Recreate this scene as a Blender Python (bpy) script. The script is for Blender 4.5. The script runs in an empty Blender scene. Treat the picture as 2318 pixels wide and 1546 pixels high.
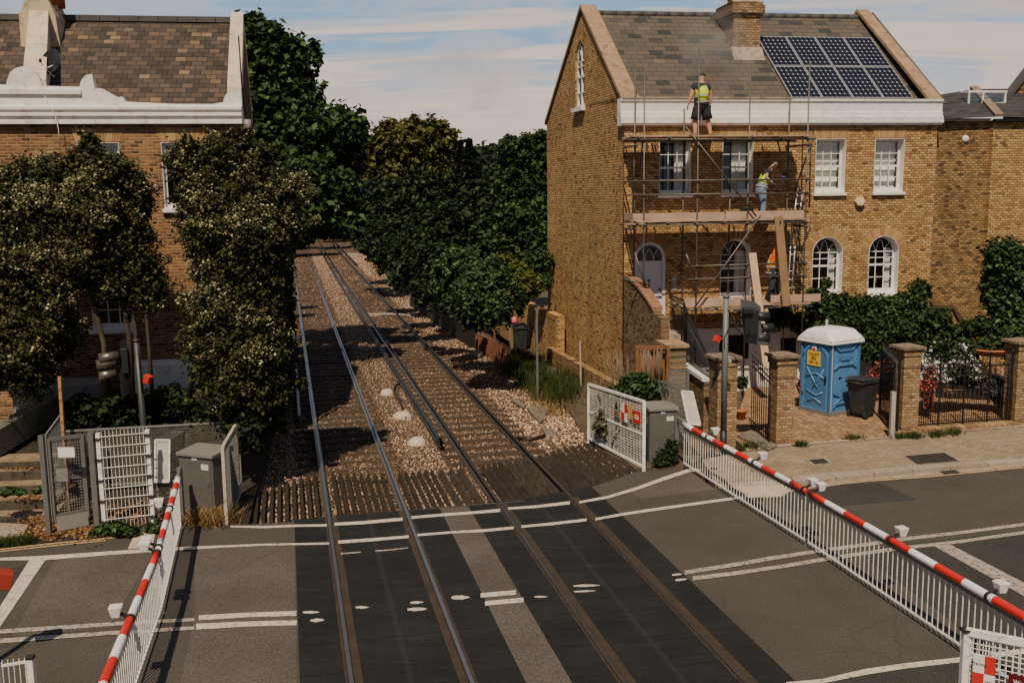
import bpy, bmesh, math, random
import numpy as np
from mathutils import Vector, Matrix
random.seed(7)
R = math.radians
scene = bpy.context.scene
col = scene.collection
# ------------------------------------------------------------------ camera
FPX, PITCH, ROLL, CAMH = 2272.1, 0.14877, 0.0121, 6.23
cp, sp, cr, sr = math.cos(PITCH), math.sin(PITCH), math.cos(ROLL), math.sin(ROLL)
FWD = Vector((0, cp, -sp)); U0 = Vector((0, sp, cp)); R0 = Vector((1, 0, 0))
RT = R0*cr - U0*sr
UP = U0*cr + R0*sr
CAM = Vector((0, 0, CAMH))
cd = bpy.data.cameras.new("camera"); cam = bpy.data.objects.new("camera", cd); col.objects.link(cam)
cam.matrix_world = Matrix(((RT.x, UP.x, -FWD.x, 0), (RT.y, UP.y, -FWD.y, 0), (RT.z, UP.z, -FWD.z, CAMH), (0, 0, 0, 1)))
cd.sensor_width = 36; cd.lens = FPX/2318*36; cd.clip_start = .1; cd.clip_end = 5000
scene.camera = cam

def ray(x, y): return FWD*FPX + RT*(x-1159) + UP*(773-y)
def G(x, y, z=0.0):                      # surveyed point on the level z
    r = ray(x, y); return CAM + r*((z-CAMH)/r.z)
def AT(x, y, Y):                         # surveyed point at distance Y
    r = ray(x, y); return CAM + r*(Y/r.y)
def zabove(P, ytop):                     # height over P at picture row ytop
    k = ray(1159, ytop)
    # iterate: find z so that projection row = ytop
    lo, hi = -2.0, 20.0
    for _ in range(40):
        m = (lo+hi)/2; d = Vector((P[0], P[1], m))-CAM
        yy = 773-FPX*d.dot(UP)/d.dot(FWD)
        if yy > ytop: lo = m
        else: hi = m
    return lo

# ------------------------------------------------------------------ objects
MATS = {}
XF = {}
def tagit(o, label=None, cat=None, group=None, kind=None):
    if label: o['label'] = label
    if cat: o['category'] = cat
    if group: o['group'] = group
    if kind: o['kind'] = kind
    return o
def thing(name, label, cat, loc=(0, 0, 0), rz=0, group=None):
    o = bpy.data.objects.new(name, None); col.objects.link(o); o.empty_display_size = .2
    o.location = loc; o.rotation_euler = (0, 0, rz)
    XF[o.name] = Matrix.Translation(Vector(loc)) @ Matrix.Rotation(rz, 4, 'Z')
    return tagit(o, label, cat, group)

class MB:
    def __init__(s): s.v = []; s.f = []; s.m = []; s.sm = []; s.uv = None
    def add(s, vs, fs, mi=0, smooth=False):
        b = len(s.v); s.v += [tuple(v) for v in vs]
        for f in fs: s.f.append([b+i for i in f]); s.m.append(mi); s.sm.append(smooth)
        return s
    def box(s, c, size, rz=0, mi=0, M=None):
        x, y, z = [k/2 for k in size]; c = Vector(c)
        Rm = M if M is not None else Matrix.Rotation(rz, 3, 'Z')
        vs = [c + Rm @ Vector((a*x, b*y, d*z)) for d in (-1, 1) for b in (-1, 1) for a in (-1, 1)]
        return s.add(vs, [(0, 2, 3, 1), (4, 5, 7, 6), (0, 1, 5, 4), (2, 6, 7, 3), (0, 4, 6, 2), (1, 3, 7, 5)], mi)
    def bb(s, x0, x1, y0, y1, z0, z1, mi=0):
        return s.box(((x0+x1)/2, (y0+y1)/2, (z0+z1)/2), (abs(x1-x0), abs(y1-y0), abs(z1-z0)), 0, mi)
    def bar(s, p, q, w, h=None, mi=0, up=(0, 0, 1)):
        p, q = Vector(p), Vector(q); d = q-p; L = d.length
        if L < 1e-6: return s
        d.normalize(); u = Vector(up)
        if abs(d.dot(u)) > .98: u = Vector((0, 1, 0))
        x = d.cross(u).normalized(); z = x.cross(d)
        M = Matrix((x, d, z)).transposed()
        return s.box((p+q)/2, (w, L, h or w), 0, mi, M)
    def tube(s, pts, r, n=8, mi=0, smooth=True, cap=True):
        pts = [Vector(p) for p in pts]; rs = r if isinstance(r, (list, tuple)) else [r]*len(pts)
        b = len(s.v); prev = None
        for i, p in enumerate(pts):
            d = (pts[min(i+1, len(pts)-1)]-pts[max(i-1, 0)])
            d = d.normalized() if d.length > 1e-9 else Vector((0, 0, 1))
            if prev is None:
                u = Vector((0, 0, 1)) if abs(d.z) < .9 else Vector((1, 0, 0))
                x = d.cross(u).normalized()
            else:
                x = (prev - d*prev.dot(d)).normalized()
            prev = x; y = d.cross(x)
            for k in range(n):
                a = 2*math.pi*k/n
                s.v.append(tuple(p + (x*math.cos(a)+y*math.sin(a))*rs[i]))
        for i in range(len(pts)-1):
            for k in range(n):
                k2 = (k+1) % n
                s.f.append([b+i*n+k, b+i*n+k2, b+(i+1)*n+k2, b+(i+1)*n+k]); s.m.append(mi); s.sm.append(smooth)
        if cap:
            s.f.append([b+k for k in range(n)][::-1]); s.m.append(mi); s.sm.append(False)
            e = b+(len(pts)-1)*n
            s.f.append([e+k for k in range(n)]); s.m.append(mi); s.sm.append(False)
        return s
    def prism(s, poly, ext, mi=0):       # poly: list of 3D points, ext: vector
        n = len(poly); e = Vector(ext); P = [Vector(p) for p in poly]
        vs = P + [p+e for p in P]
        fs = [tuple(range(n))[::-1], tuple(range(n, 2*n))] + [(i, (i+1) % n, n+(i+1) % n, n+i) for i in range(n)]
        return s.add(vs, fs, mi)
    def poly(s, pts, mi=0): return s.add(pts, [tuple(range(len(pts)))], mi)
    def lathe(s, prof, c=(0, 0, 0), n=16, mi=0, axis='Z', smooth=True):
        b = len(s.v); c = Vector(c)
        for (r, z) in prof:
            for k in range(n):
                a = 2*math.pi*k/n
                p = Vector((r*math.cos(a), r*math.sin(a), z))
                if axis == 'Y': p = Vector((p.x, p.z, p.y))
                if axis == 'X': p = Vector((p.z, p.x, p.y))
                s.v.append(tuple(c+p))
        for i in range(len(prof)-1):
            for k in range(n):
                k2 = (k+1) % n
                s.f.append([b+i*n+k, b+i*n+k2, b+(i+1)*n+k2, b+(i+1)*n+k]); s.m.append(mi); s.sm.append(smooth)
        for i, rev in ((0, 1), (len(prof)-1, 0)):
            if prof[i][0] > 1e-4:
                f = [b+i*n+k for k in range(n)]; s.f.append(f[::-1] if rev else f); s.m.append(mi); s.sm.append(False)
        return s
    def build(s, name, mat, parent=None, world=False, fixn=True, origin=None):
        me = bpy.data.meshes.new(name)
        vs = s.v
        o = bpy.data.objects.new(name, me)
        if parent is not None and world:
            I = XF[parent.name].inverted(); vs = [tuple(I @ Vector(v)) for v in vs]
        if parent is None:
            A = np.array(vs)
            org = Vector(origin) if origin is not None else Vector((float(A[:, 0].min()+A[:, 0].max())/2, float(A[:, 1].min()+A[:, 1].max())/2, float(A[:, 2].min())))
            vs = [tuple(A_) for A_ in (A-np.array(org))]
            o.location = org; XF[o.name] = Matrix.Translation(org)
        else:
            o.parent = parent
            XF[o.name] = XF[parent.name].copy()
        me.from_pydata(vs, [], s.f)
        mats = mat if isinstance(mat, (list, tuple)) else [mat]
        for m in mats: me.materials.append(m)
        me.polygons.foreach_set('material_index', s.m)
        me.polygons.foreach_set('use_smooth', s.sm)
        if fixn:
            bm = bmesh.new(); bm.from_mesh(me); bmesh.ops.recalc_face_normals(bm, faces=bm.faces); bm.to_mesh(me); bm.free()
        me.update()
        col.objects.link(o)
        XF[o.name] = XF.pop(o.name) if o.name in XF else XF.get(name)
        return o
def solo(name, mb, mat, label, cat, group=None, **k):
    return tagit(mb.build(name, mat, None, **k), label, cat, group)
def struct(name, mb, mat, **k):
    return tagit(mb.build(name, mat, None, **k), kind='structure')
def bevel(o, w=.01, seg=2, ang=30):
    m = o.modifiers.new('bevel', 'BEVEL'); m.width = w; m.segments = seg; m.limit_method = 'ANGLE'; m.angle_limit = R(ang); return o
def copy_tree(o, parent=None, label=None):
    c = o.copy(); col.objects.link(c); c.parent = parent
    if label: c['label'] = label
    for ch in list(o.children): copy_tree(ch, c)
    return c
def link_arr(name, V, F4, mats, midx=None, parent=None, loc=None, smooth=False):   # numpy quad mesh
    me = bpy.data.meshes.new(name)
    V = np.asarray(V, dtype=np.float32); F4 = np.asarray(F4, dtype=np.int32)
    org = np.array(loc if loc is not None else (0, 0, 0), dtype=np.float32)
    V = V-org
    me.vertices.add(len(V)); me.vertices.foreach_set('co', V.ravel())
    k = F4.shape[1]
    me.loops.add(F4.size); me.loops.foreach_set('vertex_index', F4.ravel())
    me.polygons.add(len(F4)); me.polygons.foreach_set('loop_start', np.arange(len(F4), dtype=np.int32)*k)
    me.polygons.foreach_set('loop_total', np.full(len(F4), k, dtype=np.int32))
    for m in (mats if isinstance(mats, (list, tuple)) else [mats]): me.materials.append(m)
    if midx is not None: me.polygons.foreach_set('material_index', np.asarray(midx, dtype=np.int32))
    if smooth: me.polygons.foreach_set('use_smooth', np.ones(len(F4), dtype=bool))
    me.update(calc_edges=True)
    o = bpy.data.objects.new(name, me); col.objects.link(o)
    if parent is not None: o.parent = parent
    else: o.location = [float(a) for a in org]
    return o

# ------------------------------------------------------------------ node helpers
class NT:
    def __init__(s, name):
        s.mat = bpy.data.materials.new(name); s.mat.use_nodes = True
        s.t = s.mat.node_tree; s.t.nodes.clear()
        s.out = s.n('ShaderNodeOutputMaterial'); s.b = s.n('ShaderNodeBsdfPrincipled')
        s.l(s.b.outputs[0], s.out.inputs[0])
    def n(s, typ, **k):
        x = s.t.nodes.new(typ)
        for a, b in k.items(): setattr(x, a, b)
        return x
    def l(s, a, b): s.t.links.new(a, b)
    def val(s, sock, v):
        if hasattr(v, 'is_linked') or isinstance(v, bpy.types.NodeSocket): s.l(v, sock)
        else: sock.default_value = v
    def math(s, op, a, b=None, c=None):
        x = s.n('ShaderNodeMath', operation=op); s.val(x.inputs[0], a)
        if b is not None: s.val(x.inputs[1], b)
        if c is not None: s.val(x.inputs[2], c)
        return x.outputs[0]
    def coord(s, kind='Object'): return s.n('ShaderNodeTexCoord').outputs[kind]
    def worldpos(s): return s.n('ShaderNodeNewGeometry').outputs['Position']
    def sep(s, v): x = s.n('ShaderNodeSeparateXYZ'); s.l(v, x.inputs[0]); return x.outputs
    def comb(s, x, y, z=0.0):
        c = s.n('ShaderNodeCombineXYZ')
        for i, k in enumerate((x, y, z)): s.val(c.inputs[i], k)
        return c.outputs[0]
    def noise(s, v, scale, detail=4, rough=.55, dist=0.0, out='Fac'):
        x = s.n('ShaderNodeTexNoise'); s.l(v, x.inputs['Vector']); x.inputs['Scale'].default_value = scale
        x.inputs['Detail'].default_value = detail; x.inputs['Roughness'].default_value = rough; x.inputs['Distortion'].default_value = dist
        return x.outputs[out]
    def voro(s, v, scale, feature='F1', out='Distance', rnd=1.0):
        x = s.n('ShaderNodeTexVoronoi', feature=feature); s.l(v, x.inputs['Vector']); x.inputs['Scale'].default_value = scale
        x.inputs['Randomness'].default_value = rnd
        return x.outputs[out]
    def white(s, v, out='Value'):
        x = s.n('ShaderNodeTexWhiteNoise', noise_dimensions='3D'); s.l(v, x.inputs['Vector']); return x.outputs[out]
    def ramp(s, fac, stops, interp='LINEAR'):
        x = s.n('ShaderNodeValToRGB'); s.l(fac, x.inputs[0]); cr_ = x.color_ramp; cr_.interpolation = interp
        while len(cr_.elements) < len(stops): cr_.elements.new(.5)
        for e, (p, c) in zip(cr_.elements, stops):
            e.position = p; e.color = (c[0], c[1], c[2], 1) if isinstance(c, (tuple, list)) else (c, c, c, 1)
        return x.outputs[0]
    def mix(s, fac, a, b, mode='MIX'):
        x = s.n('ShaderNodeMix', data_type='RGBA', blend_type=mode)
        s.val(x.inputs[0], fac)
        for sock, v in ((x.inputs[6], a), (x.inputs[7], b)):
            if isinstance(v, (tuple, list)): sock.default_value = (v[0], v[1], v[2], 1)
            else: s.l(v, sock)
        return x.outputs[2]
    def mapr(s, v, a, b, c, d):
        x = s.n('ShaderNodeMapRange'); s.l(v, x.inputs[0])
        for i, k in enumerate((a, b, c, d)): x.inputs[i+1].default_value = k
        return x.outputs[0]
    def bump(s, h, strength=.3, dist=.01, prev=None):
        x = s.n('ShaderNodeBump'); x.inputs['Strength'].default_value = strength; x.inputs['Distance'].default_value = dist
        s.l(h, x.inputs['Height'])
        if prev is not None: s.l(prev, x.inputs['Normal'])
        s.l(x.outputs[0], s.b.inputs['Normal']); return x.outputs[0]
    def base(s, v):
        if isinstance(v, (tuple, list)): s.b.inputs['Base Color'].default_value = (v[0], v[1], v[2], 1)
        else: s.l(v, s.b.inputs['Base Color'])
    def rough(s, v): s.val(s.b.inputs['Roughness'], v)
    def set(s, **k):
        for a, b in k.items(): s.b.inputs[a.replace('_', ' ')].default_value = b

def plain(name, c, rough=.6, var=.25, scale=3.0, metal=0.0, bump=.15, dirt=None, fine=40, spec=.5):
    """weathered plain surface: cloudy colour variation, fine grain and optional dirt"""
    t = NT(name); P = t.coord()
    n1 = t.noise(P, scale, 5); n2 = t.noise(P, fine, 3)
    c0 = tuple(x*(1-var) for x in c); c1 = tuple(min(1, x*(1+var)) for x in c)
    k = t.ramp(n1, [(.3, c0), (.7, c1)])
    k = t.mix(.35, k, t.ramp(n2, [(.3, c0), (.7, c1)]))
    if dirt is not None:
        d = t.ramp(t.noise(P, scale*1.7, 8, .7, .5), [(.5, 0.0), (.68, 1.0)])
        k = t.mix(d, k, dirt)
    t.base(k); t.rough(rough); t.set(Metallic=metal); t.b.inputs['Specular IOR Level'].default_value = spec
    if bump: t.bump(n2, bump, .01)
    return t.mat

def cells(t, ax, w, h, mortar, off=.5, jit=0.0):
    """brick / tile / slab cells. ax = (u socket, v socket). returns random value, mortar mask, per-row socket"""
    u, v = ax
    vr = t.math('DIVIDE', v, h); row = t.math('FLOOR', vr)
    sh = t.math('MULTIPLY', t.math('MODULO', t.math('ADD', row, 1000.0), 2.0), off)
    if jit:
        sh = t.math('ADD', sh, t.math('MULTIPLY', t.white(t.comb(row, 3.3, 1.1)), jit))
    ur = t.math('ADD', t.math('DIVIDE', u, w), sh); colm = t.math('FLOOR', ur)
    rnd = t.n('ShaderNodeTexWhiteNoise', noise_dimensions='3D'); t.l(t.comb(colm, row, 0.5), rnd.inputs['Vector'])
    fu = t.math('SUBTRACT', ur, colm); fv = t.math('SUBTRACT', vr, row)
    du = t.math('MULTIPLY', t.math('MINIMUM', fu, t.math('SUBTRACT', 1.0, fu)), w)
    dv = t.math('MULTIPLY', t.math('MINIMUM', fv, t.math('SUBTRACT', 1.0, fv)), h)
    d = t.math('MINIMUM', du, dv)
    mask = t.mapr(d, mortar*.35, mortar*.75, 0.0, 1.0)   # 1 on the unit, 0 in the joint
    return rnd, mask, fv, fu

def brick(name, ax='xz', stops=None, mortar_c=(.17, .115, .065), w=.172, h=.075, mort=.017, grime=.5, bs=.8, dark=(.05, .035, .025)):
    t = NT(name); P = t.coord(); s = t.sep(P)
    wob = t.noise(P, 1.4, 2)
    u = {'xz': s[0], 'yz': s[1], 'xy': s[0], 'yx': s[1]}[ax]; v = {'xz': s[2], 'yz': s[2], 'xy': s[1], 'yx': s[0]}[ax]
    v = t.math('ADD', v, t.math('MULTIPLY', t.math('SUBTRACT', wob, .5), .03))
    rnd, mask, fv, fu = cells(t, (u, v), w, h, mort, .5, .12)
    stops = stops or [(0, (.10, .048, .02)), (.10, (.24, .125, .045)), (.35, (.34, .19, .075)), (.6, (.40, .235, .10)), (.85, (.47, .30, .145)), (1, (.30, .13, .055))]
    c = t.ramp(rnd.outputs['Value'], stops)
    c = t.mix(.7, c, t.ramp(t.noise(P, 34, 4, .7), [(.3, .12), (.7, .95)]), 'OVERLAY')
    big = t.ramp(t.noise(P, .8, 6, .65), [(.3, .55), (.65, 1.05)])
    c = t.mix(grime, c, big, 'MULTIPLY')
    ms = t.n('ShaderNodeMapping'); t.l(P, ms.inputs[0]); ms.inputs['Scale'].default_value = (2.6, 2.6, .28)
    c = t.mix(.28, c, t.ramp(t.noise(ms.outputs[0], 1.0, 6, .65, .3), [(.32, .42), (.6, 1.05)]), 'MULTIPLY')
    c = t.mix(mask, mortar_c, c)
    # soot patches
    so = t.ramp(t.noise(P, 1.3, 9, .78, .6), [(.55, 0.0), (.78, .6)])
    c = t.mix(so, c, dark)
    t.base(c); t.rough(.9); t.b.inputs['Specular IOR Level'].default_value = .2
    hgt = t.math('ADD', mask, t.math('MULTIPLY', t.noise(P, 45, 4), .9))
    hgt = t.math('ADD', hgt, t.math('MULTIPLY', rnd.outputs['Value'], .6))
    t.bump(hgt, bs, .02)
    return t.mat

def tiles(name, stops, w, h, ax='xy', gap=.008, rough=.75, moss=None, bs=.8):
    """roof covering: local x along the ridge, y up the slope"""
    t = NT(name); P = t.coord('UV'); s = t.sep(P)
    rnd, mask, fv, fu = cells(t, (s[0], s[1]), w, h, gap, .5, .1)
    c = t.ramp(rnd.outputs['Value'], stops)
    c = t.mix(.45, c, t.ramp(t.noise(P, 26, 5, .7), [(.3, .2), (.7, .95)]), 'OVERLAY')
    if moss: c = t.mix(t.ramp(t.noise(P, 3.5, 8, .75), [(.52, 0.0), (.7, .8)]), c, moss)
    c = t.mix(t.mapr(fv, 0, .16, .35, 1.0), (.012, .010, .009), c)
    c = t.mix(mask, (.012, .010, .009), c)
    t.base(c); t.rough(rough); t.b.inputs['Specular IOR Level'].default_value = .35
    hg = t.math('ADD', t.math('MULTIPLY', t.math('SUBTRACT', 1.0, fv), 1.0), t.math('MULTIPLY', rnd.outputs['Value'], .5))
    hg = t.math('ADD', hg, t.math('MULTIPLY', mask, .4))
    hg = t.math('ADD', hg, t.math('MULTIPLY', t.noise(P, 40, 3), .25))
    t.bump(hg, bs, .02)
    return t.mat
def set_uv(o, fn):
    me = o.data; uv = me.uv_layers.new(name='uv')
    for l in me.loops: uv.data[l.index].uv = fn(me.vertices[l.vertex_index].co)

def leafmat(name, c, c2=None, var=.5, trans=.25, rough=.45):
    t = NT(name)
    r = t.n('ShaderNodeNewGeometry').outputs['Random Per Island']
    c2 = c2 or tuple(min(1, x*1.7) for x in c)
    c0 = tuple(x*(1-var) for x in c)
    k = t.ramp(r, [(0, c0), (.55, c), (1, c2)])
    big = t.noise(t.coord(), .9, 3)
    k = t.mix(.6, k, t.ramp(big, [(.3, .45), (.7, 1.15)]), 'MULTIPLY')
    t.base(k); t.rough(max(rough, .55)); t.b.inputs['Specular IOR Level'].default_value = .18
    tr = t.n('ShaderNodeBsdfTranslucent'); t.l(k, tr.inputs[0])
    m = t.n('ShaderNodeMixShader'); m.inputs[0].default_value = trans
    t.l(t.b.outputs[0], m.inputs[1]); t.l(tr.outputs[0], m.inputs[2]); t.l(m.outputs[0], t.out.inputs[0])
    return t.mat
def glass(name, c=(.02, .025, .03), rough=.05):
    t = NT(name); P = t.coord()
    t.base(t.ramp(t.noise(P, 2.2, 3), [(.35, tuple(x*.5 for x in c)), (.7, tuple(x*1.8 for x in c))])); t.rough(rough)
    t.b.inputs['Specular IOR Level'].default_value = .8
    t.bump(t.noise(P, 3.0, 2), .05, .02)
    return t.mat
# ------------------------------------------------------------------ light, sky
SUN_AZ, SUN_EL = 11.0, 54.0          # direction the light travels to / elevation
w = bpy.data.worlds.new("World"); scene.world = w; w.use_nodes = True
nt = w.node_tree; nt.nodes.clear()
class WT(NT):
    def __init__(s, tree): s.t = tree
W = WT(nt)
out = W.n('ShaderNodeOutputWorld'); bg = W.n('ShaderNodeBackground'); W.l(bg.outputs[0], out.inputs[0])
sky = W.n('ShaderNodeTexSky', sky_type='NISHITA'); sky.sun_disc = False
sky.sun_elevation = R(SUN_EL); sky.sun_rotation = R(180+SUN_AZ); sky.air_density = 1.0; sky.dust_density = 1.2; sky.ozone_density = 1.6
Dv = W.n('ShaderNodeTexCoord').outputs['Generated']; s3 = W.sep(Dv)
zc = W.math('MAXIMUM', s3[2], 0.02)
pu = W.math('DIVIDE', s3[0], W.math('ADD', zc, .12)); pv = W.math('DIVIDE', s3[1], W.math('ADD', zc, .12))
cl = W.comb(pu, W.math('MULTIPLY', pv, 1.0), 0)
mp = W.n('ShaderNodeMapping'); W.l(cl, mp.inputs[0]); mp.inputs['Scale'].default_value = (.50, 2.9, 1); mp.inputs['Rotation'].default_value = (0, 0, R(-7)); mp.inputs['Location'].default_value = (3.4, .6, 0)
streak = W.noise(mp.outputs[0], 1.15, 7, .55, .7)
m2 = W.n('ShaderNodeMapping'); W.l(Dv, m2.inputs[0]); m2.inputs['Scale'].default_value = (3.2, 3.2, 9.5); m2.inputs['Location'].default_value = (1.3, .2, .35)
puff = W.noise(m2.outputs[0], 1.5, 7, .58, .3)
low = W.mapr(s3[2], .055, .135, 1.0, 0.0)                      # haze bank towards the horizon
cov1 = W.ramp(streak, [(.48, 0.0), (.585, 1.0)])
cov2 = W.ramp(puff, [(.47, 0.0), (.57, .95)])
cov = W.math('MAXIMUM', W.math('MULTIPLY', cov1, .92), W.math('MULTIPLY', cov2, W.mapr(s3[0], -.05, .3, .5, 1.0)))
cov = W.math('MINIMUM', W.math('ADD', cov, W.math('MULTIPLY', low, 1.0)), 1.0)
ccol = W.ramp(puff, [(.32, (10.4, 8.6, 7.5)), (.50, (12.2, 9.9, 8.3)), (.64, (8.4, 7.3, 6.9))])
ccol_n = nt.nodes[-1]
SKYV = (4.5, 7.2, 10.2)
skc = W.mix(.8, sky.outputs[0], SKYV)
fin = W.mix(cov, skc, ccol)
# cloud bank kept low in the north; unseen sky elsewhere dimmed to weaken fill
vis = W.math('MULTIPLY', W.mapr(s3[2], .22, .42, 1.0, 0.0), W.mapr(s3[1], -.1, .45, 0.0, 1.0))
clear = W.mix(.55, sky.outputs[0], (1.9, 2.3, 3.2))
fin = W.mix(vis, clear, fin)
W.l(fin, bg.inputs[0]); bg.inputs[1].default_value = .076
sl = bpy.data.lights.new("sun", 'SUN'); so = bpy.data.objects.new("sun", sl); col.objects.link(so)
sl.energy = 5.0; sl.angle = R(.55); sl.color = (1.0, .86, .65)
dsun = Vector((math.sin(R(SUN_AZ))*math.cos(R(SUN_EL)), math.cos(R(SUN_AZ))*math.cos(R(SUN_EL)), -math.sin(R(SUN_EL))))
so.rotation_euler = dsun.to_track_quat('-Z', 'Y').to_euler(); so.location = (-10, -30, 60)

# ------------------------------------------------------------------ track geometry
TA = -0.2190
td = Vector((math.sin(TA), math.cos(TA), 0)); tn = Vector((math.cos(TA), -math.sin(TA), 0))
OFF = [0.5693, 0.5693+1.505, 0.5693+1.505+1.888, 0.5693+3.01+1.888]
def T(s, off, z=0.0):
    q = s/50.0; o = off - .052*q*q*1.0 + .0301*q**3
    return td*s + tn*o + Vector((0, 0, z))
def TC(P): return P.dot(td), P.dot(tn)

# ------------------------------------------------------------------ ground materials
def asphalt(name, c, var=.18, crack=True, patch=.0, sp=1.0):
    t = NT(name); P = t.worldpos()
    big = t.noise(P, .55, 6, .6)
    k = t.ramp(big, [(.3, tuple(x*(1-var) for x in c)), (.7, tuple(x*(1+var) for x in c))])
    g = t.noise(P, 55, 2, .7)
    k = t.mix(.8, k, t.ramp(g, [(.3, .12), (.72, .85)]), 'OVERLAY')
    st = t.voro(P, 34); k = t.mix(t.ramp(st, [(.07, .42*sp), (.16, 0.0)]), k, tuple(min(1, x*3.2) for x in c))
    if crack:
        v = t.voro(t.mix(.12, P, t.noise(P, 2.5, 4, .6, 0, 'Color')), .42, 'DISTANCE_TO_EDGE')
        k = t.mix(t.ramp(v, [(0, .30), (.005, 0.0)]), k, tuple(x*.35 for x in c))
    stn = t.ramp(t.noise(P, 1.7, 7, .7, .8), [(.55, 0.0), (.75, .35)]); k = t.mix(stn, k, tuple(x*.6 for x in c))
    t.base(k); t.rough(.93); t.b.inputs['Specular IOR Level'].default_value = .25
    t.bump(t.math('ADD', g, t.math('MULTIPLY', st, .8)), .35, .012); return t.mat
M_ASPH = asphalt('asphalt', (.072, .062, .050))
M_ASPH_PALE = asphalt('asphalt_pale', (.096, .080, .064))
M_ASPH_NEW = asphalt('asphalt_new', (.046, .041, .035), crack=False)
M_PANEL = None
def panelmat():
    t = NT('crossing_panel'); P = t.worldpos(); g = t.noise(P, 60, 2, .7)
    # rubberised deck: fine ribs across the track, scuffed pale along the middle
    s = t.sep(P)
    u = t.math('ADD', t.math('MULTIPLY', s[0], td.x), t.math('MULTIPLY', s[1], td.y))
    k = t.ramp(t.noise(P, .9, 6, .65), [(.3, (.010, .0105, .010)), (.7, (.020, .020, .018))])
    k = t.mix(.5, k, t.ramp(g, [(.3, .15), (.75, .85)]), 'OVERLAY')
    o_ = t.math('ADD', t.math('MULTIPLY', s[0], tn.x), t.math('MULTIPLY', s[1], tn.y))
    mw = t.n('ShaderNodeMapping'); t.l(P, mw.inputs[0]); mw.inputs['Rotation'].default_value = (0, 0, R(-10)); mw.inputs['Scale'].default_value = (.25, 1.6, 1)
    k = t.mix(t.ramp(t.noise(mw.outputs[0], 1.3, 6, .65, .4), [(.45, 0.0), (.75, .35)]), k, (.034, .031, .027))
    for c_ in (OFF[0]+.75, OFF[2]+.75):
        dr_ = t.math('ABSOLUTE', t.math('SUBTRACT', o_, c_)); k = t.mix(t.math('MULTIPLY', t.mapr(dr_, .01, .06, .28, 0.0), t.noise(P, 7, 6, .85)), k, (.07, .06, .048))
    fr = t.math('FRACT', t.math('DIVIDE', u, .9)); k = t.mix(t.ramp(fr, [(0, .8), (.035, 0.0)]), k, (.006, .006, .006))
    st = t.voro(P, 26); k = t.mix(t.ramp(st, [(.05, .35), (.1, 0.0)]), k, (.10, .085, .07))
    m = t.n('ShaderNodeMapping'); t.l(P, m.inputs[0]); m.inputs['Rotation'].default_value = (0, 0, -TA*0); m.inputs['Scale'].default_value = (.5, 6, 1)
    k = t.mix(t.ramp(t.noise(m.outputs[0], 1.2, 5, .7), [(.6, 0.0), (.72, .25)]), k, (.07, .06, .05))
    t.base(k); t.rough(.8); t.b.inputs['Specular IOR Level'].default_value = .25; t.bump(g, .3, .01); return t.mat
M_PANEL = panelmat()
def paint(name, c=(.72, .64, .55), wear=.5, rub=(.07, .06, .05)):
    t = NT(name); P = t.worldpos()
    k = t.ramp(t.noise(P, 4, 5, .6), [(.3, tuple(x*.72 for x in c)), (.7, c)])
    n = t.noise(P, 14, 8, .8, .3); k = t.mix(t.ramp(n, [(.62-wear*.22, 0.0), (.70-wear*.2, .85)]), k, rub)
    t.base(k); t.rough(.75); t.bump(t.noise(P, 60, 2), .2, .01); return t.mat
M_PAINT = paint('road_paint', (.66, .55, .44), .42, (.10, .085, .07))
M_PAINT_OLD = paint('road_paint_old', (.48, .39, .32), .62)
M_YEL = paint('yellow_paint', (.52, .33, .17), .5)

def ballastmat():
    t = NT('ballast'); P = t.worldpos()
    v = t.n('ShaderNodeTexVoronoi'); t.l(P, v.inputs['Vector']); v.inputs['Scale'].default_value = 21
    r = t.white(v.outputs['Color'])
    k = t.ramp(r, [(0, (.10, .056, .034)), (.35, (.30, .185, .115)), (.7, (.48, .32, .21)), (1, (.68, .50, .37))])
    k = t.mix(t.ramp(v.outputs['Distance'], [(.3, 0.0), (.6, .9)]), k, (.015, .009, .006))
    big = t.ramp(t.noise(P, .5, 5, .6), [(.3, .55), (.7, 1.1)]); k = t.mix(.8, k, big, 'MULTIPLY')
    # rusty oily band under each pair of rails
    sx = t.sep(P); oo = t.math('ADD', t.math('MULTIPLY', sx[0], tn.x), t.math('MULTIPLY', sx[1], tn.y))
    oo = t.math('ADD', oo, t.math('MULTIPLY', t.math('SUBTRACT', t.noise(P, 1.6, 4), .5), .5))
    for (ca, hw, dk) in ((OFF[0]+.75, 1.15, .70), (OFF[2]+.75, 1.05, .88)):
        dd = t.math('ABSOLUTE', t.math('SUBTRACT', oo, ca)); k = t.mix(t.mapr(dd, hw-.15, hw+.2, 1-dk, 0.0), k, (.045, .027, .015))
    t.base(k); t.rough(.95); t.b.inputs['Specular IOR Level'].default_value = .2
    hh = t.math('ADD', t.math('SUBTRACT', 1.0, v.outputs['Distance']), t.math('MULTIPLY', r, .7)); t.bump(hh, 1.0, .05); return t.mat
M_BALLAST = ballastmat()
def soilmat(name, c1, c2, c3, sc=3):
    t = NT(name); P = t.worldpos()
    k = t.ramp(t.noise(P, sc, 8, .7, .4), [(.3, c1), (.55, c2), (.75, c3)])
    k = t.mix(.6, k, t.ramp(t.noise(P, 30, 4, .7), [(.3, .1), (.7, .9)]), 'OVERLAY')
    t.base(k); t.rough(.97); t.bump(t.noise(P, 22, 6, .7), .9, .05); return t.mat
M_SOIL = soilmat('soil', (.012, .010, .006), (.035, .025, .014), (.06, .045, .022))
M_GARDEN = soilmat('garden_soil', (.05, .035, .02), (.11, .075, .045), (.17, .12, .075))
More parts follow.
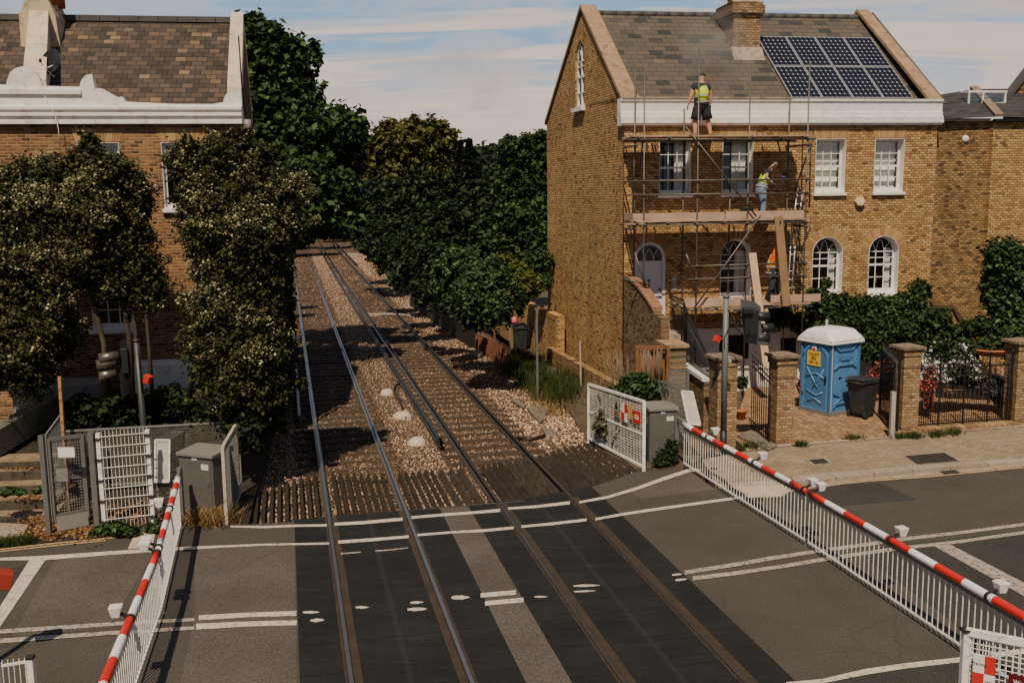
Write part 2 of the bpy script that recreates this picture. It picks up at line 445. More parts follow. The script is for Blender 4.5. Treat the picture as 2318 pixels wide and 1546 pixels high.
def paving(name, w, h, stops, joint, ax='xy', mort=.01, rot=0.0, off=.5, bs=.5):
    t = NT(name); P = t.worldpos()
    m = t.n('ShaderNodeMapping'); t.l(P, m.inputs[0]); m.inputs['Rotation'].default_value = (0, 0, rot); s = t.sep(m.outputs[0])
    rnd, mask, fv, fu = cells(t, (s[0], s[1]), w, h, mort, off)
    c = t.ramp(rnd.outputs['Value'], stops)
    c = t.mix(.4, c, t.ramp(t.noise(P, 30, 4), [(.3, .15), (.7, .9)]), 'OVERLAY')
    c = t.mix(.7, c, t.ramp(t.noise(P, .9, 6, .7), [(.3, .6), (.7, 1.05)]), 'MULTIPLY')
    c = t.mix(mask, joint, c)
    t.base(c); t.rough(.9); t.b.inputs['Specular IOR Level'].default_value = .25
    t.bump(t.math('ADD', mask, t.math('MULTIPLY', t.noise(P, 40, 3), .5)), bs, .012); return t.mat
STR = R(-13.0)
M_PAVE = paving('pavement_blocks', .21, .105, [(0, (.255, .185, .12)), (.5, (.30, .22, .145)), (1, (.35, .26, .175))], (.19, .135, .088), rot=STR, mort=.008, bs=.35)
M_DRIVE = paving('driveway_blocks', .22, .11, [(0, (.24, .135, .07)), (.5, (.34, .20, .11)), (1, (.42, .26, .15))], (.09, .06, .035), rot=STR+R(90), mort=.012)
M_FLAG = paving('flagstone', .6, .6, [(0, (.33, .25, .19)), (1, (.42, .33, .26))], (.12, .08, .05), rot=R(-20), mort=.012, off=0)
M_KERB = paving('kerb_stone', .95, 3.0, [(0, (.34, .26, .19)), (1, (.43, .33, .25))], (.12, .09, .06), rot=STR, mort=.015)
M_TACT = plain('tactile_paving', (.50, .38, .26), .85, .2, 2.5, bump=.4)
M_CONC = plain('concrete', (.34, .27, .20), .9, .3, 2.0, bump=.5, dirt=(.12, .09, .06))
M_CONC_DARK = plain('old_concrete', (.17, .135, .10), .95, .35, 2.0, bump=.6, dirt=(.05, .035, .025))
M_MORTAR_DOME = plain('white_concrete', (.55, .45, .35), .9, .2, 5, bump=.4, dirt=(.25, .18, .12))

# ------------------------------------------------------------------ sheets of ground
def gz(pts, z): return [G(x, y, z) for x, y in pts]
m = MB(); m.poly([(-1200, -60, -.62), (1200, -60, -.62), (1200, 2500, -.62), (-1200, 2500, -.62)]); struct('ground', m, M_SOIL)
# ballast bed, gently mounded grid
def sheet(name, s0, s1, o0, o1, ns, no, zf, mat):
    V = []; F = []
    for i in range(ns+1):
        f = (i/ns)**1.7; s = s0+(s1-s0)*f
        for j in range(no+1):
            o = o0+(o1-o0)*j/no; P = T(s, o); V.append((P.x, P.y, zf(s, o)))
    for i in range(ns):
        for j in range(no):
            a = i*(no+1)+j; F.append((a, a+1, a+no+2, a+no+1))
    o = link_arr(name, V, F, mat, smooth=True); o['kind'] = 'structure'; return o
rng = np.random.default_rng(5)
def nz(x, y): return .5*(math.sin(x*1.9+y*.7)+math.sin(y*1.3-x*.9+1.7))*.5+.25*math.sin(x*5.1+y*3.3)
def zb(s, o):
    z = -.165+.012*nz(s, o)
    for a in (0, 2):
        if OFF[a]-.2 < o < OFF[a+1]+.2: z -= .0
    if OFF[1]+.3 < o < OFF[2]-.5: z += .05
    if o > OFF[3]+.9: z += .02*min(1, (o-OFF[3]-.9))*(1+2*nz(s*1.7, o*2))+.05*max(0, 1-abs(s-24)/5)*(1+nz(s*2.7, o*3))
    if o < -.5: z -= .06*min(1, -.5-o)
    return z
sheet('track_bed', 19.0, 230, -2.2, 8.6, 130, 44, zb, M_BALLAST)

# road surface: everything this side of the timber guards
m = MB()
road = [(-900, 1420), (-420, 1330), (0, 1243), (150, 1232), (260, 1212), (400, 1192), (520, 1190), (600, 1184), (667, 1180), (1005, 1147), (1215, 1130), (1352, 1098), (1440, 1068), (1545, 1062), (1620, 1105), (1800, 1103), (1960, 1086), (2104, 1076), (2318, 1046), (3200, 960), (5200, 1500), (3000, 3600), (1159, 5200), (-2500, 4200)]
m.prism(gz(road, 0.0), (0, 0, -.5)); struct('road', m, M_ASPH)
def patch(name, pts, z, mat):
    m = MB(); m.poly(gz(pts, z)); return struct(name, m, mat, fixn=False)
def upf(o):
    for p in o.data.polygons:
        if p.normal.z < 0: p.flip()
    return o
# paler apron and darker crossing decks, in track coordinates so that they run straight
def strip(name, o0, o1, s0, s1, z, mat, n=16, far=None):
    m = MB(); V = []; F = []
    for i in range(n+1):
        s = s0+(s1-s0)*i/n
        V += [T(s, o0, z), T(s, o1, z)]
        if i: k = 2*i; F.append((k-2, k-1, k+1, k))
    m.add(V, F); return struct(name, m, mat)
e = [TC(G(*p)) for p in ((667, 1188), (680, 1546), (1000, 1150), (1185, 1546), (1061, 1147), (1296, 1546), (1345, 1106), (1805, 1546))]
OL = (e[0][1]+e[1][1])/2; OM0 = (e[2][1]+e[3][1])/2; OM1 = (e[4][1]+e[5][1])/2; OR = (e[6][1]+e[7][1])/2
strip('crossing_deck', OL, OM0, 0, 19.15, .006, M_PANEL)
strip('crossing_deck', OM1, OR, 0, 19.15, .006, M_PANEL)
strip('crossing_infill', OM0, OM1, 0, 19.12, .005, M_ASPH_PALE)
m = MB(); V = [T(19.15, OR-1.6, .007), T(19.15, OR, .007), T(19.8, OR, .007), T(19.3, OR-1.6, .007)]; m.poly(V); struct('crossing_deck', m, M_PANEL)
patch('road_patch', [(1520, 1070), (1560, 1064), (1620, 1108), (1450, 1130), (1428, 1112)], .004, M_ASPH_PALE)
patch('road_patch', [(1790, 1105), (1990, 1092), (2075, 1130), (1850, 1150), (1800, 1160), (1745, 1130)], .004, M_ASPH_NEW)
patch('road_patch', [(0, 1290), (75, 1275), (0, 1400)], .004, M_ASPH_NEW)
patch('road_patch', [(440, 1240), (667, 1230), (672, 1546), (600, 1900), (330, 1900), (440, 1400)], .004, M_ASPH_PALE)
patch('road_patch', [(128, 1262), (350, 1248), (245, 1420), (60, 1440), (25, 1440)], .004, M_ASPH_PALE)
patch('road_patch', [(2000, 1236), (2318, 1200), (2318, 1580), (2150, 1400), (1960, 1262)], .004, M_ASPH_NEW)
patch('road_patch', [(1805, 1546), (2172, 1492), (2500, 1450), (2800, 1700), (1500, 2100)], .003, M_ASPH_NEW)
# painted lines: list of (centre x, y, thickness in rows) -> real widths on the road
def mark(pts, z=.011, mat=None, wpx=None):
    """pts: [(x, ytop, ybot)]"""
    m = MB(); V = []; F = []
    for i, (x, a, b) in enumerate(pts):
        V += [G(x, a, z), G(x, b, z)]
        if i: k = 2*i; F.append((k-2, k-1, k+1, k))
    m.add(V, F); o = struct('road_marking', m, mat or M_PAINT); return upf(o)
mark([(520, 1189, 1193), (600, 1190, 1195), (667, 1187, 1192), (740, 1186, 1191)])
mark([(757, 1183, 1189), (820, 1179, 1186), (911, 1171, 1178)])
mark([(931, 1168, 1174), (1000, 1162, 1168), (1070, 1157, 1163), (1132, 1151, 1158)])
mark([(1150, 1148, 1153), (1215, 1143, 1149), (1290, 1134, 1141)])
mark([(1311, 1134, 1139), (1375, 1122, 1128), (1440, 1102, 1109), (1500, 1080, 1088), (1560, 1060, 1068), (1590, 1060, 1066)])
mark([(0, 1262, 1268), (105, 1257, 1267), (250, 1247, 1255), (400, 1238, 1245), (500, 1234, 1239), (600, 1230, 1234), (667, 1229, 1233), (745, 1227, 1232)])
mark([(765, 1223, 1230), (850, 1217, 1224), (925, 1211, 1217)])
mark([(945, 1208, 1213), (1020, 1202, 1207), (1100, 1197, 1203), (1163, 1191, 1197)])
mark([(1180, 1189, 1194), (1250, 1182, 1188), (1328, 1173, 1179)])
mark([(1348, 1172, 1177), (1413, 1160, 1166), (1500, 1147, 1153), (1600, 1133, 1139), (1700, 1120, 1125), (1770, 1112, 1116), (1830, 1103, 1106)])
# thin ghost lines on the deck
mark([(771, 1251, 1254), (800, 1249, 1252), (817, 1248, 1250)], mat=M_PAINT_OLD); mark([(850, 1245, 1248), (890, 1242, 1245), (924, 1238, 1240)], mat=M_PAINT_OLD)
# double centre line
mark([(-500, 1460, 1472), (0, 1424, 1433), (140, 1415, 1424), (290, 1405, 1413)], mat=M_PAINT_OLD); mark([(-500, 1490, 1502), (0, 1445, 1455), (140, 1435, 1444), (290, 1425, 1434)], mat=M_PAINT_OLD)
mark([(290, 1405, 1413), (440, 1398, 1405)], mat=M_PAINT_OLD); mark([(290, 1425, 1434), (440, 1417, 1424)], mat=M_PAINT_OLD)
mark([(450, 1392, 1403), (560, 1386, 1396), (671, 1382, 1393)], mat=M_PAINT); mark([(444, 1411, 1424), (560, 1406, 1417), (672, 1403, 1414)], mat=M_PAINT)
mark([(1088, 1342, 1352), (1168, 1335, 1345)], mat=M_PAINT); mark([(1098, 1360, 1370), (1185, 1352, 1362)], mat=M_PAINT)
mark([(1550, 1291, 1300), (1650, 1275, 1284), (1750, 1258, 1267), (1850, 1243, 1251), (1960, 1228, 1236), (2050, 1215, 1223), (2170, 1202, 1209), (2318, 1183, 1190), (2900, 1110, 1117)], mat=M_PAINT_OLD)
mark([(1568, 1304, 1313), (1660, 1293, 1302), (1760, 1279, 1287), (1860, 1262, 1271), (1960, 1247, 1255), (2050, 1235, 1243), (2170, 1222, 1229), (2318, 1201, 1208), (2900, 1125, 1132)], mat=M_PAINT_OLD)
# scraps left on the deck: lens shaped
def scrap(x0, x1, y, h, sl=0.0, z=.012):
    n = 9; up_, dn = [], []
    for i in range(n):
        f = i/(n-1); x = x0+(x1-x0)*f; t = h*(math.sin(math.pi*f)**.7)*(.8+.35*random.random()); yy = y+sl*(x-x0)
        up_.append((x, yy-t*.5)); dn.append((x, yy+t*.5))
    m = MB(); m.poly([G(*p, z) for p in up_[1:]+dn[::-1][:-1]]); return upf(struct('road_marking', m, M_PAINT))
for a in [(680, 724, 1385, 6), (698, 735, 1404, 8, -.05), (800, 836, 1374, 6), (924, 960, 1364, 6, -.05), (916, 967, 1379, 8, -.03), (1016, 1064, 1352, 9, -.02), (1205, 1240, 1350, 4), (1289, 1360, 1326, 5, -.03), (1292, 1350, 1339, 4, -.05), (1518, 1545, 1301, 5, -.08), (1525, 1556, 1313, 5, -.1)]: scrap(*a)
# stop lines
patch('road_marking', [(70, 1262), (106, 1262), (0, 1418), (0, 1372)], .010, M_PAINT); patch('road_marking', [(0, 1372), (0, 1418), (-40, 1475), (-85, 1490)], .010, M_PAINT)
patch('road_marking', [(2112, 1234), (2145, 1229), (2318, 1318), (2318, 1348)], .010, M_PAINT_OLD); patch('road_marking', [(2318, 1318), (2318, 1348), (2600, 1490), (2600, 1462)], .010, M_PAINT_OLD)
mark([(1780, 1543, 1556), (1860, 1536, 1546), (1960, 1513, 1526), (2050, 1500, 1512), (2172, 1487, 1498), (2400, 1455, 1468)], mat=M_PAINT)
mark([(-400, 1316, 1319), (0, 1241, 1244), (140, 1226, 1229), (280, 1213, 1216)], mat=M_YEL); mark([(-400, 1322, 1325), (0, 1246, 1249), (140, 1231, 1234), (240, 1221, 1224)], mat=M_YEL)

# ------------------------------------------------------------------ rails
def railmat(name, side, top):
    t = NT(name); P = t.coord(); N = t.n('ShaderNodeNewGeometry').outputs['Normal']; z = t.sep(N)[2]
    up_ = t.ramp(z, [(.80, 0.0), (.95, 1.0)])
    k = t.ramp(t.noise(P, 9, 6, .7), [(.3, tuple(x*.5 for x in side)), (.7, side)])
    k = t.mix(up_, k, top); t.base(k)
    t.l(t.math('MULTIPLY', up_, .85), t.b.inputs['Metallic']); t.l(t.mapr(up_, 0, 1, .85, .34), t.b.inputs['Roughness']); return t.mat
M_RAIL = railmat('rail_steel_polished', (.055, .034, .022), (.30, .29, .275))
M_RAIL2 = railmat('rail_steel_dull', (.050, .032, .020), (.17, .15, .13))
M_TRAIL = railmat('conductor_steel', (.05, .040, .034), (.13, .13, .13))
M_RUST = plain('rusty_flangeway', (.040, .026, .014), .95, .4, 3, bump=.4)
SS = [0, 4, 8, 12, 14, 16, 18, 20, 22, 24, 26, 28, 31, 34, 38, 42, 47, 52, 58, 64, 72, 80, 90, 100, 115, 130, 150, 170, 195, 225]
def run(m, prof, off, ss=SS, z0=0.0):
    """sweep a closed profile [(across, up)] along the line"""
    n = len(prof); b = len(m.v)
    for s in ss:
        for (a, h) in prof:
            m.v.append(tuple(T(s, off+a, z0+h)))
    for i in range(len(ss)-1):
        for k in range(n):
            k2 = (k+1) % n; m.f.append([b+i*n+k, b+i*n+k2, b+(i+1)*n+k2, b+(i+1)*n+k]); m.m.append(0); m.sm.append(False)
    m.f.append([b+k for k in range(n)]); m.m.append(0); m.sm.append(False)
    e_ = b+(len(ss)-1)*n; m.f.append([e_+k for k in range(n)][::-1]); m.m.append(0); m.sm.append(False)
PR = [(-.034, .022), (-.026, .028), (.026, .028), (.034, .022), (.034, -.008), (.010, -.02), (.010, -.105), (.065, -.125), (.065, -.135), (-.065, -.135), (-.065, -.125), (-.010, -.105), (-.010, -.02), (-.034, -.008)]
rl = ['polished outer running rail of the left track', 'polished inner running rail of the left track', 'dull inner running rail of the right track, beside the conductor rail', 'brown running rail nearest the brick house, right edge of the right track']
for i, o in enumerate(OFF):
    m = MB(); run(m, PR, o); solo('running_rail', m, M_RAIL if i < 2 else M_RAIL2, rl[i], 'rail', 'running rails')
    # flangeway gap filled with rusty grime on the inner side in the road
    g = 1 if i in (0, 2) else -1
for i, o in enumerate(OFF):
    sd = 1 if i in (0, 2, 3) else -1
    if i == 3: sd = 1
    strip('flangeway', o+.045*sd, o+.15*sd, 0, 19.15, .0095, M_RUST)
    strip('flangeway', o-.075*sd, o-.04*sd, 0, 19.15, .0095, M_RUST)
TPR = [(-.045, .105), (-.038, .112), (.038, .112), (.045, .105), (.045, .06), (.015, .04), (.015, -.02), (.05, -.04), (-.05, -.04), (-.015, -.02), (-.015, .04), (-.045, .06)]
p1 = TC(G(985, 992, .05)); 
m = MB(); run(m, TPR, OFF[2]-.42, [p1[0]-.2]+[s for s in SS if 23 < s < 120]); tr1 = solo('conductor_rail', m, M_TRAIL, 'dark conductor rail ending short of the timber guards, left of the right track', 'rail', 'conductor rails')
m = MB(); run(m, TPR, OFF[0]-.42, [s for s in SS if 27 < s < 120]); solo('conductor_rail', m, M_TRAIL, 'conductor rail running along the shaded outer side of the left track', 'rail', 'conductor rails')
m = MB(); run(m, TPR, OFF[3]+.42, [88, 100, 115, 130, 150]); solo('conductor_rail', m, M_TRAIL, 'short distant conductor rail on the right side of the right track', 'rail', 'conductor rails')
M_BLACKRUB = plain('black_rubber', (.015, .015, .015), .7, .3)
m = MB(); Q = T(p1[0]-.2, OFF[2]-.42, .02); m.bar(T(p1[0]-.28, OFF[2]-.42, .03), T(p1[0]-.16, OFF[2]-.42, .03), .13, .17); m.build('end_cap', M_BLACKRUB, tr1, world=True)
# sleepers
M_SLEEP = None
def woodmat(name, c, c2, grain_axis='x', rough=.85, sc=1.0):
    t = NT(name); P = t.coord(); m = t.n('ShaderNodeMapping'); t.l(P, m.inputs[0])
    m.inputs['Scale'].default_value = {'x': (1.2*sc, 16*sc, 16*sc), 'y': (16*sc, 1.2*sc, 16*sc), 'z': (16*sc, 16*sc, 1.2*sc)}[grain_axis]
    k = t.ramp(t.noise(m.outputs[0], 1.5, 6, .65, .6), [(.3, c), (.68, c2)])
    k = t.mix(.5, k, t.ramp(t.noise(P, 2, 5, .6), [(.3, .45), (.7, 1.1)]), 'MULTIPLY')
    t.base(k); t.rough(rough); t.b.inputs['Specular IOR Level'].default_value = .25; t.bump(t.noise(m.outputs[0], 3, 5), .4, .01); return t.mat
M_SLEEP = woodmat('sleeper_wood', (.035, .022, .013), (.095, .06, .036))
M_GUARD = woodmat('guard_timber', (.026, .019, .013), (.085, .064, .047), 'y')
m = MB(); m.box((0, 0, -.085), (2.6, .25, .13)); sl0 = m.build('sleeper', M_SLEEP, None, origin=(0, 0, 0)); bevel(sl0, .015, 1)
n_s = 0
for tr in (0, 1):
    oc = (OFF[0]+OFF[1])/2 if tr == 0 else (OFF[2]+OFF[3])/2
    s = 22.9 if tr == 0 else 22.75
    k = 0
    while s < 110:
        P = T(s, oc, -.104 + random.uniform(-.016, .006))
        o = sl0 if n_s == 0 else sl0.copy()
        if n_s: col.objects.link(o)
        o.location = P; o.rotation_euler = (0, 0, -TA + random.uniform(-.012, .012))
        tagit(o, 'weathered wooden sleeper half buried in the stones of the %s track' % ('left' if tr == 0 else 'right'), 'sleeper', 'sleepers of the %s track' % ('left' if tr == 0 else 'right'))
        n_s += 1; k += 1; s += .70
# loose stones on top of the bed (too many to count)
N = 60000
V = np.zeros((N*6, 3)); F = np.zeros((N*8, 3), dtype=int)
base = np.array([(1, 0, 0), (-1, 0, 0), (0, 1, 0), (0, -1, 0), (0, 0, 1), (0, 0, -1)])
ft = np.array([(0, 2, 4), (2, 1, 4), (1, 3, 4), (3, 0, 4), (2, 0, 5), (1, 2, 5), (3, 1, 5), (0, 3, 5)])
ss_ = 19.2+85*rng.random(N)**1.9; oo_ = rng.uniform(-1.6, 8.2, N); k = 0
for i in range(N):
    s, o = ss_[i], oo_[i]
    near_edge = min(abs(o-a) for a in OFF)
    if near_edge < .10: continue
    if (OFF[0] < o < OFF[1] or OFF[2] < o < OFF[3]) and rng.random() < .12: continue
    r = rng.uniform(.014, .034)*(1+max(0, s-35)*.012)*(1.3 if o > OFF[3]+.8 else 1)
    P = T(s, o); q = base*rng.uniform(.6, 1.15, (6, 1))*r
    A = rng.normal(size=(3, 3)); Qm, _ = np.linalg.qr(A)
    V[k*6:k*6+6] = q @ Qm + np.array((P.x, P.y, zb(s, o)+r*.3)); F[k*8:k*8+8] = ft+k*6; k += 1
def stonemat(nm, stops):
    t = NT(nm); r = t.n('ShaderNodeNewGeometry').outputs['Random Per Island']
    t.base(t.mix(.4, t.ramp(r, stops), t.ramp(t.noise(t.coord(), 30, 3), [(.3, .3), (.7, .9)]), 'OVERLAY')); t.rough(.95); t.b.inputs['Specular IOR Level'].default_value = .2; return t.mat
M_STONE = stonemat('ballast_stone', [(0, (.13, .07, .042)), (.4, (.33, .205, .13)), (.8, (.50, .34, .23)), (1, (.70, .53, .41))])
M_STONE_D = stonemat('oily_ballast_stone', [(0, (.08, .048, .028)), (.5, (.24, .148, .09)), (.85, (.39, .26, .17)), (1, (.58, .42, .31))])
Vc = V[:k*6].reshape(-1, 6, 3)[:, 0]; oc_ = Vc[:, 0]*tn.x+Vc[:, 1]*tn.y; dk_ = ((oc_ > OFF[0]-.35) & (oc_ < OFF[1]+.35)) | ((oc_ > OFF[2]-.25) & (oc_ < OFF[3]+.3) & (np.sin(Vc[:, 0]*9+Vc[:, 1]*5) > -.6))
o = link_arr('ballast_stones', V[:k*6], F[:k*8], [M_STONE, M_STONE_D], midx=np.repeat(dk_.astype(int), 8)); tagit(o, 'loose pinkish brown ballast stones strewn over the track bed', 'ballast', kind='stuff')

# timber trespass guards: rows of arris-topped planks lying along the track
def guard(o0, o1, s0a, s0b, s1a, s1b, label, pitch=.155, fl=0.0):
    n = max(2, int(round((o1-o0)/pitch))); m = MB()
    for i in range(n):
        f = (i+.5)/n; oc = o0+(o1-o0)*f; a = s0a+(s0b-s0a)*f; b = s1a+(s1b-s1a)*f + random.uniform(-.04, .04)
        hw = (o1-o0)/n*(.42 if pitch > .2 else .34); sl_ = fl
        # arris rail: triangular top and spiked far end
        def sec(s, k, dz=0): return [T(s, oc-hw*k+sl_*(s-a), -.11+dz), T(s, oc+hw*k+sl_*(s-a), -.11+dz), T(s, oc+hw*.55*k+sl_*(s-a), -.018+dz), T(s, oc-hw*.15*k+sl_*(s-a), .012+dz)]
        v = sec(a, 1)+sec(b-.14, 1)+[T(b, oc+sl_*(b-a), -.06)]
        m.add(v, [(0, 3, 2, 1), (0, 1, 5, 4), (1, 2, 6, 5), (2, 3, 7, 6), (3, 0, 4, 7), (4, 5, 8), (5, 6, 8), (6, 7, 8), (7, 4, 8)])
    for f in (.12, .5, .88):
        sA = s0a+(s1a-s0a)*f; sB = s0b+(s1b-s0b)*f
        m.bar(T(sA, o0, -.135), T(sB, o1, -.135), .1, .05)
    return solo('timber_guard', m, M_GUARD, label, 'trespass guard', 'timber trespass guards')
guard(-1.05, OFF[0]-.1, 18.9, 19.02, 21.4, 22.6, 'slatted timber guard left of the left track, in the shade of the shrubs')
guard(OFF[0]+.16, OFF[1]-.12, 19.17, 19.2, 22.55, 22.1, 'slatted timber guard between the two rails of the left track')
guard(OFF[1]+.12, OM0+.32, 19.2, 19.2, 22.1, 22.15, 'open slatted timber guard just right of the left track')
guard(OM0+.34, OFF[2]-.2, 19.2, 19.15, 22.1, 22.1, 'closed brown timber guard between the two tracks', .26)
guard(OFF[2]+.15, OFF[3]-.75, 19.2, 19.25, 22.15, 22.45, 'open slatted timber guard between the rails of the right track')
guard(OFF[3]-.73, OFF[3]-.1, 19.25, 19.35, 22.45, 22.55, 'closed timber guard hard against the right running rail', .24)
guard(OFF[3]+.12, 7.55, 19.5, 20.85, 22.7, 23.9, 'widest slatted timber guard, right of the right track by the white mesh fence', .195)

# ------------------------------------------------------------------ pavement and kerb, right
def kpoly(name, pts, z, mat, d=.35): m = MB(); m.prism(gz(pts, z), (0, 0, -d)); return struct(name, m, mat)
kpoly('pavement', [(1618, 1090), (1590, 1040), (1680, 1022), (1780, 1008), (1925, 996), (2065, 985), (2318, 963), (3100, 905), (3100, 950), (2318, 1036), (2065, 1053), (1834, 1073), (1790, 1080)], .09, M_PAVE)
kpoly('kerb', [(1790, 1080), (1834, 1073), (2065, 1053), (2318, 1036), (3100, 950), (3100, 957), (2318, 1045), (2200, 1052), (2036, 1066), (1800, 1090)], .094, M_KERB)
kpoly('kerb', [(1618, 1090), (1790, 1080), (1800, 1090), (1780, 1094), (1626, 1100)], .05, M_KERB)
kpoly('tactile_paving', [(1590, 1044), (1640, 1030), (1700, 1052), (1798, 1105), (1770, 1122), (1700, 1124), (1640, 1090)], .02, M_TACT)
kpoly('gutter', [(1800, 1100), (2036, 1074), (2201, 1060), (2318, 1049), (3100, 962), (3100, 968), (2318, 1056), (2104, 1080), (1962, 1089), (1815, 1108)], .006, M_CONC)
mark([(1797, 1100, 1102), (1962, 1084, 1086), (2104, 1074, 1076), (2318, 1053, 1055)], .013, M_YEL); mark([(1810, 1104, 1106), (1962, 1088, 1090), (2104, 1078, 1080), (2318, 1057, 1059)], .013, M_YEL)
# drain gully, manhole covers
M_IRON = plain('cast_iron', (.05, .042, .036), .6, .3, 8, .4, bump=.4)
def cover(pts, z, fr, label, name='manhole_cover'):
    m = MB(); m.poly(gz(pts, z+.004)); c = Vector((0, 0, 0))
    for p in gz(pts, z+.006): c += p
    c /= len(pts); inn = [c+(p-c)*fr for p in gz(pts, z+.008)]
    o = solo(name, m, M_CONC, label, 'drain cover', fixn=False); upf(o)
    k = MB(); k.poly(inn); upf(k.build('lid', M_IRON, o, world=True, fixn=False)); return o
cover([(1822, 1039), (1868, 1035), (1886, 1048), (1840, 1053)], .095, .74, 'small dark manhole cover in the pavement before the blue toilet')
cover([(2043, 1031), (2140, 1023), (2175, 1043), (2073, 1051)], .095, .93, 'large pale framed inspection cover flush in the pavement, right of the small one')
cover([(2120, 1065), (2165, 1062), (2180, 1071), (2135, 1075)], .006, .85, 'rusty road gully grating in the gutter', 'road_gully')
# driveway and garden ground behind the pillars
kpoly('driveway', [(1655, 985), (1690, 880), (1720, 850), (1800, 850), (2290, 840), (2600, 835), (2600, 940), (2318, 960), (2065, 984), (1925, 995), (1780, 1007), (1690, 1020)], .085, M_DRIVE)
mark([(1690, 1014, 1021), (1780, 1005, 1009), (1925, 994, 998), (2065, 984, 987), (2318, 962, 965)], .105, M_KERB)
kpoly('garden_bed', [(1150, 640), (3200, 640), (3200, 842), (2318, 842), (1800, 852), (1720, 852), (1690, 882), (1655, 990), (1545, 1062), (1440, 1060), (1330, 1000), (1290, 930), (1215, 850), (1130, 720), (1000, 640)], -.02, M_GARDEN, .6)
kpoly('verge', [(-900, 640), (600, 640), (640, 900), (560, 1192), (400, 1194), (260, 1212), (150, 1226), (0, 1238), (-420, 1318), (-900, 1400)], -.01, M_SOIL, .6)
kpoly('pavement', [(-300, 1215), (0, 1183), (64, 1186), (45, 1222), (0, 1228), (-300, 1262)], .03, M_FLAG)
kpoly('tactile_paving', [(306, 1206), (352, 1203), (345, 1237), (290, 1240)], .02, M_TACT)
# ================================================================== shared building pieces
FAZ = R(81.14); RZH = R(90)-FAZ
def wall_holes(m, x0, x1, z0, z1, holes, y=0.0, depth=.32, mi=0, rev=1):
    """front wall in the xz plane at y with reveals; holes = (xa, xb, za, zb, arched)"""
    xs = sorted({x0, x1}|{h[0] for h in holes}|{h[1] for h in holes}); zs = sorted({z0, z1}|{h[2] for h in holes}|{h[3] for h in holes})
    for i in range(len(xs)-1):
        for j in range(len(zs)-1):
            cx, cz = (xs[i]+xs[i+1])/2, (zs[j]+zs[j+1])/2
            if any(h[0] < cx < h[1] and h[2] < cz < h[3] for h in holes): continue
            m.add([(xs[i], y, zs[j]), (xs[i+1], y, zs[j]), (xs[i+1], y, zs[j+1]), (xs[i], y, zs[j+1])], [(0, 1, 2, 3)], mi)
    for (xa, xb, za, zb_, arch) in holes:
        out = outline(xa, xb, za, zb_, arch)
        if arch:
            r = (xb-xa)/2; zc_ = zb_-r*arch; n = 10
            top = [( (xa+xb)/2-r*math.cos(math.pi*k/n), zc_+r*arch*math.sin(math.pi*k/n)) for k in range(n+1)]
            for k in range(n):
                a, b = top[k], top[k+1]
                m.add([(a[0], y, a[1]), (b[0], y, b[1]), (b[0], y, zb_), (a[0], y, zb_)], [(0, 1, 2, 3)], mi)
        for k in range(len(out)):
            a, b = out[k], out[(k+1) % len(out)]
            m.add([(a[0], y, a[1]), (b[0], y, b[1]), (b[0], y+depth, b[1]), (a[0], y+depth, a[1])], [(0, 1, 2, 3)], rev)
def outline(xa, xb, za, zb_, arch, n=12):
    if not arch: return [(xa, za), (xb, za), (xb, zb_), (xa, zb_)]
    r = (xb-xa)/2; c = (xa+xb)/2; zc_ = zb_-r*arch
    return [(xa, za), (xb, za)]+[(c+r*math.cos(math.pi*k/n), zc_+r*arch*math.sin(math.pi*k/n)) for k in range(n+1)]
def ring(m, o1, o2, y0, y1, mi=0):
    n = len(o1)
    for k in range(n):
        k2 = (k+1) % n
        a, b, c, d = o1[k], o1[k2], o2[k2], o2[k]
        v = [(a[0], y0, a[1]), (b[0], y0, b[1]), (c[0], y0, c[1]), (d[0], y0, d[1]), (a[0], y1, a[1]), (b[0], y1, b[1]), (c[0], y1, c[1]), (d[0], y1, d[1])]
        m.add(v, [(0, 1, 2, 3), (4, 7, 6, 5), (0, 4, 5, 1), (1, 5, 6, 2), (2, 6, 7, 3), (3, 7, 4, 0)], mi)
M_WHITE = plain('white_gloss_paint', (.80, .76, .72), .45, .05, 4, bump=.05, dirt=(.55, .48, .42))
M_WHITE_WORN = plain('worn_white_paint', (.80, .76, .71), .55, .06, 3, bump=.25, dirt=(.62, .55, .50))
def clearglass():
    t = NT('window_glass'); P = t.coord()
    tr = t.n('ShaderNodeBsdfTransparent'); gl = t.n('ShaderNodeBsdfGlossy'); gl.inputs['Roughness'].default_value = .03; gl.inputs['Color'].default_value = (.8, .88, 1, 1)
    tr.inputs[0].default_value = (.95, .96, .95, 1)
    b = t.n('ShaderNodeBump'); b.inputs['Strength'].default_value = .06; b.inputs['Distance'].default_value = .02; t.l(t.noise(P, 2.5, 2), b.inputs['Height']); t.l(b.outputs[0], gl.inputs['Normal'])
    mx = t.n('ShaderNodeMixShader'); mx.inputs[0].default_value = .10
    t.l(tr.outputs[0], mx.inputs[1]); t.l(gl.outputs[0], mx.inputs[2]); t.l(mx.outputs[0], t.out.inputs[0]); return t.mat
M_GLASS = clearglass()
M_BLIND = plain('blind_fabric', (.80, .75, .68), .9, .08, 6, bump=.2)
M_NET = plain('net_curtain', (.72, .71, .68), .9, .15, 8, bump=.2)
M_DARKROOM = plain('dark_room', (.010, .010, .010), .95, .2)
def inset(o, d, xa, xb, za, zb_, arch): return outline(xa+d, xb-d, za+d, zb_-d, arch)
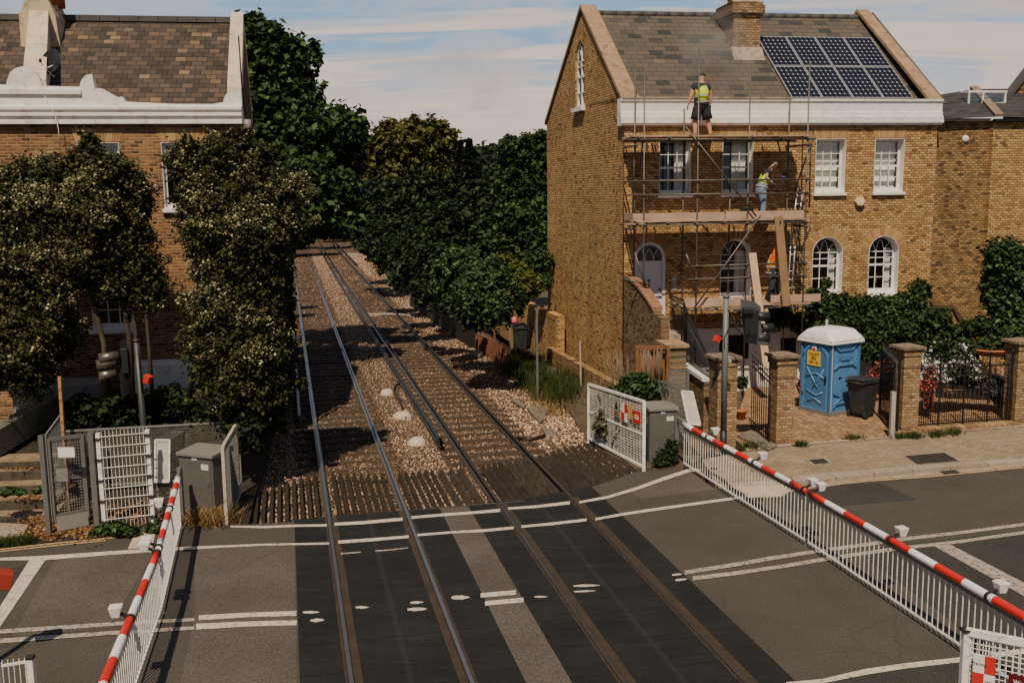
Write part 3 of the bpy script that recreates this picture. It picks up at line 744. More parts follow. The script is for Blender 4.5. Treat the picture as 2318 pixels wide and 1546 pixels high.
def window(parent, xa, xb, za, zb_, arch=0, dep=.22, cols=3, rows=(2, 2), blind=None, sill=True, gothic=False, trim=.035, openb=0.0, M=M_WHITE, yaxis=False):
    """white sash window in the hole; returns the frame object"""
    m = MB(); O = outline(xa, xb, za, zb_, arch)
    I1 = inset(m, .012, xa, xb, za, zb_, arch); ring(m, O, I1, -.012, dep)             # lined reveal
    I2 = inset(m, .075, xa, xb, za, zb_, arch); ring(m, I1, I2, dep, dep+.05)
    zt = zb_-.075; zbm = za+.075; ix0, ix1 = xa+.075, xb-.075
    spring = zb_-(xb-xa)/2*arch if arch else zt
    mid = za+(zb_-za)*.495
    f = m
    fr = f.build('window', M, parent)
    k = MB()
    k.bb(ix0, ix1, dep+.004, dep+.052, mid-.03, mid+.03)                                  # meeting rail
    k.bb(ix0, ix1, dep+.006, dep+.050, zbm-.002, zbm+.07)                                  # bottom rail
    yb0, yb1 = dep+.012, dep+.040
    topz = spring if arch else zt
    for (r0, r1, nr) in ((mid+.03, topz, rows[0]), (zbm+.07, mid-.03, rows[1])):
        for i in range(1, nr): z = r0+(r1-r0)*i/nr; k.bb(ix0, ix1, yb0, yb1, z-.011, z+.011)
    for i in range(1, cols):
        x = ix0+(ix1-ix0)*i/cols; k.bb(x-.011, x+.011, yb0-.002, yb1-.002, zbm+.07, topz)
    if arch:
        k.bb(ix0, ix1, yb0-.004, yb1, spring-.013, spring+.013)
        xm = (ix0+ix1)/2; rr = (ix1-ix0)/2
        def arc(x0, x1, z0, hgt, a0, a1):
            pts = []
            for i in range(7):
                t_ = i/6; pts.append((x0+(x1-x0)*t_, (yb0+yb1)/2, z0+hgt*math.sin(t_*math.pi/2*1.0)**.9))
            return pts
        W3 = (ix1-ix0)/3
        for (xs_, xe, hz) in ((ix0+W3, ix0+W3*1.5, .86), (ix0+2*W3, ix0+1.5*W3, .86), (ix0+W3, ix0+W3*.42, .60), (ix0+2*W3, ix1-W3*.42, .60)):
            k.tube(arc(xs_, xe, spring, rr*arch*hz, 0, 1), .012, 5)
    k.build('glazing_bars', M, fr)
    g = MB(); I3 = inset(g, .06, xa, xb, za, zb_, arch); g.poly([(p[0], dep+.024, p[1]) for p in I3]); g.build('pane', M_GLASS, fr, fixn=False)
    if sill:
        s_ = MB(); s_.bb(xa-.05, xb+.05, -.10, .12, za-.085, za); s_.bb(xa+.01, xb-.01, -.03, dep+.02, za-.004, za+.045); bevel(s_.build('sill', M_WHITE_WORN, fr), .006, 1)
    if blind:
        b = MB()
        if blind == 'ruffle':
            nz_ = 60; xs_ = 14
            V = []
            for i in range(nz_+1):
                z = zbm+.05+(zt-zbm-.05)*i/nz_
                for j in range(xs_+1):
                    x = ix0+(ix1-ix0)*j/xs_
                    ph = z*13+.45*math.sin(j*math.pi/xs_*2)*1.2
                    V.append((x, dep+.10+.09*abs(math.sin(math.pi*(z-zbm)/.30))**.6, z-.035*abs(math.sin(math.pi*j/xs_*3))*(1-abs(math.sin(math.pi*(z-zbm)/.30)))))
            F = [(i*(xs_+1)+j, i*(xs_+1)+j+1, (i+1)*(xs_+1)+j+1, (i+1)*(xs_+1)+j) for i in range(nz_) for j in range(xs_)]
            b.add(V, F, 0, True); b.build('blind', M_BLIND, fr, fixn=False)
        else:
            x0c = ix0+(ix1-ix0)*(blind if isinstance(blind, float) else .5); nx = 40
            V = []
            for i in range(2):
                z = (zbm+.02, zt)[i] if not arch else (zbm+.02, spring+.1)[i]
                for j in range(nx+1): V.append((x0c+(ix1-x0c)*j/nx, dep+.16+.03*math.sin(j*1.3), z))
            b.add(V, [(j, j+1, nx+2+j, nx+1+j) for j in range(nx)], 0, True); b.build('curtain', M_NET, fr, fixn=False)
    return fr
def voussoir(parent, xa, xb, z, h, arch, mat, name='brick_arch', r=None, zc_=None, ry=1.0):
    m = MB()
    if not arch:
        n = 16
        for i in range(n):
            f0, f1 = i/n+.004, (i+1)/n-.004; sp_ = .09
            def X(f, t_): return (xa-.02)+(xb-xa+.04)*f + (f-.5)*2*sp_*t_
            v = [(X(f0, 0), z), (X(f1, 0), z), (X(f1, 1), z+h), (X(f0, 1), z+h)]
            m.prism([(p[0], -.006-.003*random.random(), p[1]) for p in v], (0, .05, 0), random.randrange(3))
    else:
        c = (xa+xb)/2; n = 26; rr = (xb-xa)/2
        for i in range(n):
            a0, a1 = math.pi*(i+.06)/n, math.pi*(i+.94)/n
            v = [(c+rr*math.cos(a0), zc_+rr*ry*math.sin(a0)), (c+(rr+h)*math.cos(a0), zc_+(rr*ry+h)*math.sin(a0)), (c+(rr+h)*math.cos(a1), zc_+(rr*ry+h)*math.sin(a1)), (c+rr*math.cos(a1), zc_+rr*ry*math.sin(a1))]
            m.prism([(p[0], -.006-.003*random.random(), p[1]) for p in v], (0, .05, 0), random.randrange(3))
    return m.build(name, [M_VO1, M_VO2, M_VO3], parent)
M_VO1 = plain('gauged_brick_a', (.40, .235, .095), .9, .2, 14, bump=.5)
M_VO2 = plain('gauged_brick_b', (.46, .28, .125), .9, .2, 14, bump=.5)
M_VO3 = plain('gauged_brick_c', (.33, .18, .07), .9, .2, 14, bump=.5)

# ================================================================== right brick house
F0 = Vector((3.3761, 30.1536, 0.0)); LW = 10.0; DH = 9.0; SH = -.064
ux = Vector((math.sin(FAZ), math.cos(FAZ), 0)); ni = Vector((-math.cos(FAZ), math.sin(FAZ), 0))
def HL(x, y, d=0.0, F=None):         # picture point on the plane d metres in front of the facade -> local (x, z)
    F = F or F0; r = ray(x, y); t_ = ((F-CAM).dot(ni)-d)/r.dot(ni); P = CAM+r*t_; return (P-F).dot(ux), P.z
RH = thing('brick_house', 'yellow stock brick pair of houses with white parapet, arched lower windows and a slate roof', 'house', F0, RZH)
B_F = brick('stock_brick_front', 'xz', grime=.40, stops=[(0, (.15, .07, .028)), (.06, (.32, .165, .062)), (.35, (.48, .265, .098)), (.6, (.56, .325, .13)), (.88, (.64, .415, .195)), (1, (.42, .19, .075))])
B_G = brick('stock_brick_gable', 'yz', grime=.55, bs=1.0, stops=[(0, (.20, .095, .038)), (.08, (.46, .24, .085)), (.4, (.63, .36, .14)), (.7, (.74, .455, .19)), (1, (.52, .25, .09))])
LIN = MATS['lin'] = M_WHITE
up = [(1.08, 2.06), (3.05, 4.02), (6.02, 6.99), (7.95, 8.92)]
holes = [(a, b, 6.05, 7.68, 0) for a, b in up]
ar = [(3.05, 4.05), (6.02, 7.02), (7.89, 8.89)]
holes += [(a, b, 2.90, 4.71, 1.0) for a, b in ar]
holes += [(.33, 1.31, 2.0, 4.66, 1.0)]
m = MB(); wall_holes(m, 0, LW, -.3, 8.75, holes, depth=.24)
m.build('front_wall', [B_F, M_WHITE], RH)
# gable walls (slightly out of square, parallel to the railway)
def gable(m, xo, z_e=8.75, z_a=12.02, y_a=4.3, win=None):
    def P(y, z, off=0.0): return (xo+SH*y+off, y, z)
    if not win:
        m.add([P(0, -.3), P(DH, -.3), P(DH, z_e), P(y_a, z_a), P(0, z_e)], [(0, 1, 2, 3, 4)])
    else:
        ya, yb_, za, zb2 = win; n = 10; r = (yb_-ya)/2; zs_ = zb2-r*1.25
        top = [(yb_-(r-r*math.cos(math.pi*k/n)), zs_+r*1.25*math.sin(math.pi*k/n)) for k in range(n+1)]
        def zt_(y): return z_e+(z_a-z_e)*y/y_a if y <= y_a else z_a+(z_e-z_a)*(y-y_a)/(DH-y_a)
        m.add([P(0, -.3), P(DH, -.3), P(DH, za), P(0, za)], [(0, 1, 2, 3)])
        m.add([P(0, za), P(ya, za), P(ya, zt_(ya)), P(0, z_e)], [(0, 1, 2, 3)])
        m.add([P(yb_, za), P(DH, za), P(DH, z_e), P(yb_, zt_(yb_))], [(0, 1, 2, 3)])
        for k in range(n):
            a, b = top[k], top[k+1]; m.add([P(a[0], a[1]), P(a[0], zt_(a[0])), P(b[0], zt_(b[0])), P(b[0], b[1])], [(0, 1, 2, 3)])
        if not any(abs(t_[0]-y_a) < .01 for t_ in top): pass
        for s_ in (ya, yb_): m.add([P(s_, za), P(s_, zs_), P(s_, zs_, .2), P(s_, za, .2)], [(0, 1, 2, 3)])
        for k in range(n):
            a, b = top[k], top[k+1]; m.add([P(a[0], a[1]), P(b[0], b[1]), P(b[0], b[1], .2), P(a[0], a[1], .2)], [(0, 1, 2, 3)])
GW = (4.02, 5.08, 8.98, 11.15)
m = MB(); gable(m, 0.0, win=GW); gable(m, LW); m.add([(SH*DH, DH, -.3), (LW+SH*DH, DH, -.3), (LW+SH*DH, DH, 8.75), (SH*DH, DH, 8.75)], [(0, 1, 2, 3)])
m.build('gable_wall', B_G, RH)
m = MB(); y0, y1, za, zb2 = GW
r = (y1-y0)/2; zs_ = zb2-r*1.25; c = (y0+y1)/2
def PG(y, z, off): return (SH*y+off, y, z)
for (ya, yb_, z0_, z1_) in ((y0, y0+.09, za, zs_), (y1-.09, y1, za, zs_), (y0, y1, za, za+.1), (y0, y1, 9.95, 10.02), (c-.02, c+.02, za, zs_+.5), (y0, y1, zs_-.02, zs_+.02), (y0, y1, 9.45, 9.475), (y0, y1, 10.3, 10.325)):
    m.add([PG(ya, z0_, .05), PG(yb_, z0_, .05), PG(yb_, z1_, .05), PG(ya, z1_, .05), PG(ya, z0_, .12), PG(yb_, z0_, .12), PG(yb_, z1_, .12), PG(ya, z1_, .12)], [(0, 1, 2, 3), (4, 7, 6, 5), (0, 4, 5, 1), (1, 5, 6, 2), (2, 6, 7, 3), (3, 7, 4, 0)])
n = 10
m.tube([PG(c-(r-.03)*math.cos(math.pi*k/n), zs_+(r-.03)*1.25*math.sin(math.pi*k/n), .085) for k in range(n+1)], .04, 6)
m.tube([PG(c-.02, zs_, .085), PG(c-.2, zs_+.35, .085), PG(c-.33, zs_+.4, .085)], .018, 5); m.tube([PG(c+.02, zs_, .085), PG(c+.2, zs_+.35, .085), PG(c+.33, zs_+.4, .085)], .018, 5)
gw = m.build('window', M_WHITE, RH)
m = MB(); m.add([PG(y0, za, .1), PG(y1, za, .1), PG(y1, zs_, .1)]+[PG(c+(r)*math.cos(math.pi*k/n), zs_+r*1.25*math.sin(math.pi*k/n), .1) for k in range(1, n)]+[PG(y0, zs_, .1)], [tuple(range(n+3))]); m.build('pane', M_GLASS, gw, fixn=False)
m = MB(); m.add([PG(y0-.08, za-.14, -.14), PG(y1+.08, za-.14, -.14), PG(y1+.08, za, -.14), PG(y0-.08, za, -.14), PG(y0-.08, za-.14, .06), PG(y1+.08, za-.14, .06), PG(y1+.08, za, .06), PG(y0-.08, za, .06)], [(0, 1, 2, 3), (4, 7, 6, 5), (0, 4, 5, 1), (1, 5, 6, 2), (2, 6, 7, 3), (3, 7, 4, 0)]); m.build('sill', M_WHITE_WORN, gw)
# windows
window(RH, up[0][0], up[0][1], 6.05, 7.68, blind=.62)
window(RH, up[1][0], up[1][1], 6.05, 7.68, blind=.38)
window(RH, up[2][0], up[2][1], 6.05, 7.68, blind='ruffle'); window(RH, up[3][0], up[3][1], 6.05, 7.68, blind='ruffle')
for i, (a, b) in enumerate(ar): window(RH, a, b, 2.90, 4.71, arch=1.0, blind=(.75 if i else .6))
for a, b in up: voussoir(RH, a, b, 7.70, .31, False, None)
for a, b in ar+[(.33, 1.31)]: voussoir(RH, a-.01, b+.01, 0, .27, True, None, zc_=(4.71 if a > 2 else 4.66)-(b-a)/2)
# front door with fanlight
M_DOOR = plain('lilac_grey_door_paint', (.66, .60, .57), .5, .06, 3, bump=.08)
M_BLACKMET = plain('black_iron', (.012, .012, .013), .45, .3, 10, .3, bump=.2)
m = MB(); O = outline(.33, 1.31, 2.0, 4.66, 1.0); I = outline(.42, 1.22, 2.0, 4.57, 1.0); ring(m, O, I, .02, .14); m.bb(.42, 1.22, .05, .13, 4.02, 4.09)
df = m.build('door_frame', M_DOOR, RH)
m = MB(); m.bb(.42, 1.22, .085, .13, 2.0, 4.02)
dr = m.build('door', M_DOOR, RH)
k = MB()
for (a, b, z0_, z1_) in ((.50, .78, 3.28, 3.92), (.86, 1.14, 3.28, 3.92), (.50, .78, 2.72, 3.16), (.86, 1.14, 2.72, 3.16), (.50, .78, 2.12, 2.56), (.86, 1.14, 2.12, 2.56)):
    ring(k, [(a, z0_), (b, z0_), (b, z1_), (a, z1_)], [(a+.025, z0_+.025), (b-.025, z0_+.025), (b-.025, z1_-.025), (a+.025, z1_-.025)], .070, .086)
k.build('panel_moulding', M_DOOR, dr)
k = MB(); k.bb(.70, .94, .062, .084, 2.60, 2.66); k.build('letter_box', M_BLACKMET, dr)
k = MB(); k.tube([(.82, .05, 3.52), (.80, .02, 3.46), (.80, .02, 3.32), (.83, .05, 3.26)], .018, 6); k.build('knocker', M_BLACKMET, dr)
k = MB(); k.lathe([(.001, -.01), (.035, 0), (.035, .02), (.001, .03)], (1.15, .06, 3.22), 10, axis='Y'); k.lathe([(.001, -.01), (.03, 0), (.03, .02), (.001, .03)], (1.16, .06, 2.98), 10, axis='Y'); k.build('lock', M_BLACKMET, dr)
k = MB(); k.prism([(p[0], .1, p[1]) for p in outline(.42, 1.22, 4.09, 4.57, 1.0)], (0, .004, 0))
fl = k.build('fanlight', M_GLASS, RH)
k = MB()
for x in (.68, .96):
    sgn = 1
    for e_ in (-1, 1): k.tube([(x, .09, 4.09), (x+e_*.05, .09, 4.32), (x+e_*.14, .09, 4.46)], .013, 5)
k.build('tracery', M_DOOR, fl)
# white parapet / cornice
prof = [(-.10, 8.86), (-.10, 8.80), (-.05, 8.78), (-.05, 8.48), (-.09, 8.46), (-.09, 8.36), (-.14, 8.34), (-.14, 8.27), (-.11, 8.255), (-.17, 8.24), (-.17, 8.15), (-.12, 8.13), (-.12, 8.085), (.0, 8.085)]
m = MB(); xa, xb = -.13, LW+.1
P_ = prof+[(.30, 8.085), (.30, 8.86)]
m.prism([(xa, p[0], p[1]) for p in P_], (xb-xa, 0, 0)); m.build('parapet_cornice', M_WHITE_WORN, RH)
m = MB(); m.bb(-.10, 5.15, -.13, .36, 8.862, 8.905); m.build('parapet_capping', M_CONC, RH)
# roof
ZR, YR = 12.0, 4.3; ZE = 8.62; sl_r = (ZR-ZE)/(YR-.3)
def roofz(y): return ZE+sl_r*(y-.3)
sl_len = math.hypot(YR-.3, ZR-ZE)
M_SLATE = tiles('slate', [(0, (.028, .028, .029)), (.13, (.050, .046, .042)), (.17, (.082, .066, .052)), (.6, (.105, .079, .057)), (.9, (.082, .069, .056)), (1, (.13, .10, .072))], .42, .235, moss=(.095, .075, .05), bs=.9)
def roofplane(x0, x1, lip=0.0):
    m = MB(); v = [(x0+SH*.3, .3, ZE), (x1+SH*.3, .3, ZE), (x1+SH*YR, YR, ZR), (x0+SH*YR, YR, ZR)]
    m.add(v, [(0, 1, 2, 3)]); return m
m = roofplane(.05, LW-.05); m.add([(.05+SH*YR, YR, ZR), (LW-.05+SH*YR, YR, ZR), (LW-.05+SH*DH, DH, 8.7), (.05+SH*DH, DH, 8.7)], [(0, 1, 2, 3)])
ro = m.build('roof', M_SLATE, RH); set_uv(ro, lambda c: (c.x-SH*c.y, (c.y-.3)/(YR-.3)*sl_len))
M_RIDGE = plain('ridge_tile', (.075, .065, .058), .8, .3, 4, bump=.4)
m = MB()
for i in range(21):
    x = .25+i*.455; m.tube([(x+SH*YR, YR, ZR-.02), (x+.44+SH*YR, YR, ZR-.02)], .115, 8)
m.build('ridge_tiles', M_RIDGE, RH)
# stone copings on the gables
M_STONE_C = plain('coping_stone', (.34, .215, .125), .9, .2, 2.5, bump=.5, dirt=(.16, .10, .06))
def coping(xo, wd0, wd1, lab):
    m = MB()
    for (ya, za_, yb_, zb2_, n) in ((.0, 8.88, YR, 12.27, 7), (DH+.1, 8.80, YR, 12.27, 7)):
        for i in range(n):
            f0, f1 = i/n+.002, (i+1)/n-.002
            p = (ya+(yb_-ya)*f0, za_+(zb2_-za_)*f0); q = (ya+(yb_-ya)*f1, za_+(zb2_-za_)*f1)
            h = .11+.004*(i % 2)
            v = [(xo+SH*p[0]-wd0, p[0], p[1]-h), (xo+SH*p[0]+wd1, p[0], p[1]-h), (xo+SH*q[0]+wd1, q[0], q[1]-h), (xo+SH*q[0]-wd0, q[0], q[1]-h)]
            m.prism(v, (0, 0, h+.01))
    m.build('gable_coping', M_STONE_C, RH)
    k = MB(); 
    k.add([(xo+SH*0, 0, 8.7), (xo+SH*YR, YR, 12.0), (xo+SH*YR, YR, 12.17), (xo, 0, 8.74), (xo+.3, 0, 8.7), (xo+.3+SH*YR, YR, 12.0), (xo+.3+SH*YR, YR, 12.17), (xo+.3, 0, 8.74)], [(0, 1, 2, 3), (4, 7, 6, 5), (0, 4, 5, 1), (3, 2, 6, 7)])
    k.build('gable_upstand', M_RIDGE, RH)
coping(0, .07, .46, 'l'); coping(LW, .32, .10, 'r')
# chimney
cx0, cx1, cy0, cy1 = 3.05, 4.02, 3.0, 4.75
c0 = ray(1657, 121)
def on_roof(x, y, lift=0.0):
    N = Vector((0, -sl_r, 1)); Rm = Matrix.Rotation(RZH, 3, 'Z'); Nw = Rm @ N
    P0 = F0+Rm @ Vector((0, .3, ZE+lift)); r = ray(x, y); t_ = (P0-CAM).dot(Nw)/r.dot(Nw); P = CAM+r*t_
    return Rm.inverted() @ (P-F0)
ca = on_roof(1660, 121); cb = on_roof(1720, 122)
B_C = brick('stock_brick_chimney', 'xz', stops=[(0, (.16, .09, .045)), (.4, (.33, .205, .10)), (.8, (.42, .28, .15)), (1, (.30, .15, .07))], grime=.5, dark=(.09, .07, .05))
m = MB(); cx0, cx1, cy0 = ca.x, cb.x, ca.y; cy1 = cy0+1.5
Rm = Matrix.Rotation(RZH, 3, 'Z')
Pch = F0+Rm @ Vector((cx0, cy0, 0)); q1_, q2_, q3_, q4_ = [zabove(Pch, r_) for r_ in (38, 31, 12, 4)]
m.bb(cx0, cx1, cy0, cy1, 9.5, q1_)
m.bb(cx0-.05, cx1+.05, cy0-.05, cy1+.05, q1_+.002, q2_); m.bb(cx0-.11, cx1+.11, cy0-.11, cy1+.11, q2_+.002, q3_); m.bb(cx0-.05, cx1+.05, cy0-.05, cy1+.05, q3_+.002, q4_); DZ = q4_-13.3
ch = m.build('chimney', B_C, RH)
M_FLAUNCH = plain('mortar_flaunching', (.36, .28, .21), .95, .25, 4, bump=.5, dirt=(.18, .12, .08))
m = MB(); m.add([(cx0-.10, cy0-.03, q4_+.002), (cx1+.10, cy0-.03, q4_+.002), (cx1+.10, cy1, q4_+.002), (cx0-.10, cy1, q4_+.002), (cx0+.15, cy0+.2, q4_+.13), (cx1-.15, cy0+.2, q4_+.13), (cx1-.15, cy1-.2, q4_+.13), (cx0+.15, cy1-.2, q4_+.13)], [(0, 1, 5, 4), (1, 2, 6, 5), (2, 3, 7, 6), (3, 0, 4, 7), (4, 5, 6, 7)]); m.build('flaunching', M_FLAUNCH, ch)
M_TERRA = plain('terracotta', (.42, .13, .05), .8, .25, 4, bump=.3)
for k_ in range(3):
    m = MB(); m.lathe([(.19, 13.32), (.18, 13.9), (.21, 13.92), (.21, 13.98), (.16, 13.98), (.15, 13.5)], ((cx0+cx1)/2, cy0+.38+k_*.45, DZ+.05), 14); m.build('chimney_pot', M_TERRA, ch)
m = MB()
zf = roofz(cy0); m.add([(cx0-.08, cy0-.32, roofz(cy0-.32)+.015), (cx1+.06, cy0-.32, roofz(cy0-.32)+.015), (cx1+.06, cy0-.004, zf+.2), (cx0-.08, cy0-.004, zf+.2), (cx0-.08, cy0-.004, zf-.1), (cx1+.06, cy0-.004, zf-.1)], [(0, 1, 2, 3), (0, 3, 4), (1, 5, 2)]); m.build('lead_flashing', M_FLAUNCH, ch)
# rendered basement, downpipe
M_RENDER = plain('white_render', (.62, .58, .53), .85, .08, 1.5, bump=.25, dirt=(.36, .31, .26))
m = MB(); m.bb(1.36, LW-.02, -.03, .02, -.3, 1.98); m.build('rendered_basement', M_RENDER, RH)
m = MB(); m.bb(3.05, 4.0, -.036, .0, 1.0, 1.75); m.build('basement_window', M_DARKROOM, RH)
m = MB(); m.bb(5.05, 5.55, -.036, .0, .9, 1.6); m.build('basement_window', M_DARKROOM, RH)
m = MB(); m.tube([(-.02, -.045, 8.0), (-.02, -.045, .2)], .016, 6); m.build('corner_cable', M_BLACKMET, RH)
# number plate by the door
def text_mesh(s_, size, mat, parent, M, name='lettering', ext=.002, sx=1.0):
    cu = bpy.data.curves.new('txt', 'FONT'); cu.body = s_; cu.size = size; cu.align_x = 'CENTER'; cu.align_y = 'CENTER'; cu.extrude = ext; cu.space_line = .95
    to = bpy.data.objects.new('txt', cu); col.objects.link(to)
    dg = bpy.context.evaluated_depsgraph_get(); me = bpy.data.meshes.new_from_object(to.evaluated_get(dg)); bpy.data.objects.remove(to)
    me.transform(Matrix.Diagonal((sx, 1, 1, 1))); me.transform(M); me.materials.clear(); me.materials.append(mat)
    o = bpy.data.objects.new(name, me); col.objects.link(o); o.parent = parent; return o
FRONT = Matrix(((1, 0, 0, 0), (0, 0, 1, 0), (0, 1, 0, 0), (0, 0, 0, 1)))      # text xy -> local xz
def face(x, y, z): return Matrix.Translation((x, y, z)) @ Matrix.Rotation(R(90), 4, 'X')
M_PLAQ = plain('grey_slate_plaque', (.30, .27, .24), .6, .15, 8)
M_TXTW = plain('white_lettering', (.8, .76, .7), .6, .03); M_TXTK = plain('black_lettering', (.01, .01, .01), .6, .03); M_TXTR = plain('red_print', (.5, .02, .015), .6, .08)
m = MB(); m.bb(1.52, 1.66, -.018, .0, 3.18, 3.62); pq = m.build('number_plaque', M_PLAQ, RH); text_mesh('64', .12, M_TXTW, pq, face(1.59, -.02, 3.53))

# alarm box
M_ALARM = plain('cream_plastic', (.72, .47, .24), .5, .05, 5, bump=.05)
ax_, az_ = HL(1943.5, 456); Pw = F0+ux*ax_-ni*.0
al = thing('alarm_box', 'cream hexagonal alarm box on the brickwork between the two right upper windows', 'alarm box', (Pw.x, Pw.y, az_), RZH)
m = MB(); r = .165
hexo = [(r*math.cos(R(60*k)), r*.95*math.sin(R(60*k))) for k in range(6)]
m.prism([(p[0], -.14, p[1]) for p in hexo], (0, .135, 0)); bevel(m.build('casing', M_ALARM, al), .012, 2)
m = MB(); m.prism([(p[0]*.72, -.148, p[1]*.72) for p in hexo], (0, .006, 0)); m.build('face_plate', plain('pale_plastic', (.78, .60, .42), .4, .04), al)
m = MB(); m.lathe([(.001, -.158), (.018, -.156), (.02, -.149)], (0.01, 0, 0), 10, axis='Y'); m.build('lamp', M_WHITE, al)

# solar panels
def pv():
    t = NT('solar_cells'); P = t.coord('UV'); s_ = t.sep(P)
    fx = t.math('FRACT', t.math('MULTIPLY', s_[0], 6.0)); fy = t.math('FRACT', t.math('MULTIPLY', s_[1], 8.0))
    ax2 = t.math('MINIMUM', fx, t.math('SUBTRACT', 1.0, fx)); ay2 = t.math('MINIMUM', fy, t.math('SUBTRACT', 1.0, fy))
    line = t.math('LESS_THAN', t.math('MINIMUM', ax2, ay2), .022); dia = t.math('LESS_THAN', t.math('ADD', ax2, ay2), .15)
    k = t.mix(t.math('MULTIPLY', line, .45), t.mix(t.noise(P, 3, 2), (.006, .008, .014), (.012, .014, .026)), (.30, .30, .32)); k = t.mix(dia, k, (.62, .60, .58))
    t.base(k); t.rough(.18); t.b.inputs['Specular IOR Level'].default_value = .25; return t.mat
M_PV = pv(); M_ALU = plain('aluminium', (.60, .58, .56), .35, .08, 5, .6, bump=.05); M_ALU_DK = plain('dark_metal', (.05, .045, .04), .5, .2)
TL, TR_, BR_, BL_ = on_roof(1716, 82, .12), on_roof(1968, 87, .12), on_roof(2068, 222, .12), on_roof(1792, 222, .12)
x_l0 = BL_.x-SH*BL_.y; x_r0 = BR_.x-SH*BR_.y
ybot, ytop = BL_.y, (TL.y+TR_.y)/2
ymid = ybot+(ytop-ybot)*.5
Rm = Matrix.Rotation(RZH, 3, 'Z')
pos_n = ['leftmost', 'second from the left', 'third from the left', 'rightmost']
SHp = (TL.x-BL_.x+TR_.x-BR_.x)/2/(ytop-ybot)
for rr_ in range(2):
    for cc in range(4):
        ya, yb_ = (ymid+.012, ytop) if rr_ == 0 else (ybot, ymid-.012)
        g_ = .012
        xa = BL_.x+(BR_.x-BL_.x)*cc/4+g_; xb = BL_.x+(BR_.x-BL_.x)*(cc+1)/4-g_
        def Q(x, y, l=.12): return (x+SHp*(y-ybot), y, roofz(y)+l)
        base_l = Vector(Q((xa+xb)/2, ya)); wl = F0+Rm @ base_l
        th = thing('solar_panel', 'dark solar panel, %s in the %s row on the slate roof' % (pos_n[cc], 'upper' if rr_ == 0 else 'lower'), 'solar panel', wl, RZH, 'solar panels on the brick house roof')
        def LQ(x, y, l=.12): return tuple(Vector(Q(x, y, l))-base_l)
        m = MB(); m.add([LQ(xa+.02, ya+.02, .122), LQ(xb-.02, ya+.02, .122), LQ(xb-.02, yb_-.02, .122), LQ(xa+.02, yb_-.02, .122)], [(0, 1, 2, 3)])
        pc = m.build('cell_sheet', M_PV, th, fixn=False); uvl = pc.data.uv_layers.new(name='UVMap')
        for li, u_ in enumerate(((0, 0), (1, 0), (1, 1), (0, 1))): uvl.data[li].uv = u_
        m = MB()
        cs = [LQ(xa, ya), LQ(xb, ya), LQ(xb, yb_), LQ(xa, yb_)]
        ci = [LQ(xa+.025, ya+.025), LQ(xb-.025, ya+.025), LQ(xb-.025, yb_-.025), LQ(xa+.025, yb_-.025)]
        nrm = Vector((0, -sl_r, 1)).normalized()
        for k_ in range(4):
            a, b, c_, d_ = [Vector(q) for q in (cs[k_], cs[(k_+1) % 4], ci[(k_+1) % 4], ci[k_])]
            tp = nrm*.008; bt = -nrm*.035
            m.add([a+bt, b+bt, c_+bt, d_+bt, a+tp, b+tp, c_+tp, d_+tp], [(0, 3, 2, 1), (4, 5, 6, 7), (0, 1, 5, 4), (1, 2, 6, 5), (2, 3, 7, 6), (3, 0, 4, 7)])
        m.build('frame', M_ALU, th)
        m = MB()
        for f in (.25, .75):
            y = ya+(yb_-ya)*f; m.bar(LQ(xa, y, .075), LQ(xb, y, .075), .04, .04)
        m.build('rail', M_ALU_DK, th)

# flank wall with swept top beside the entrance steps
B_W = brick('garden_brick', 'yz', grime=.7, stops=[(0, (.07, .04, .02)), (.2, (.17, .10, .045)), (.5, (.27, .165, .075)), (.8, (.34, .215, .10)), (1, (.22, .10, .05))], mortar_c=(.20, .155, .11), bs=1.0)
fw = thing('flank_wall', 'curved-top brick flank wall stepping down beside the grey front door', 'wall', F0, RZH)
pts = [(0, -.3), (0, 3.62)]
for i in range(9):
    f = i/8; pts.append((-.15-2.4*f, 3.62-.72*f**1.6))
pts += [(-2.55, 2.82), (-3.15, 2.76), (-3.15, -.3)]
m = MB(); m.prism([(SH*0+.0+(-.064)*y_, y_, z_) for y_, z_ in pts], (.24, 0, 0)); m.build('brickwork', B_W, fw)
m = MB()
for i in range(9):
    f0, f1 = i/9, (i+.95)/9
    y_a, y_b = -.15-2.4*f0, -.15-2.4*f1; za_, zb2_ = 3.62-.72*f0**1.6, 3.62-.72*f1**1.6
    m.add([(SH*y_a-.03, y_a, za_), (SH*y_a+.28, y_a, za_), (SH*y_b+.28, y_b, zb2_), (SH*y_b-.03, y_b, zb2_), (SH*y_a-.03, y_a, za_+.08), (SH*y_a+.28, y_a, za_+.08), (SH*y_b+.28, y_b, zb2_+.08), (SH*y_b-.03, y_b, zb2_+.08)], [(0, 3, 2, 1), (4, 5, 6, 7), (0, 1, 5, 4), (1, 2, 6, 5), (2, 3, 7, 6), (3, 0, 4, 7)])
m.build('brick_on_edge_coping', plain('old_red_brick', (.24, .12, .065), .95, .35, 9, bump=.7), fw)
m = MB(); m.bb(.12, .62, -4.05, -3.16, -.3, 2.08); m.build('lower_pier', B_W, fw)
m = MB(); m.bb(.06, .68, -4.12, -3.12, 2.082, 2.17); m.build('pier_slab', M_STONE_C, fw)
# steps
st = thing('entrance_steps', 'pale stone entrance steps rising to the grey front door', 'steps', F0, RZH)
m = MB(); m.bb(.26, 1.42, -1.2, -.02, -.3, 1.99)
for i in range(11): m.bb(.3, 1.42, -1.2-(i+1)*.27, -1.2-i*.27-.002, -.3, 1.99-(i+1)*.17)
m.build('treads', M_CONC, st)
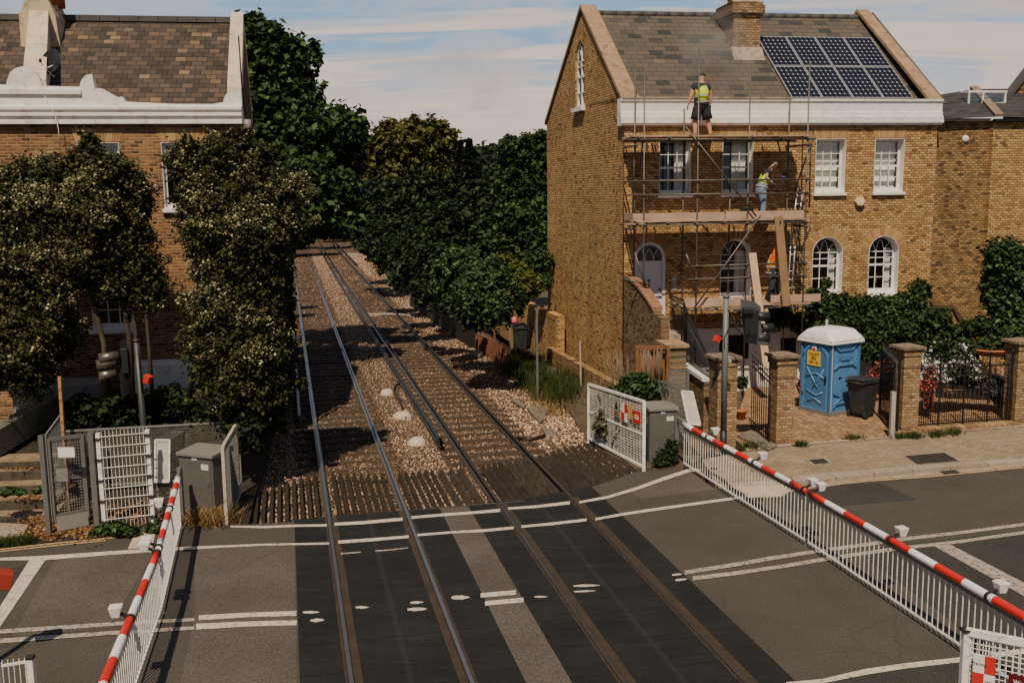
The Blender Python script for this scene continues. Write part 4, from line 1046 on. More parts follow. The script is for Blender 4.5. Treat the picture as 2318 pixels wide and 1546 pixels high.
# railing helper: bars between a bottom polyline and a top polyline
def railing(name, label, P0, P1, top0, top1, bot0, bot1, n, r=.011, spear=.07, mat=None, group=None, rails=((.04), (.92)), cat='railing'):
    P0, P1 = Vector(P0), Vector(P1); base = Vector((P0.x, P0.y, min(bot0, bot1)))
    th = thing(name, label, cat, base, 0, group); mt = mat or M_BLACKMET
    m = MB()
    for i in range(n+1):
        f = i/n; p = P0.lerp(P1, f); zt = top0+(top1-top0)*f; zb3 = bot0+(bot1-bot0)*f
        m.tube([(p.x, p.y, zb3), (p.x, p.y, zt)], r, 5, smooth=True)
        if spear: m.tube([(p.x, p.y, zt-.004), (p.x, p.y, zt+spear*.4), (p.x, p.y, zt+spear)], [r*1.0, r*2.1, .001], 5)
    m.build('bars', mt, th, world=True)
    for f_ in rails:
        m = MB(); a = Vector((P0.x, P0.y, bot0+(top0-bot0)*f_)); b = Vector((P1.x, P1.y, bot1+(top1-bot1)*f_)); m.bar(a, b, .018, .03); m.build('rail', mt, th, world=True)
    return th
def L2W(x, y, z=0): return F0+Rm @ Vector((x, y, z))
A_, B_, C_, D_ = L2W(1.47, -.05), L2W(1.47, -1.25), L2W(.95, -3.1), L2W(.78, -5.35)
railing('stair_railing', 'black iron railing on the landing beside the grey door', A_, B_, 3.02, 2.98, 2.02, 2.02, 12)
railing('stair_railing', 'black iron railing turning down the entrance steps', B_, C_, 2.98, 2.88, 2.0, 1.5, 12)
railing('stair_railing', 'sloping black spearhead railing on the white coping left of the signal post', C_, D_, 2.90, 1.98, 1.53, 1.50, 20)
sw = thing('side_wall', 'brick side wall with white coping running from the entrance steps to the pavement', 'wall', C_, 0)
dvec = (D_-C_).normalized(); B_S = B_W
def wall_seg(m, P, Q, z0_, z1_, t=.24):
    P, Q = Vector(P), Vector(Q); d = (Q-P).normalized(); n_ = Vector((d.y, -d.x, 0))*t/2
    m.prism([(P.x+n_.x, P.y+n_.y, z0_), (Q.x+n_.x, Q.y+n_.y, z0_), (Q.x-n_.x, Q.y-n_.y, z0_), (P.x-n_.x, P.y-n_.y, z0_)], (0, 0, z1_-z0_))
D2 = L2W(.72, -6.0)
m = MB(); wall_seg(m, C_, D_, -.3, 1.40); m.build('brickwork', B_S, sw, world=True)
m = MB(); wall_seg(m, C_, D_, 1.402, 1.50, .34); m.build('coping', M_WHITE_WORN, sw, world=True)

# ================================================================== neighbour at the far right
NA = R(81.14); Nn = thing('brick_house', 'dark yellow brick neighbour house with hipped grey roof at the right edge', 'house', L2W(10.06, 0, 0), RZH)
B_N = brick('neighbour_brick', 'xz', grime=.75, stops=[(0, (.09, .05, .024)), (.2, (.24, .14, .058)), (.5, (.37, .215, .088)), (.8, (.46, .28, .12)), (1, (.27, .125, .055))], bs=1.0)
B_N2 = brick('neighbour_brick_side', 'yz', grime=.75, bs=1.0)
m = MB(); m.bb(.0, 2.6, .35, 7.0, -.3, 8.25); m.build('recessed_wall', B_N, Nn)  # shade on the recess is put into its darker brick colour
m = MB(); m.bb(1.95, 7.5, .18, .34, -.3, 8.18); m.build('front_bay_wall', B_F, Nn)  # brighter facade brick stands in for sunlight on the bay
M_SLATE_D = tiles('dark_slate', [(0, (.025, .025, .026)), (.4, (.048, .045, .042)), (.8, (.065, .057, .048)), (1, (.035, .034, .033))], .34, .22, moss=(.07, .06, .04))
m = MB(); m.add([(-.1, .1, 8.262), (2.1, .1, 8.34), (7.6, .05, 8.24), (7.6, 3.2, 9.55), (3.2, 3.2, 9.50), (-.1, 3.4, 9.0)], [(0, 1, 4, 5), (1, 2, 3, 4)]); nr = m.build('roof', M_SLATE_D, Nn); set_uv(nr, lambda c: (c.x, c.y*1.4))
m = MB(); m.bar((2.05, .05, 8.38), (3.15, 3.15, 9.55), .26, .09); m.build('hip_tiles', plain('hip_mortar', (.22, .16, .11), .9, .3, 6, bump=.5), Nn)
m = MB(); m.bb(1.9, 7.6, .02, .17, 8.19, 8.28); m.bb(-.05, 1.88, .2, .34, 8.252, 8.30); m.build('gutter', M_BLACKMET, Nn)
def NL(x, y, d): c = HL(x, y, d, L2W0); return c[0], c[1]
L2W0 = F0+Rm @ Vector((10.06, 0, 0))
s0_, s1_ = NL(2192, 240, -1.6), NL(2276, 208, -1.6)
xa_, xb_, za_, zb_2 = s0_[0], s1_[0], s0_[1], s1_[1]
sky_ = MB()
for x_ in (xa_, (xa_+xb_)/2-.15, xb_): sky_.bar((x_, 1.6, za_), (x_, 1.6, zb_2), .05, .05)
sky_.bar((xa_-.05, 1.6, zb_2), (xb_+.05, 1.6, zb_2), .06, .06); sky_.bar((xa_, 1.6, za_), (xb_, 1.6, za_+.08), .06, .08); sky_.bar((xa_-.05, 2.0, zb_2+.03), (xb_+.05, 2.0, zb_2+.03), .06, .06); sky_.bar((xa_, 1.6, zb_2), (xa_, 2.0, zb_2+.03), .05); sky_.bar((xb_, 1.6, zb_2), (xb_, 2.0, zb_2+.03), .05)
sko = sky_.build('skylight', M_WHITE_WORN, Nn)
k = MB(); k.bb(xa_+.03, xb_-.03, 1.61, 1.63, za_, zb_2-.03); k.build('pane', M_GLASS, sko)
# gable piece rising at the picture edge
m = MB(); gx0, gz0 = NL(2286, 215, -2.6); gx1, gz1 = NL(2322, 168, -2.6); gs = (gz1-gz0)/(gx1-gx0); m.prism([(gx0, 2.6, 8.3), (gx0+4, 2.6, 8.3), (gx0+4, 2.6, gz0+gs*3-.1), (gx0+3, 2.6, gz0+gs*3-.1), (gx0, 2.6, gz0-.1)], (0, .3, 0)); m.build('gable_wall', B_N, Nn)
m = MB(); m.bar((gx0-.1, 2.7, gz0-.1*gs), (gx0+3, 2.7, gz0+gs*3), .42, .1); m.build('gable_coping', M_RIDGE, Nn)
m = MB(); m.lathe([(.001, -.05), (.10, -.045), (.12, 0)], (1.12, .345, 7.68), 12, axis='Y'); m.build('vent_cap', M_WHITE_WORN, Nn)
m = MB(); m.bar((.0, .30, 2.42), (1.0, .30, 2.35), .06, .1); m.bar((1.0, .30, 2.35), (2.0, .2, .7), .07, .1); m.bar((.9, .30, 2.45), (1.9, .25, 1.35), .05, .06); m.build('timber_rail', woodmat('brown_timber', (.05, .03, .018), (.12, .07, .04), 'x'), Nn)

# ================================================================== left house
F1 = Vector((-8.2995, 24.0918, 0.0))
def HL1(x, y, d=0.0): return HL(x, y, d, F1)
LH = thing('brick_house', 'brown brick terrace house with white scrolled parapet and mottled tile roof, behind the flowering shrubs', 'house', F1, RZH)
XR = 1.96; XL = -9.5; SH1 = -.064; DL = 8.5
B_L = brick('brown_brick', 'xz', stops=[(0, (.08, .04, .022)), (.2, (.18, .085, .038)), (.5, (.26, .125, .052)), (.8, (.33, .17, .07)), (1, (.20, .07, .035))], mortar_c=(.44, .31, .19), mort=.013, w=.2, grime=.35, dark=(.04, .022, .015))
lw = [(-1.80, -.90, 6.12, 7.46, 0), (.08, 1.02, 5.90, 7.46, 0), (-1.78, -.78, 3.02, 4.62, 0), (.66, 1.62, 3.02, 4.62, 0)]
lw = [(-1.80, -.86, 5.90, 7.46, 0), (.08, 1.02, 5.90, 7.46, 0), (-1.74, -.80, 3.05, 4.7, 0), (.70, 1.66, 3.05, 4.7, 0)]
m = MB(); wall_holes(m, XL, XR, -.3, 7.9, lw, depth=.12)
m.build('front_wall', [B_L, M_WHITE], LH)
m = MB()
def PL(y, z): return (XR+SH1*y, y, z)
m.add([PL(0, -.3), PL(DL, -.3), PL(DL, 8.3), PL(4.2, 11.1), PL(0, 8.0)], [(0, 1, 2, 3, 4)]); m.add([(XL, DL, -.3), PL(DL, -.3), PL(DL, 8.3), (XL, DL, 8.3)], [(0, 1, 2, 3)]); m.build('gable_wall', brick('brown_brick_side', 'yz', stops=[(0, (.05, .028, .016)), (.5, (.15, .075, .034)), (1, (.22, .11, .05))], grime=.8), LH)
for (a, b, z0_, z1_, _) in lw:
    window(LH, a, b, z0_, z1_, blind=(.3 if z0_ > 5 else None), cols=2 if z0_ > 5 else 3, rows=(1, 1) if z0_ > 5 else (2, 2), dep=.11)
    voussoir(LH, a, b, z1_+.02, .30, False, None)
# parapet: mouldings + scrolled top
m = MB(); prof = [(-.16, 8.28), (-.20, 8.26), (-.20, 8.20), (-.14, 8.18), (-.14, 8.14), (-.18, 8.12), (-.18, 8.06), (-.10, 8.04), (-.10, 7.99), (-.15, 7.97), (-.15, 7.88), (.0, 7.88), (.28, 7.88), (.28, 8.28)]
M_PARA = plain('white_painted_stucco', (.82, .75, .68), .8, .06, 2, bump=.9, dirt=(.56, .47, .40), fine=26)
m.prism([(XL, p[0], p[1]) for p in prof], (XR+.02-XL, 0, 0)); m.build('cornice', M_PARA, LH)
def scroll(pts_px, d=.10):
    return [HL1(x, y, d) for x, y in pts_px]
top = [(-60, 192), (14, 192), (16, 182), (22, 166), (34, 155), (50, 151), (64, 153), (78, 163), (88, 178), (94, 190), (96, 195), (180, 197), (182, 187), (188, 176), (196, 170), (208, 168), (211, 185), (214, 203), (220, 200), (230, 201), (244, 209), (258, 217), (270, 221), (274, 219), (280, 222), (282, 229), (290, 231), (400, 236), (480, 236), (505, 232), (508, 220), (514, 211), (524, 203), (538, 200), (543, 200)]
tp = scroll(top); 
poly = [(tp[0][0], 8.282)]+tp+[(XR+.02, tp[-1][1]), (XR+.02, 8.282)]
poly[-1] = (XR+.02, 8.282)
m = MB()
# triangulate via strips down to the base line
def strip_wall(m, tops, zbase, y0_, y1_):
    for k in range(len(tops)-1):
        a, b = tops[k], tops[k+1]
        if b[0]-a[0] < 1e-4: b = (a[0]+1e-3, b[1])
        m.add([(a[0], y0_, zbase), (b[0], y0_, zbase), (b[0], y0_, b[1]), (a[0], y0_, a[1]), (a[0], y1_, zbase), (b[0], y1_, zbase), (b[0], y1_, b[1]), (a[0], y1_, a[1])], [(0, 1, 2, 3), (5, 4, 7, 6), (3, 2, 6, 7)])
tp2 = [(XL, tp[0][1])]+tp+[(XR+.03, tp[-1][1])]
strip_wall(m, tp2, 8.28, -.10, .16)
a = tp2[-1]; m.add([(a[0], -.10, 8.28), (a[0], .16, 8.28), (a[0], .16, a[1]), (a[0], -.10, a[1])], [(0, 1, 2, 3)])
m.build('scrolled_parapet', M_PARA, LH)
# recessed panel mouldings on the parapet
zA = HL1(100, 206, .11)[1]; zB = HL1(100, 214, .11)[1]; xA = HL1(186, 240, .11)[0]
m = MB(); m.bb(XL, xA, -.16, -.104, zB, zA+.03); m.build('parapet_string', M_PARA, LH)
# roof
ZR1, YR1, ZE1 = 10.55, 4.2, 7.95
def roofz1(y): return ZE1+(ZR1-ZE1)*(y-.25)/(YR1-.25)
def on_roof1(x, y, lift=0.0):
    N = Vector((0, -(ZR1-ZE1)/(YR1-.25), 1)); Nw = Rm @ N; P0 = F1+Rm @ Vector((0, .25, ZE1+lift)); r = ray(x, y); t_ = (P0-CAM).dot(Nw)/r.dot(Nw); return Rm.inverted() @ (CAM+r*t_-F1)
# choose the ridge height so that the ridge sits on its row in the photo
def ridge_row(z):
    P = F1+Rm @ Vector((0, YR1, z)); d = P-CAM; return 773-FPX*d.dot(UP)/d.dot(FWD)
lo, hi = 9.0, 13.0
for _ in range(30):
    mid_ = (lo+hi)/2
    if ridge_row(mid_) > 48: lo = mid_
    else: hi = mid_
ZR1 = lo
M_TILE = tiles('clay_tile', [(0, (.035, .026, .020)), (.3, (.055, .039, .029)), (.6, (.075, .052, .037)), (.8, (.095, .062, .042)), (.90, (.12, .077, .048)), (.95, (.19, .115, .062)), (.98, (.21, .14, .085)), (1, (.06, .048, .04))], .27, .215, moss=(.075, .065, .04), bs=1.0, gap=.01)
sl1 = math.hypot(YR1-.25, ZR1-ZE1)
m = MB(); m.add([(XL, .25, ZE1), (XR-.02+SH1*.25, .25, ZE1), (XR-.02+SH1*YR1, YR1, ZR1), (XL, YR1, ZR1), (XR-.02+SH1*DL, DL, 8.2), (XL, DL, 8.2)], [(0, 1, 2, 3), (3, 2, 4, 5)])
r1 = m.build('roof', M_TILE, LH); set_uv(r1, lambda c: (c.x, (c.y-.25)/(YR1-.25)*sl1))
m = MB()
for i in range(23):
    x = XL+i*.5; x2 = min(x+.485, XR-.3)
    if x2 > x: m.bar((x, YR1, ZR1+.03), (x2, YR1, ZR1+.03), .26, .15)
m.build('ridge_tiles', M_RIDGE, LH)
# gable parapet, cream
M_CREAM = plain('cream_stucco', (.60, .48, .36), .9, .12, 1.5, bump=.5, dirt=(.36, .25, .16))
m = MB()
g0 = (.1, HL1(520, 206, 0)[1]); ztop = ZR1+.25
v = [(XR+SH1*.1-.30, .1, 8.2), (XR+.03+SH1*.1, .1, 8.2), (XR+.03+SH1*YR1, YR1, ztop-.5), (XR-.30+SH1*YR1, YR1, ztop-.5)]
v2 = [(XR+SH1*.1-.30, .1, 8.75), (XR+.03+SH1*.1, .1, 8.75), (XR+.03+SH1*YR1, YR1, ztop), (XR-.30+SH1*YR1, YR1, ztop)]
m.add(v+v2, [(0, 1, 2, 3), (4, 7, 6, 5), (0, 4, 5, 1), (1, 5, 6, 2), (2, 6, 7, 3), (3, 7, 4, 0)])
v = [(XR-.30+SH1*YR1, YR1, ztop-.5), (XR+.03+SH1*YR1, YR1, ztop-.5), (XR+.03+SH1*DL, DL, 8.2), (XR-.3+SH1*DL, DL, 8.2)]; v2 = [(a[0], a[1], a[2]+(.5 if a[1] < 5 else .4)) for a in v]
m.add(v+v2, [(0, 1, 2, 3), (4, 7, 6, 5), (0, 4, 5, 1), (1, 5, 6, 2), (2, 6, 7, 3), (3, 7, 4, 0)])
m.build('gable_parapet', M_CREAM, LH)
# chimney, rendered, with sloping buttress down to the parapet
q0 = on_roof1(48, 108); q1 = on_roof1(146, 110)
M_RENDCH = plain('cream_render', (.50, .38, .25), .9, .15, 1.2, bump=.6, dirt=(.24, .16, .10))
m = MB(); yc = q0.y; zc0 = roofz1(yc)-.3; zt_ = zabove(F1+Rm @ Vector((q0.x, yc, 0)), 10)
m.add([(q0.x, yc, zc0), (q1.x-.08, yc, zc0), (q1.x-.08, yc+1.7, zc0+.5), (q0.x, yc+1.7, zc0+.5), (q0.x-.03, yc+.12, zt_-.25), (q1.x-.20, yc+.12, zt_-.25), (q1.x-.20, yc+1.5, zt_-.25), (q0.x-.03, yc+1.5, zt_-.25), (q0.x+.15, yc+.15, zt_+.15), (q1.x-.36, yc+.15, zt_+.15), (q1.x-.36, yc+1.5, zt_+.15), (q0.x+.15, yc+1.5, zt_+.15)],
      [(0, 1, 5, 4), (1, 2, 6, 5), (2, 3, 7, 6), (3, 0, 4, 7), (4, 5, 9, 8), (5, 6, 10, 9), (6, 7, 11, 10), (7, 4, 8, 11), (8, 9, 10, 11)])
c1 = m.build('chimney', M_RENDCH, LH)
for k_ in range(2):
    m = MB(); m.lathe([(.15, zt_+.1), (.13, zt_+.7), (.17, zt_+.72), (.17, zt_+.8), (.12, zt_+.8)], ((q0.x+q1.x)/2+.2, yc+.5+k_*.6, 0), 14); m.build('chimney_pot', M_TERRA, c1)
b0 = HL1(74, 190, .0); 
m = MB(); xa_, xb_ = b0[0]-.26, b0[0]+.26
xt_ = (q0.x+q1.x)/2
zst = zc0+1.25
m.add([(xa_, .12, 8.3), (xb_, .12, 8.3), (xt_+.16, yc+.15, zc0), (xt_-.30, yc+.15, zc0), (xa_, .12, 8.9), (xb_, .12, 8.9), (xt_+.16, yc+.15, zst), (xt_-.30, yc+.15, zst)], [(0, 1, 2, 3), (4, 7, 6, 5), (0, 4, 5, 1), (1, 5, 6, 2), (2, 6, 7, 3), (3, 7, 4, 0)]); m.build('chimney_buttress', M_CREAM, LH)
# rain pipe and hopper at the corner
M_GREYPIPE = plain('grey_pipe', (.22, .20, .18), .5, .15)
m = MB(); hx, hz = HL1(556, 292, .05); m.tube([(XR+.02, .05, 9.9), (XR+.04, .02, 8.8), (XR+.10, 0, 8.1)], .02, 6); m.tube([(XR+.12, -.02, 7.75), (XR+.12, -.02, .1)], .05, 8); m.build('downpipe', M_BLACKMET, LH)
m = MB(); m.lathe([(.07, 7.72), (.09, 7.78), (.09, 7.98), (.001, 7.98)], (XR+.13, -.04, 0), 12); m.build('hopper_head', M_GREYPIPE, LH)
# cable hanging over the parapet
m = MB(); cpts = [(95, 196), (100, 215), (112, 240), (125, 262), (132, 290), (136, 330)]
pp = []
for i, (x, y) in enumerate(cpts): c_ = HL1(x, y, .13 if i < 2 else .22); pp.append((c_[0], -(.13 if i < 2 else .22), c_[1]))
m.tube(pp, .009, 5); m.build('cable', M_WHITE_WORN, LH)
# white bay roof and garden frontage at ground level
m = MB(); wb = HL1(305, 808, .5); m.bb(-.85, 1.2, -.9, -.03, 1.72, 2.30); m.build('bay_cornice', M_WHITE_WORN, LH)
m = MB(); m.bb(-.78, 1.12, -.82, -.03, .2, 1.718); m.build('bay_wall', M_RENDER, LH)
m = MB(); m.bb(-.6, .3, -.826, -.80, .5, 1.6); m.build('bay_window', M_DARKROOM, LH)
m = MB(); m.bb(-3.3, -1.45, -1.2, -.2, -.2, 1.95); m.build('porch', plain('grey_render', (.24, .225, .20), .9, .15, 2, bump=.3), LH)
m = MB(); m.bb(-2.7, -2.0, -1.22, -1.15, -.1, 1.5); m.build('porch_door', M_DARKROOM, LH)

# satellite dish
dp = on_roof1(108, 188); dw = F1+Rm @ Vector((dp.x, .25, 8.6))
dh = thing('satellite_dish', 'round black satellite dish on a white bracket above the scrolled parapet', 'satellite dish', dw, RZH)
dc = Vector(AT(122, 143, (F1+Rm @ Vector((0, .35, 0))).y+.2)); dcl = Rm.inverted() @ (dc-dw)
M_DISH = plain('black_dish', (.022, .024, .026), .45, .2, 4, .2, bump=.1)
m = MB(); ax3 = Vector((-.55, -.75, .22)).normalized(); q = ax3.to_track_quat('Z', 'Y').to_matrix()
n = 24; V = []; F = []
for i in range(6):
    rr = .34*i/5; zz = .09*(i/5)**2
    for k_ in range(n):
        a_ = 2*math.pi*k_/n; V.append(dcl+q @ Vector((rr*math.cos(a_), rr*math.sin(a_)*.92, zz)))
F = [(i*n+k_, i*n+(k_+1) % n, (i+1)*n+(k_+1) % n, (i+1)*n+k_) for i in range(5) for k_ in range(n)]
m.add(V, F, 0, True); do = m.build('reflector', M_DISH, dh, fixn=False); do.modifiers.new('s', 'SOLIDIFY').thickness = .015
m = MB(); f_ = dcl+ax3*.38+Vector((0, 0, -.12)); m.tube([dcl+Vector((0, 0, -.30)), dcl+Vector((0, -.12, -.34)), f_], .014, 6); m.build('feed_arm', M_WHITE_WORN, dh)
m = MB(); m.lathe([(.001, 0), (.035, .01), (.03, .09), (.001, .1)], tuple(f_), 10); m.build('receiver', M_BLACKMET, dh)
m = MB(); m.tube([(0, 0, -.1), (0, .0, dcl.z-.35), dcl+Vector((0, .03, -.05))], .02, 6); m.build('bracket', M_WHITE_WORN, dh)
# ================================================================== level crossing furniture
M_GALV = plain('galvanised_steel', (.19, .185, .175), .5, .15, 6, .45, bump=.1, dirt=(.18, .15, .12))
M_GREYP = plain('grey_painted_steel', (.20, .195, .18), .6, .1, 4, bump=.1, dirt=(.14, .12, .10))
M_WPAINT = plain('white_painted_steel', (.78, .73, .68), .5, .07, 6, bump=.1, dirt=(.50, .42, .34))
M_CAB = plain('grey_cabinet_paint', (.105, .098, .088), .55, .07, 3, bump=.15, dirt=(.085, .075, .065))
M_CABTOP = plain('pale_cabinet_top', (.19, .175, .155), .6, .1, 3, bump=.2)
M_REDP = plain('signal_red_paint', (.55, .03, .012), .55, .08, 5, bump=.05)
M_LABEL = plain('label_plate', (.62, .58, .52), .5, .08, 8)
M_BLACKP = plain('black_paint', (.014, .014, .015), .5, .3, 5, bump=.1)
def boommat():
    return [plain('boom_white', (.80, .77, .74), .4, .05, 5, bump=.05), plain('boom_red', (.60, .018, .012), .4, .08, 5, bump=.05)]
M_BW, M_BR = boommat()
def wiremesh(m, P0, P1, z0, z1, nx, nz_, r, doubles=False, frontz=None):
    P0, P1 = Vector(P0), Vector(P1)
    for i in range(nx+1):
        p = P0.lerp(P1, i/nx); m.bar((p.x, p.y, z0), (p.x, p.y, z1), r*2, r*2)
    for j in range(nz_+1):
        z = z0+(z1-z0)*j/nz_; m.bar((P0.x, P0.y, z), (P1.x, P1.y, z), r*2.2, r*2.2)
def frame_panel(name, label, cat, Pa, Pb, za, zb0, h0, h1, w, mat, meshmat, nx, nz_, r=.003, mid=None, group=None, post0=True, post1=True):
    """upright mesh panel between two ground points; returns root"""
    Pa, Pb = Vector(Pa), Vector(Pb); base = (Pa+Pb)/2; base.z = min(Pa.z, Pb.z)
    th = thing(name, label, cat, base, 0, group)
    z0 = za; m = MB()
    a0, a1 = Vector((Pa.x, Pa.y, z0)), Vector((Pa.x, Pa.y, h0)); b0_, b1_ = Vector((Pb.x, Pb.y, zb0)), Vector((Pb.x, Pb.y, h1))
    m.bar(a0-Vector((0, 0, .1)), a1, w, w); m.bar(b0_-Vector((0, 0, .1)), b1_, w*1.3, w*1.3)
    m.bar(a1, b1_, w, w); m.bar(a0+Vector((0, 0, .03)), b0_+Vector((0, 0, .03)), w, w)
    if mid: 
        for f in mid: m.bar(a0.lerp(a1, f), b0_.lerp(b1_, f), w*.6, w*.6)
    m.build('frame', mat, th, world=True)
    m = MB()
    for i in range(1, nx):
        f = i/nx; p, q = a0.lerp(b0_, f), a1.lerp(b1_, f); m.bar(p, q, r*2, r*2)
    for j in range(1, nz_):
        f = j/nz_; m.bar(a0.lerp(a1, f), b0_.lerp(b1_, f), r*2, r*2)
    m.build('mesh', meshmat, th, world=True)
    return th
# right white mesh fence
Pa, Pb = G(1332, 1000), G(1457, 1058)
wf = frame_panel('mesh_fence', 'white framed wire mesh fence carrying warning signs, beside the timber guard', 'fence', Pa, Pb, .07, -.02, 1.47, 1.52, .055, M_WPAINT, M_WPAINT, 40, 24, .0030, mid=(.5,))
def sign_on(parent, Pa, Pb, f0, f1, z0, z1, mat, name='sign', off=.05, zslope=0.0):
    Pa, Pb = Vector(Pa), Vector(Pb); d = (Pb-Pa); d.z = 0; n_ = Vector((d.y, -d.x, 0)).normalized()
    if n_.y > 0: n_ = -n_
    a = Pa.lerp(Pb, f0)+n_*off; b = Pa.lerp(Pb, f1)+n_*off
    m = MB(); m.prism([(a.x, a.y, z0), (b.x, b.y, z0), (b.x, b.y, z1), (a.x, a.y, z1)], tuple(n_*.008)); o = m.build(name, mat, parent, world=True)
    return o, a, b, n_
def lettering(parent_obj, a, b, n_, z, txt, size, mat, xf=.5, sx=1.0):
    d = (Vector((b.x-a.x, b.y-a.y, 0))).normalized(); c = Vector(a).lerp(Vector(b), xf)+n_*.0105
    M = Matrix(((d.x, 0, n_.x, c.x), (d.y, 0, n_.y, c.y), (0, 1, 0, z), (0, 0, 0, 1)))
    return text_mesh(txt, size, mat, parent_obj, XF[parent_obj.name].inverted() @ M, sx=sx)
M_SRED = plain('sign_red', (.55, .03, .02), .5, .06); M_SWHITE = plain('sign_white', (.78, .72, .66), .5, .06); M_SAMBER = plain('sign_amber', (.62, .27, .03), .5, .08); M_SGREY = plain('sign_back_grey', (.30, .27, .23), .5, .1); M_SDRED = plain('sign_dark_red', (.10, .006, .008), .5, .08)
zt = 1.36; o, a, b, n_ = sign_on(wf, Pa, Pb, .525, .605, .94, 1.36, M_SGREY, 'hazard_sign')
k = MB(); d_ = (b-a); p0 = a+d_*.12+n_*.010; p1_ = a+d_*.88+n_*.010; pm = a+d_*.5+n_*.010
k.prism([(p0.x, p0.y, 1.13), (p1_.x, p1_.y, 1.13), (pm.x, pm.y, 1.34)], tuple(n_*.002)); k.build('triangle', M_BLACKP, o, world=True)
k = MB(); k.prism([(a.x+n_.x*.010, a.y+n_.y*.010, .97), (b.x+n_.x*.010, b.y+n_.y*.010, .97), (b.x+n_.x*.010, b.y+n_.y*.010, 1.09), (a.x+n_.x*.010, a.y+n_.y*.010, 1.09)], tuple(n_*.002)); k.build('notice', plain('brown_notice', (.20, .10, .04), .6), o, world=True)
for (f0, f1, z0_, z1_, mt, nm) in ((.655, .705, 1.12, 1.33, M_SWHITE, 'limit_sign'), (.705, .755, 1.12, 1.33, M_SRED, 'limit_sign'), (.655, .705, .91, 1.12, M_SRED, 'limit_sign'), (.705, .755, .91, 1.12, M_SWHITE, 'limit_sign'), (.79, .83, 1.02, 1.36, M_SAMBER, 'amber_sign')):
    sign_on(wf, Pa, Pb, f0, f1, z0_, z1_, mt, nm)
o, a, b, n_ = sign_on(wf, Pa, Pb, .855, .975, .98, 1.27, M_SRED, 'warning_sign')
lettering(o, a, b, n_, 1.13, 'Warning\nDo not trespass\non the railway', .042, M_SWHITE, sx=.75)

# small white mesh panel lower right corner and its signs
Pc = G(2172, 1690); Pd = G(2640, 1860)
zc_t = zabove(Pc, 1428)
def zfit(P, y): return zabove(P, y)
Pd = Pc+(G(2600, 1800)-Pc).normalized()*2.6
cf = frame_panel('mesh_fence', 'white framed wire mesh fence with red and white warning board at the lower right corner', 'fence', Pc, Pd, .06, .06, zc_t, zc_t, .075, M_WPAINT, M_WPAINT, 44, 22, .004)
def on_panel(x, y, Pa, Pb):
    n_ = Vector((Pb.y-Pa.y, -(Pb.x-Pa.x), 0)).normalized(); r = ray(x, y); t_ = (Pa-CAM).dot(n_)/r.dot(n_); P = CAM+r*t_
    L = (Pb-Pa).length; return (P-Pa).dot((Pb-Pa).normalized())/L, P.z
fa, z1_ = on_panel(2206, 1474, Pc, Pd); fb, _ = on_panel(2256, 1500, Pc, Pd); _, z0_ = on_panel(2206, 1546, Pc, Pd); zm = z1_-(z1_-z0_)*.56
fm = (fa+fb)/2
fw_ = fb-fa
o, a, b, n_ = sign_on(cf, Pc, Pd, fa, fa+fw_*.5, zm, z1_, M_SWHITE, 'limit_sign', .055); lettering(o, a, b, n_, (zm+z1_)/2, 'Warning', .052, M_TXTK, sx=.8)
sign_on(cf, Pc, Pd, fa+fw_*.5, fb, zm, z1_, M_SRED, 'limit_sign', .055); sign_on(cf, Pc, Pd, fa, fa+fw_*.5, zm-(z1_-zm), zm, M_SRED, 'limit_sign', .055)
o, a, b, n_ = sign_on(cf, Pc, Pd, fa+fw_*.5, fb, zm-(z1_-zm), zm, M_SWHITE, 'limit_sign', .055); lettering(o, a, b, n_, zm-.5*(z1_-zm), 'Limited\nclearance', .038, M_TXTK, sx=.75)
fa2, zz = on_panel(2285, 1518, Pc, Pd); fb2 = fa2+fw_*1.6
o, a, b, n_ = sign_on(cf, Pc, Pd, fa2, fb2, zz-.42, zz, M_SDRED, 'warning_sign', .055); lettering(o, a, b, n_, zz-.12, 'Warning\nDo not', .075, M_SWHITE, .42, sx=.8)
m = MB(); m.bar((Pc.x, Pc.y, zc_t), (Pc.x, Pc.y, zc_t+.03), .11, .11); m.build('post_cap', M_BLACKRUB, cf, world=True)

# barrier machine cabinets
def cabinet(label, Pl, Pr, depth, h, tag_pos=True):
    Pl, Pr = Vector(Pl), Vector(Pr); d = (Pr-Pl); d.z = 0; wd = d.length; rz = math.atan2(d.y, d.x); c = (Pl+Pr)/2
    th = thing('equipment_cabinet', label, 'cabinet', (Pl.x, Pl.y, 0), rz, 'barrier cabinets')
    m = MB(); m.bb(0, wd, 0, depth, -.2, h-.09); bevel(m.build('body', M_CAB, th), .008)
    m = MB(); z_ = h-.088
    m.add([(-.03, -.04, z_), (wd+.03, -.04, z_), (wd+.03, depth+.03, z_), (-.03, depth+.03, z_), (-.03, -.04, z_+.06), (wd+.03, -.04, z_+.06), (wd+.03, depth+.03, z_+.10), (-.03, depth+.03, z_+.10)], [(0, 3, 2, 1), (4, 5, 6, 7), (0, 1, 5, 4), (1, 2, 6, 5), (2, 3, 7, 6), (3, 0, 4, 7)]); bevel(m.build('lid', M_CABTOP, th), .006)
    m = MB(); m.bb(.05, wd-.05, -.014, -.001, .06, h-.17); dr_ = bevel(m.build('door', M_CAB, th), .005)
    m = MB(); m.bb(wd*.40, wd*.55, -.010, -.002, h-.155, h-.105); m.build('tag', M_LABEL, th)
    m = MB(); m.bb(wd-.26, wd-.09, -.020, -.015, h-.33, h-.22); m.build('label', M_LABEL, dr_)
    m = MB(); m.bb(wd-.13, wd-.09, -.035, -.015, h*.5, h*.5+.09); m.build('handle', M_GALV, dr_)
    m = MB(); m.lathe([(.001, -.06), (.11, -.06), (.13, -.02), (.06, .0), (.06, .05)], (-.02, depth*.45, h*.68), 12, axis='X'); m.build('crank_boss', M_GALV, th)
    return th
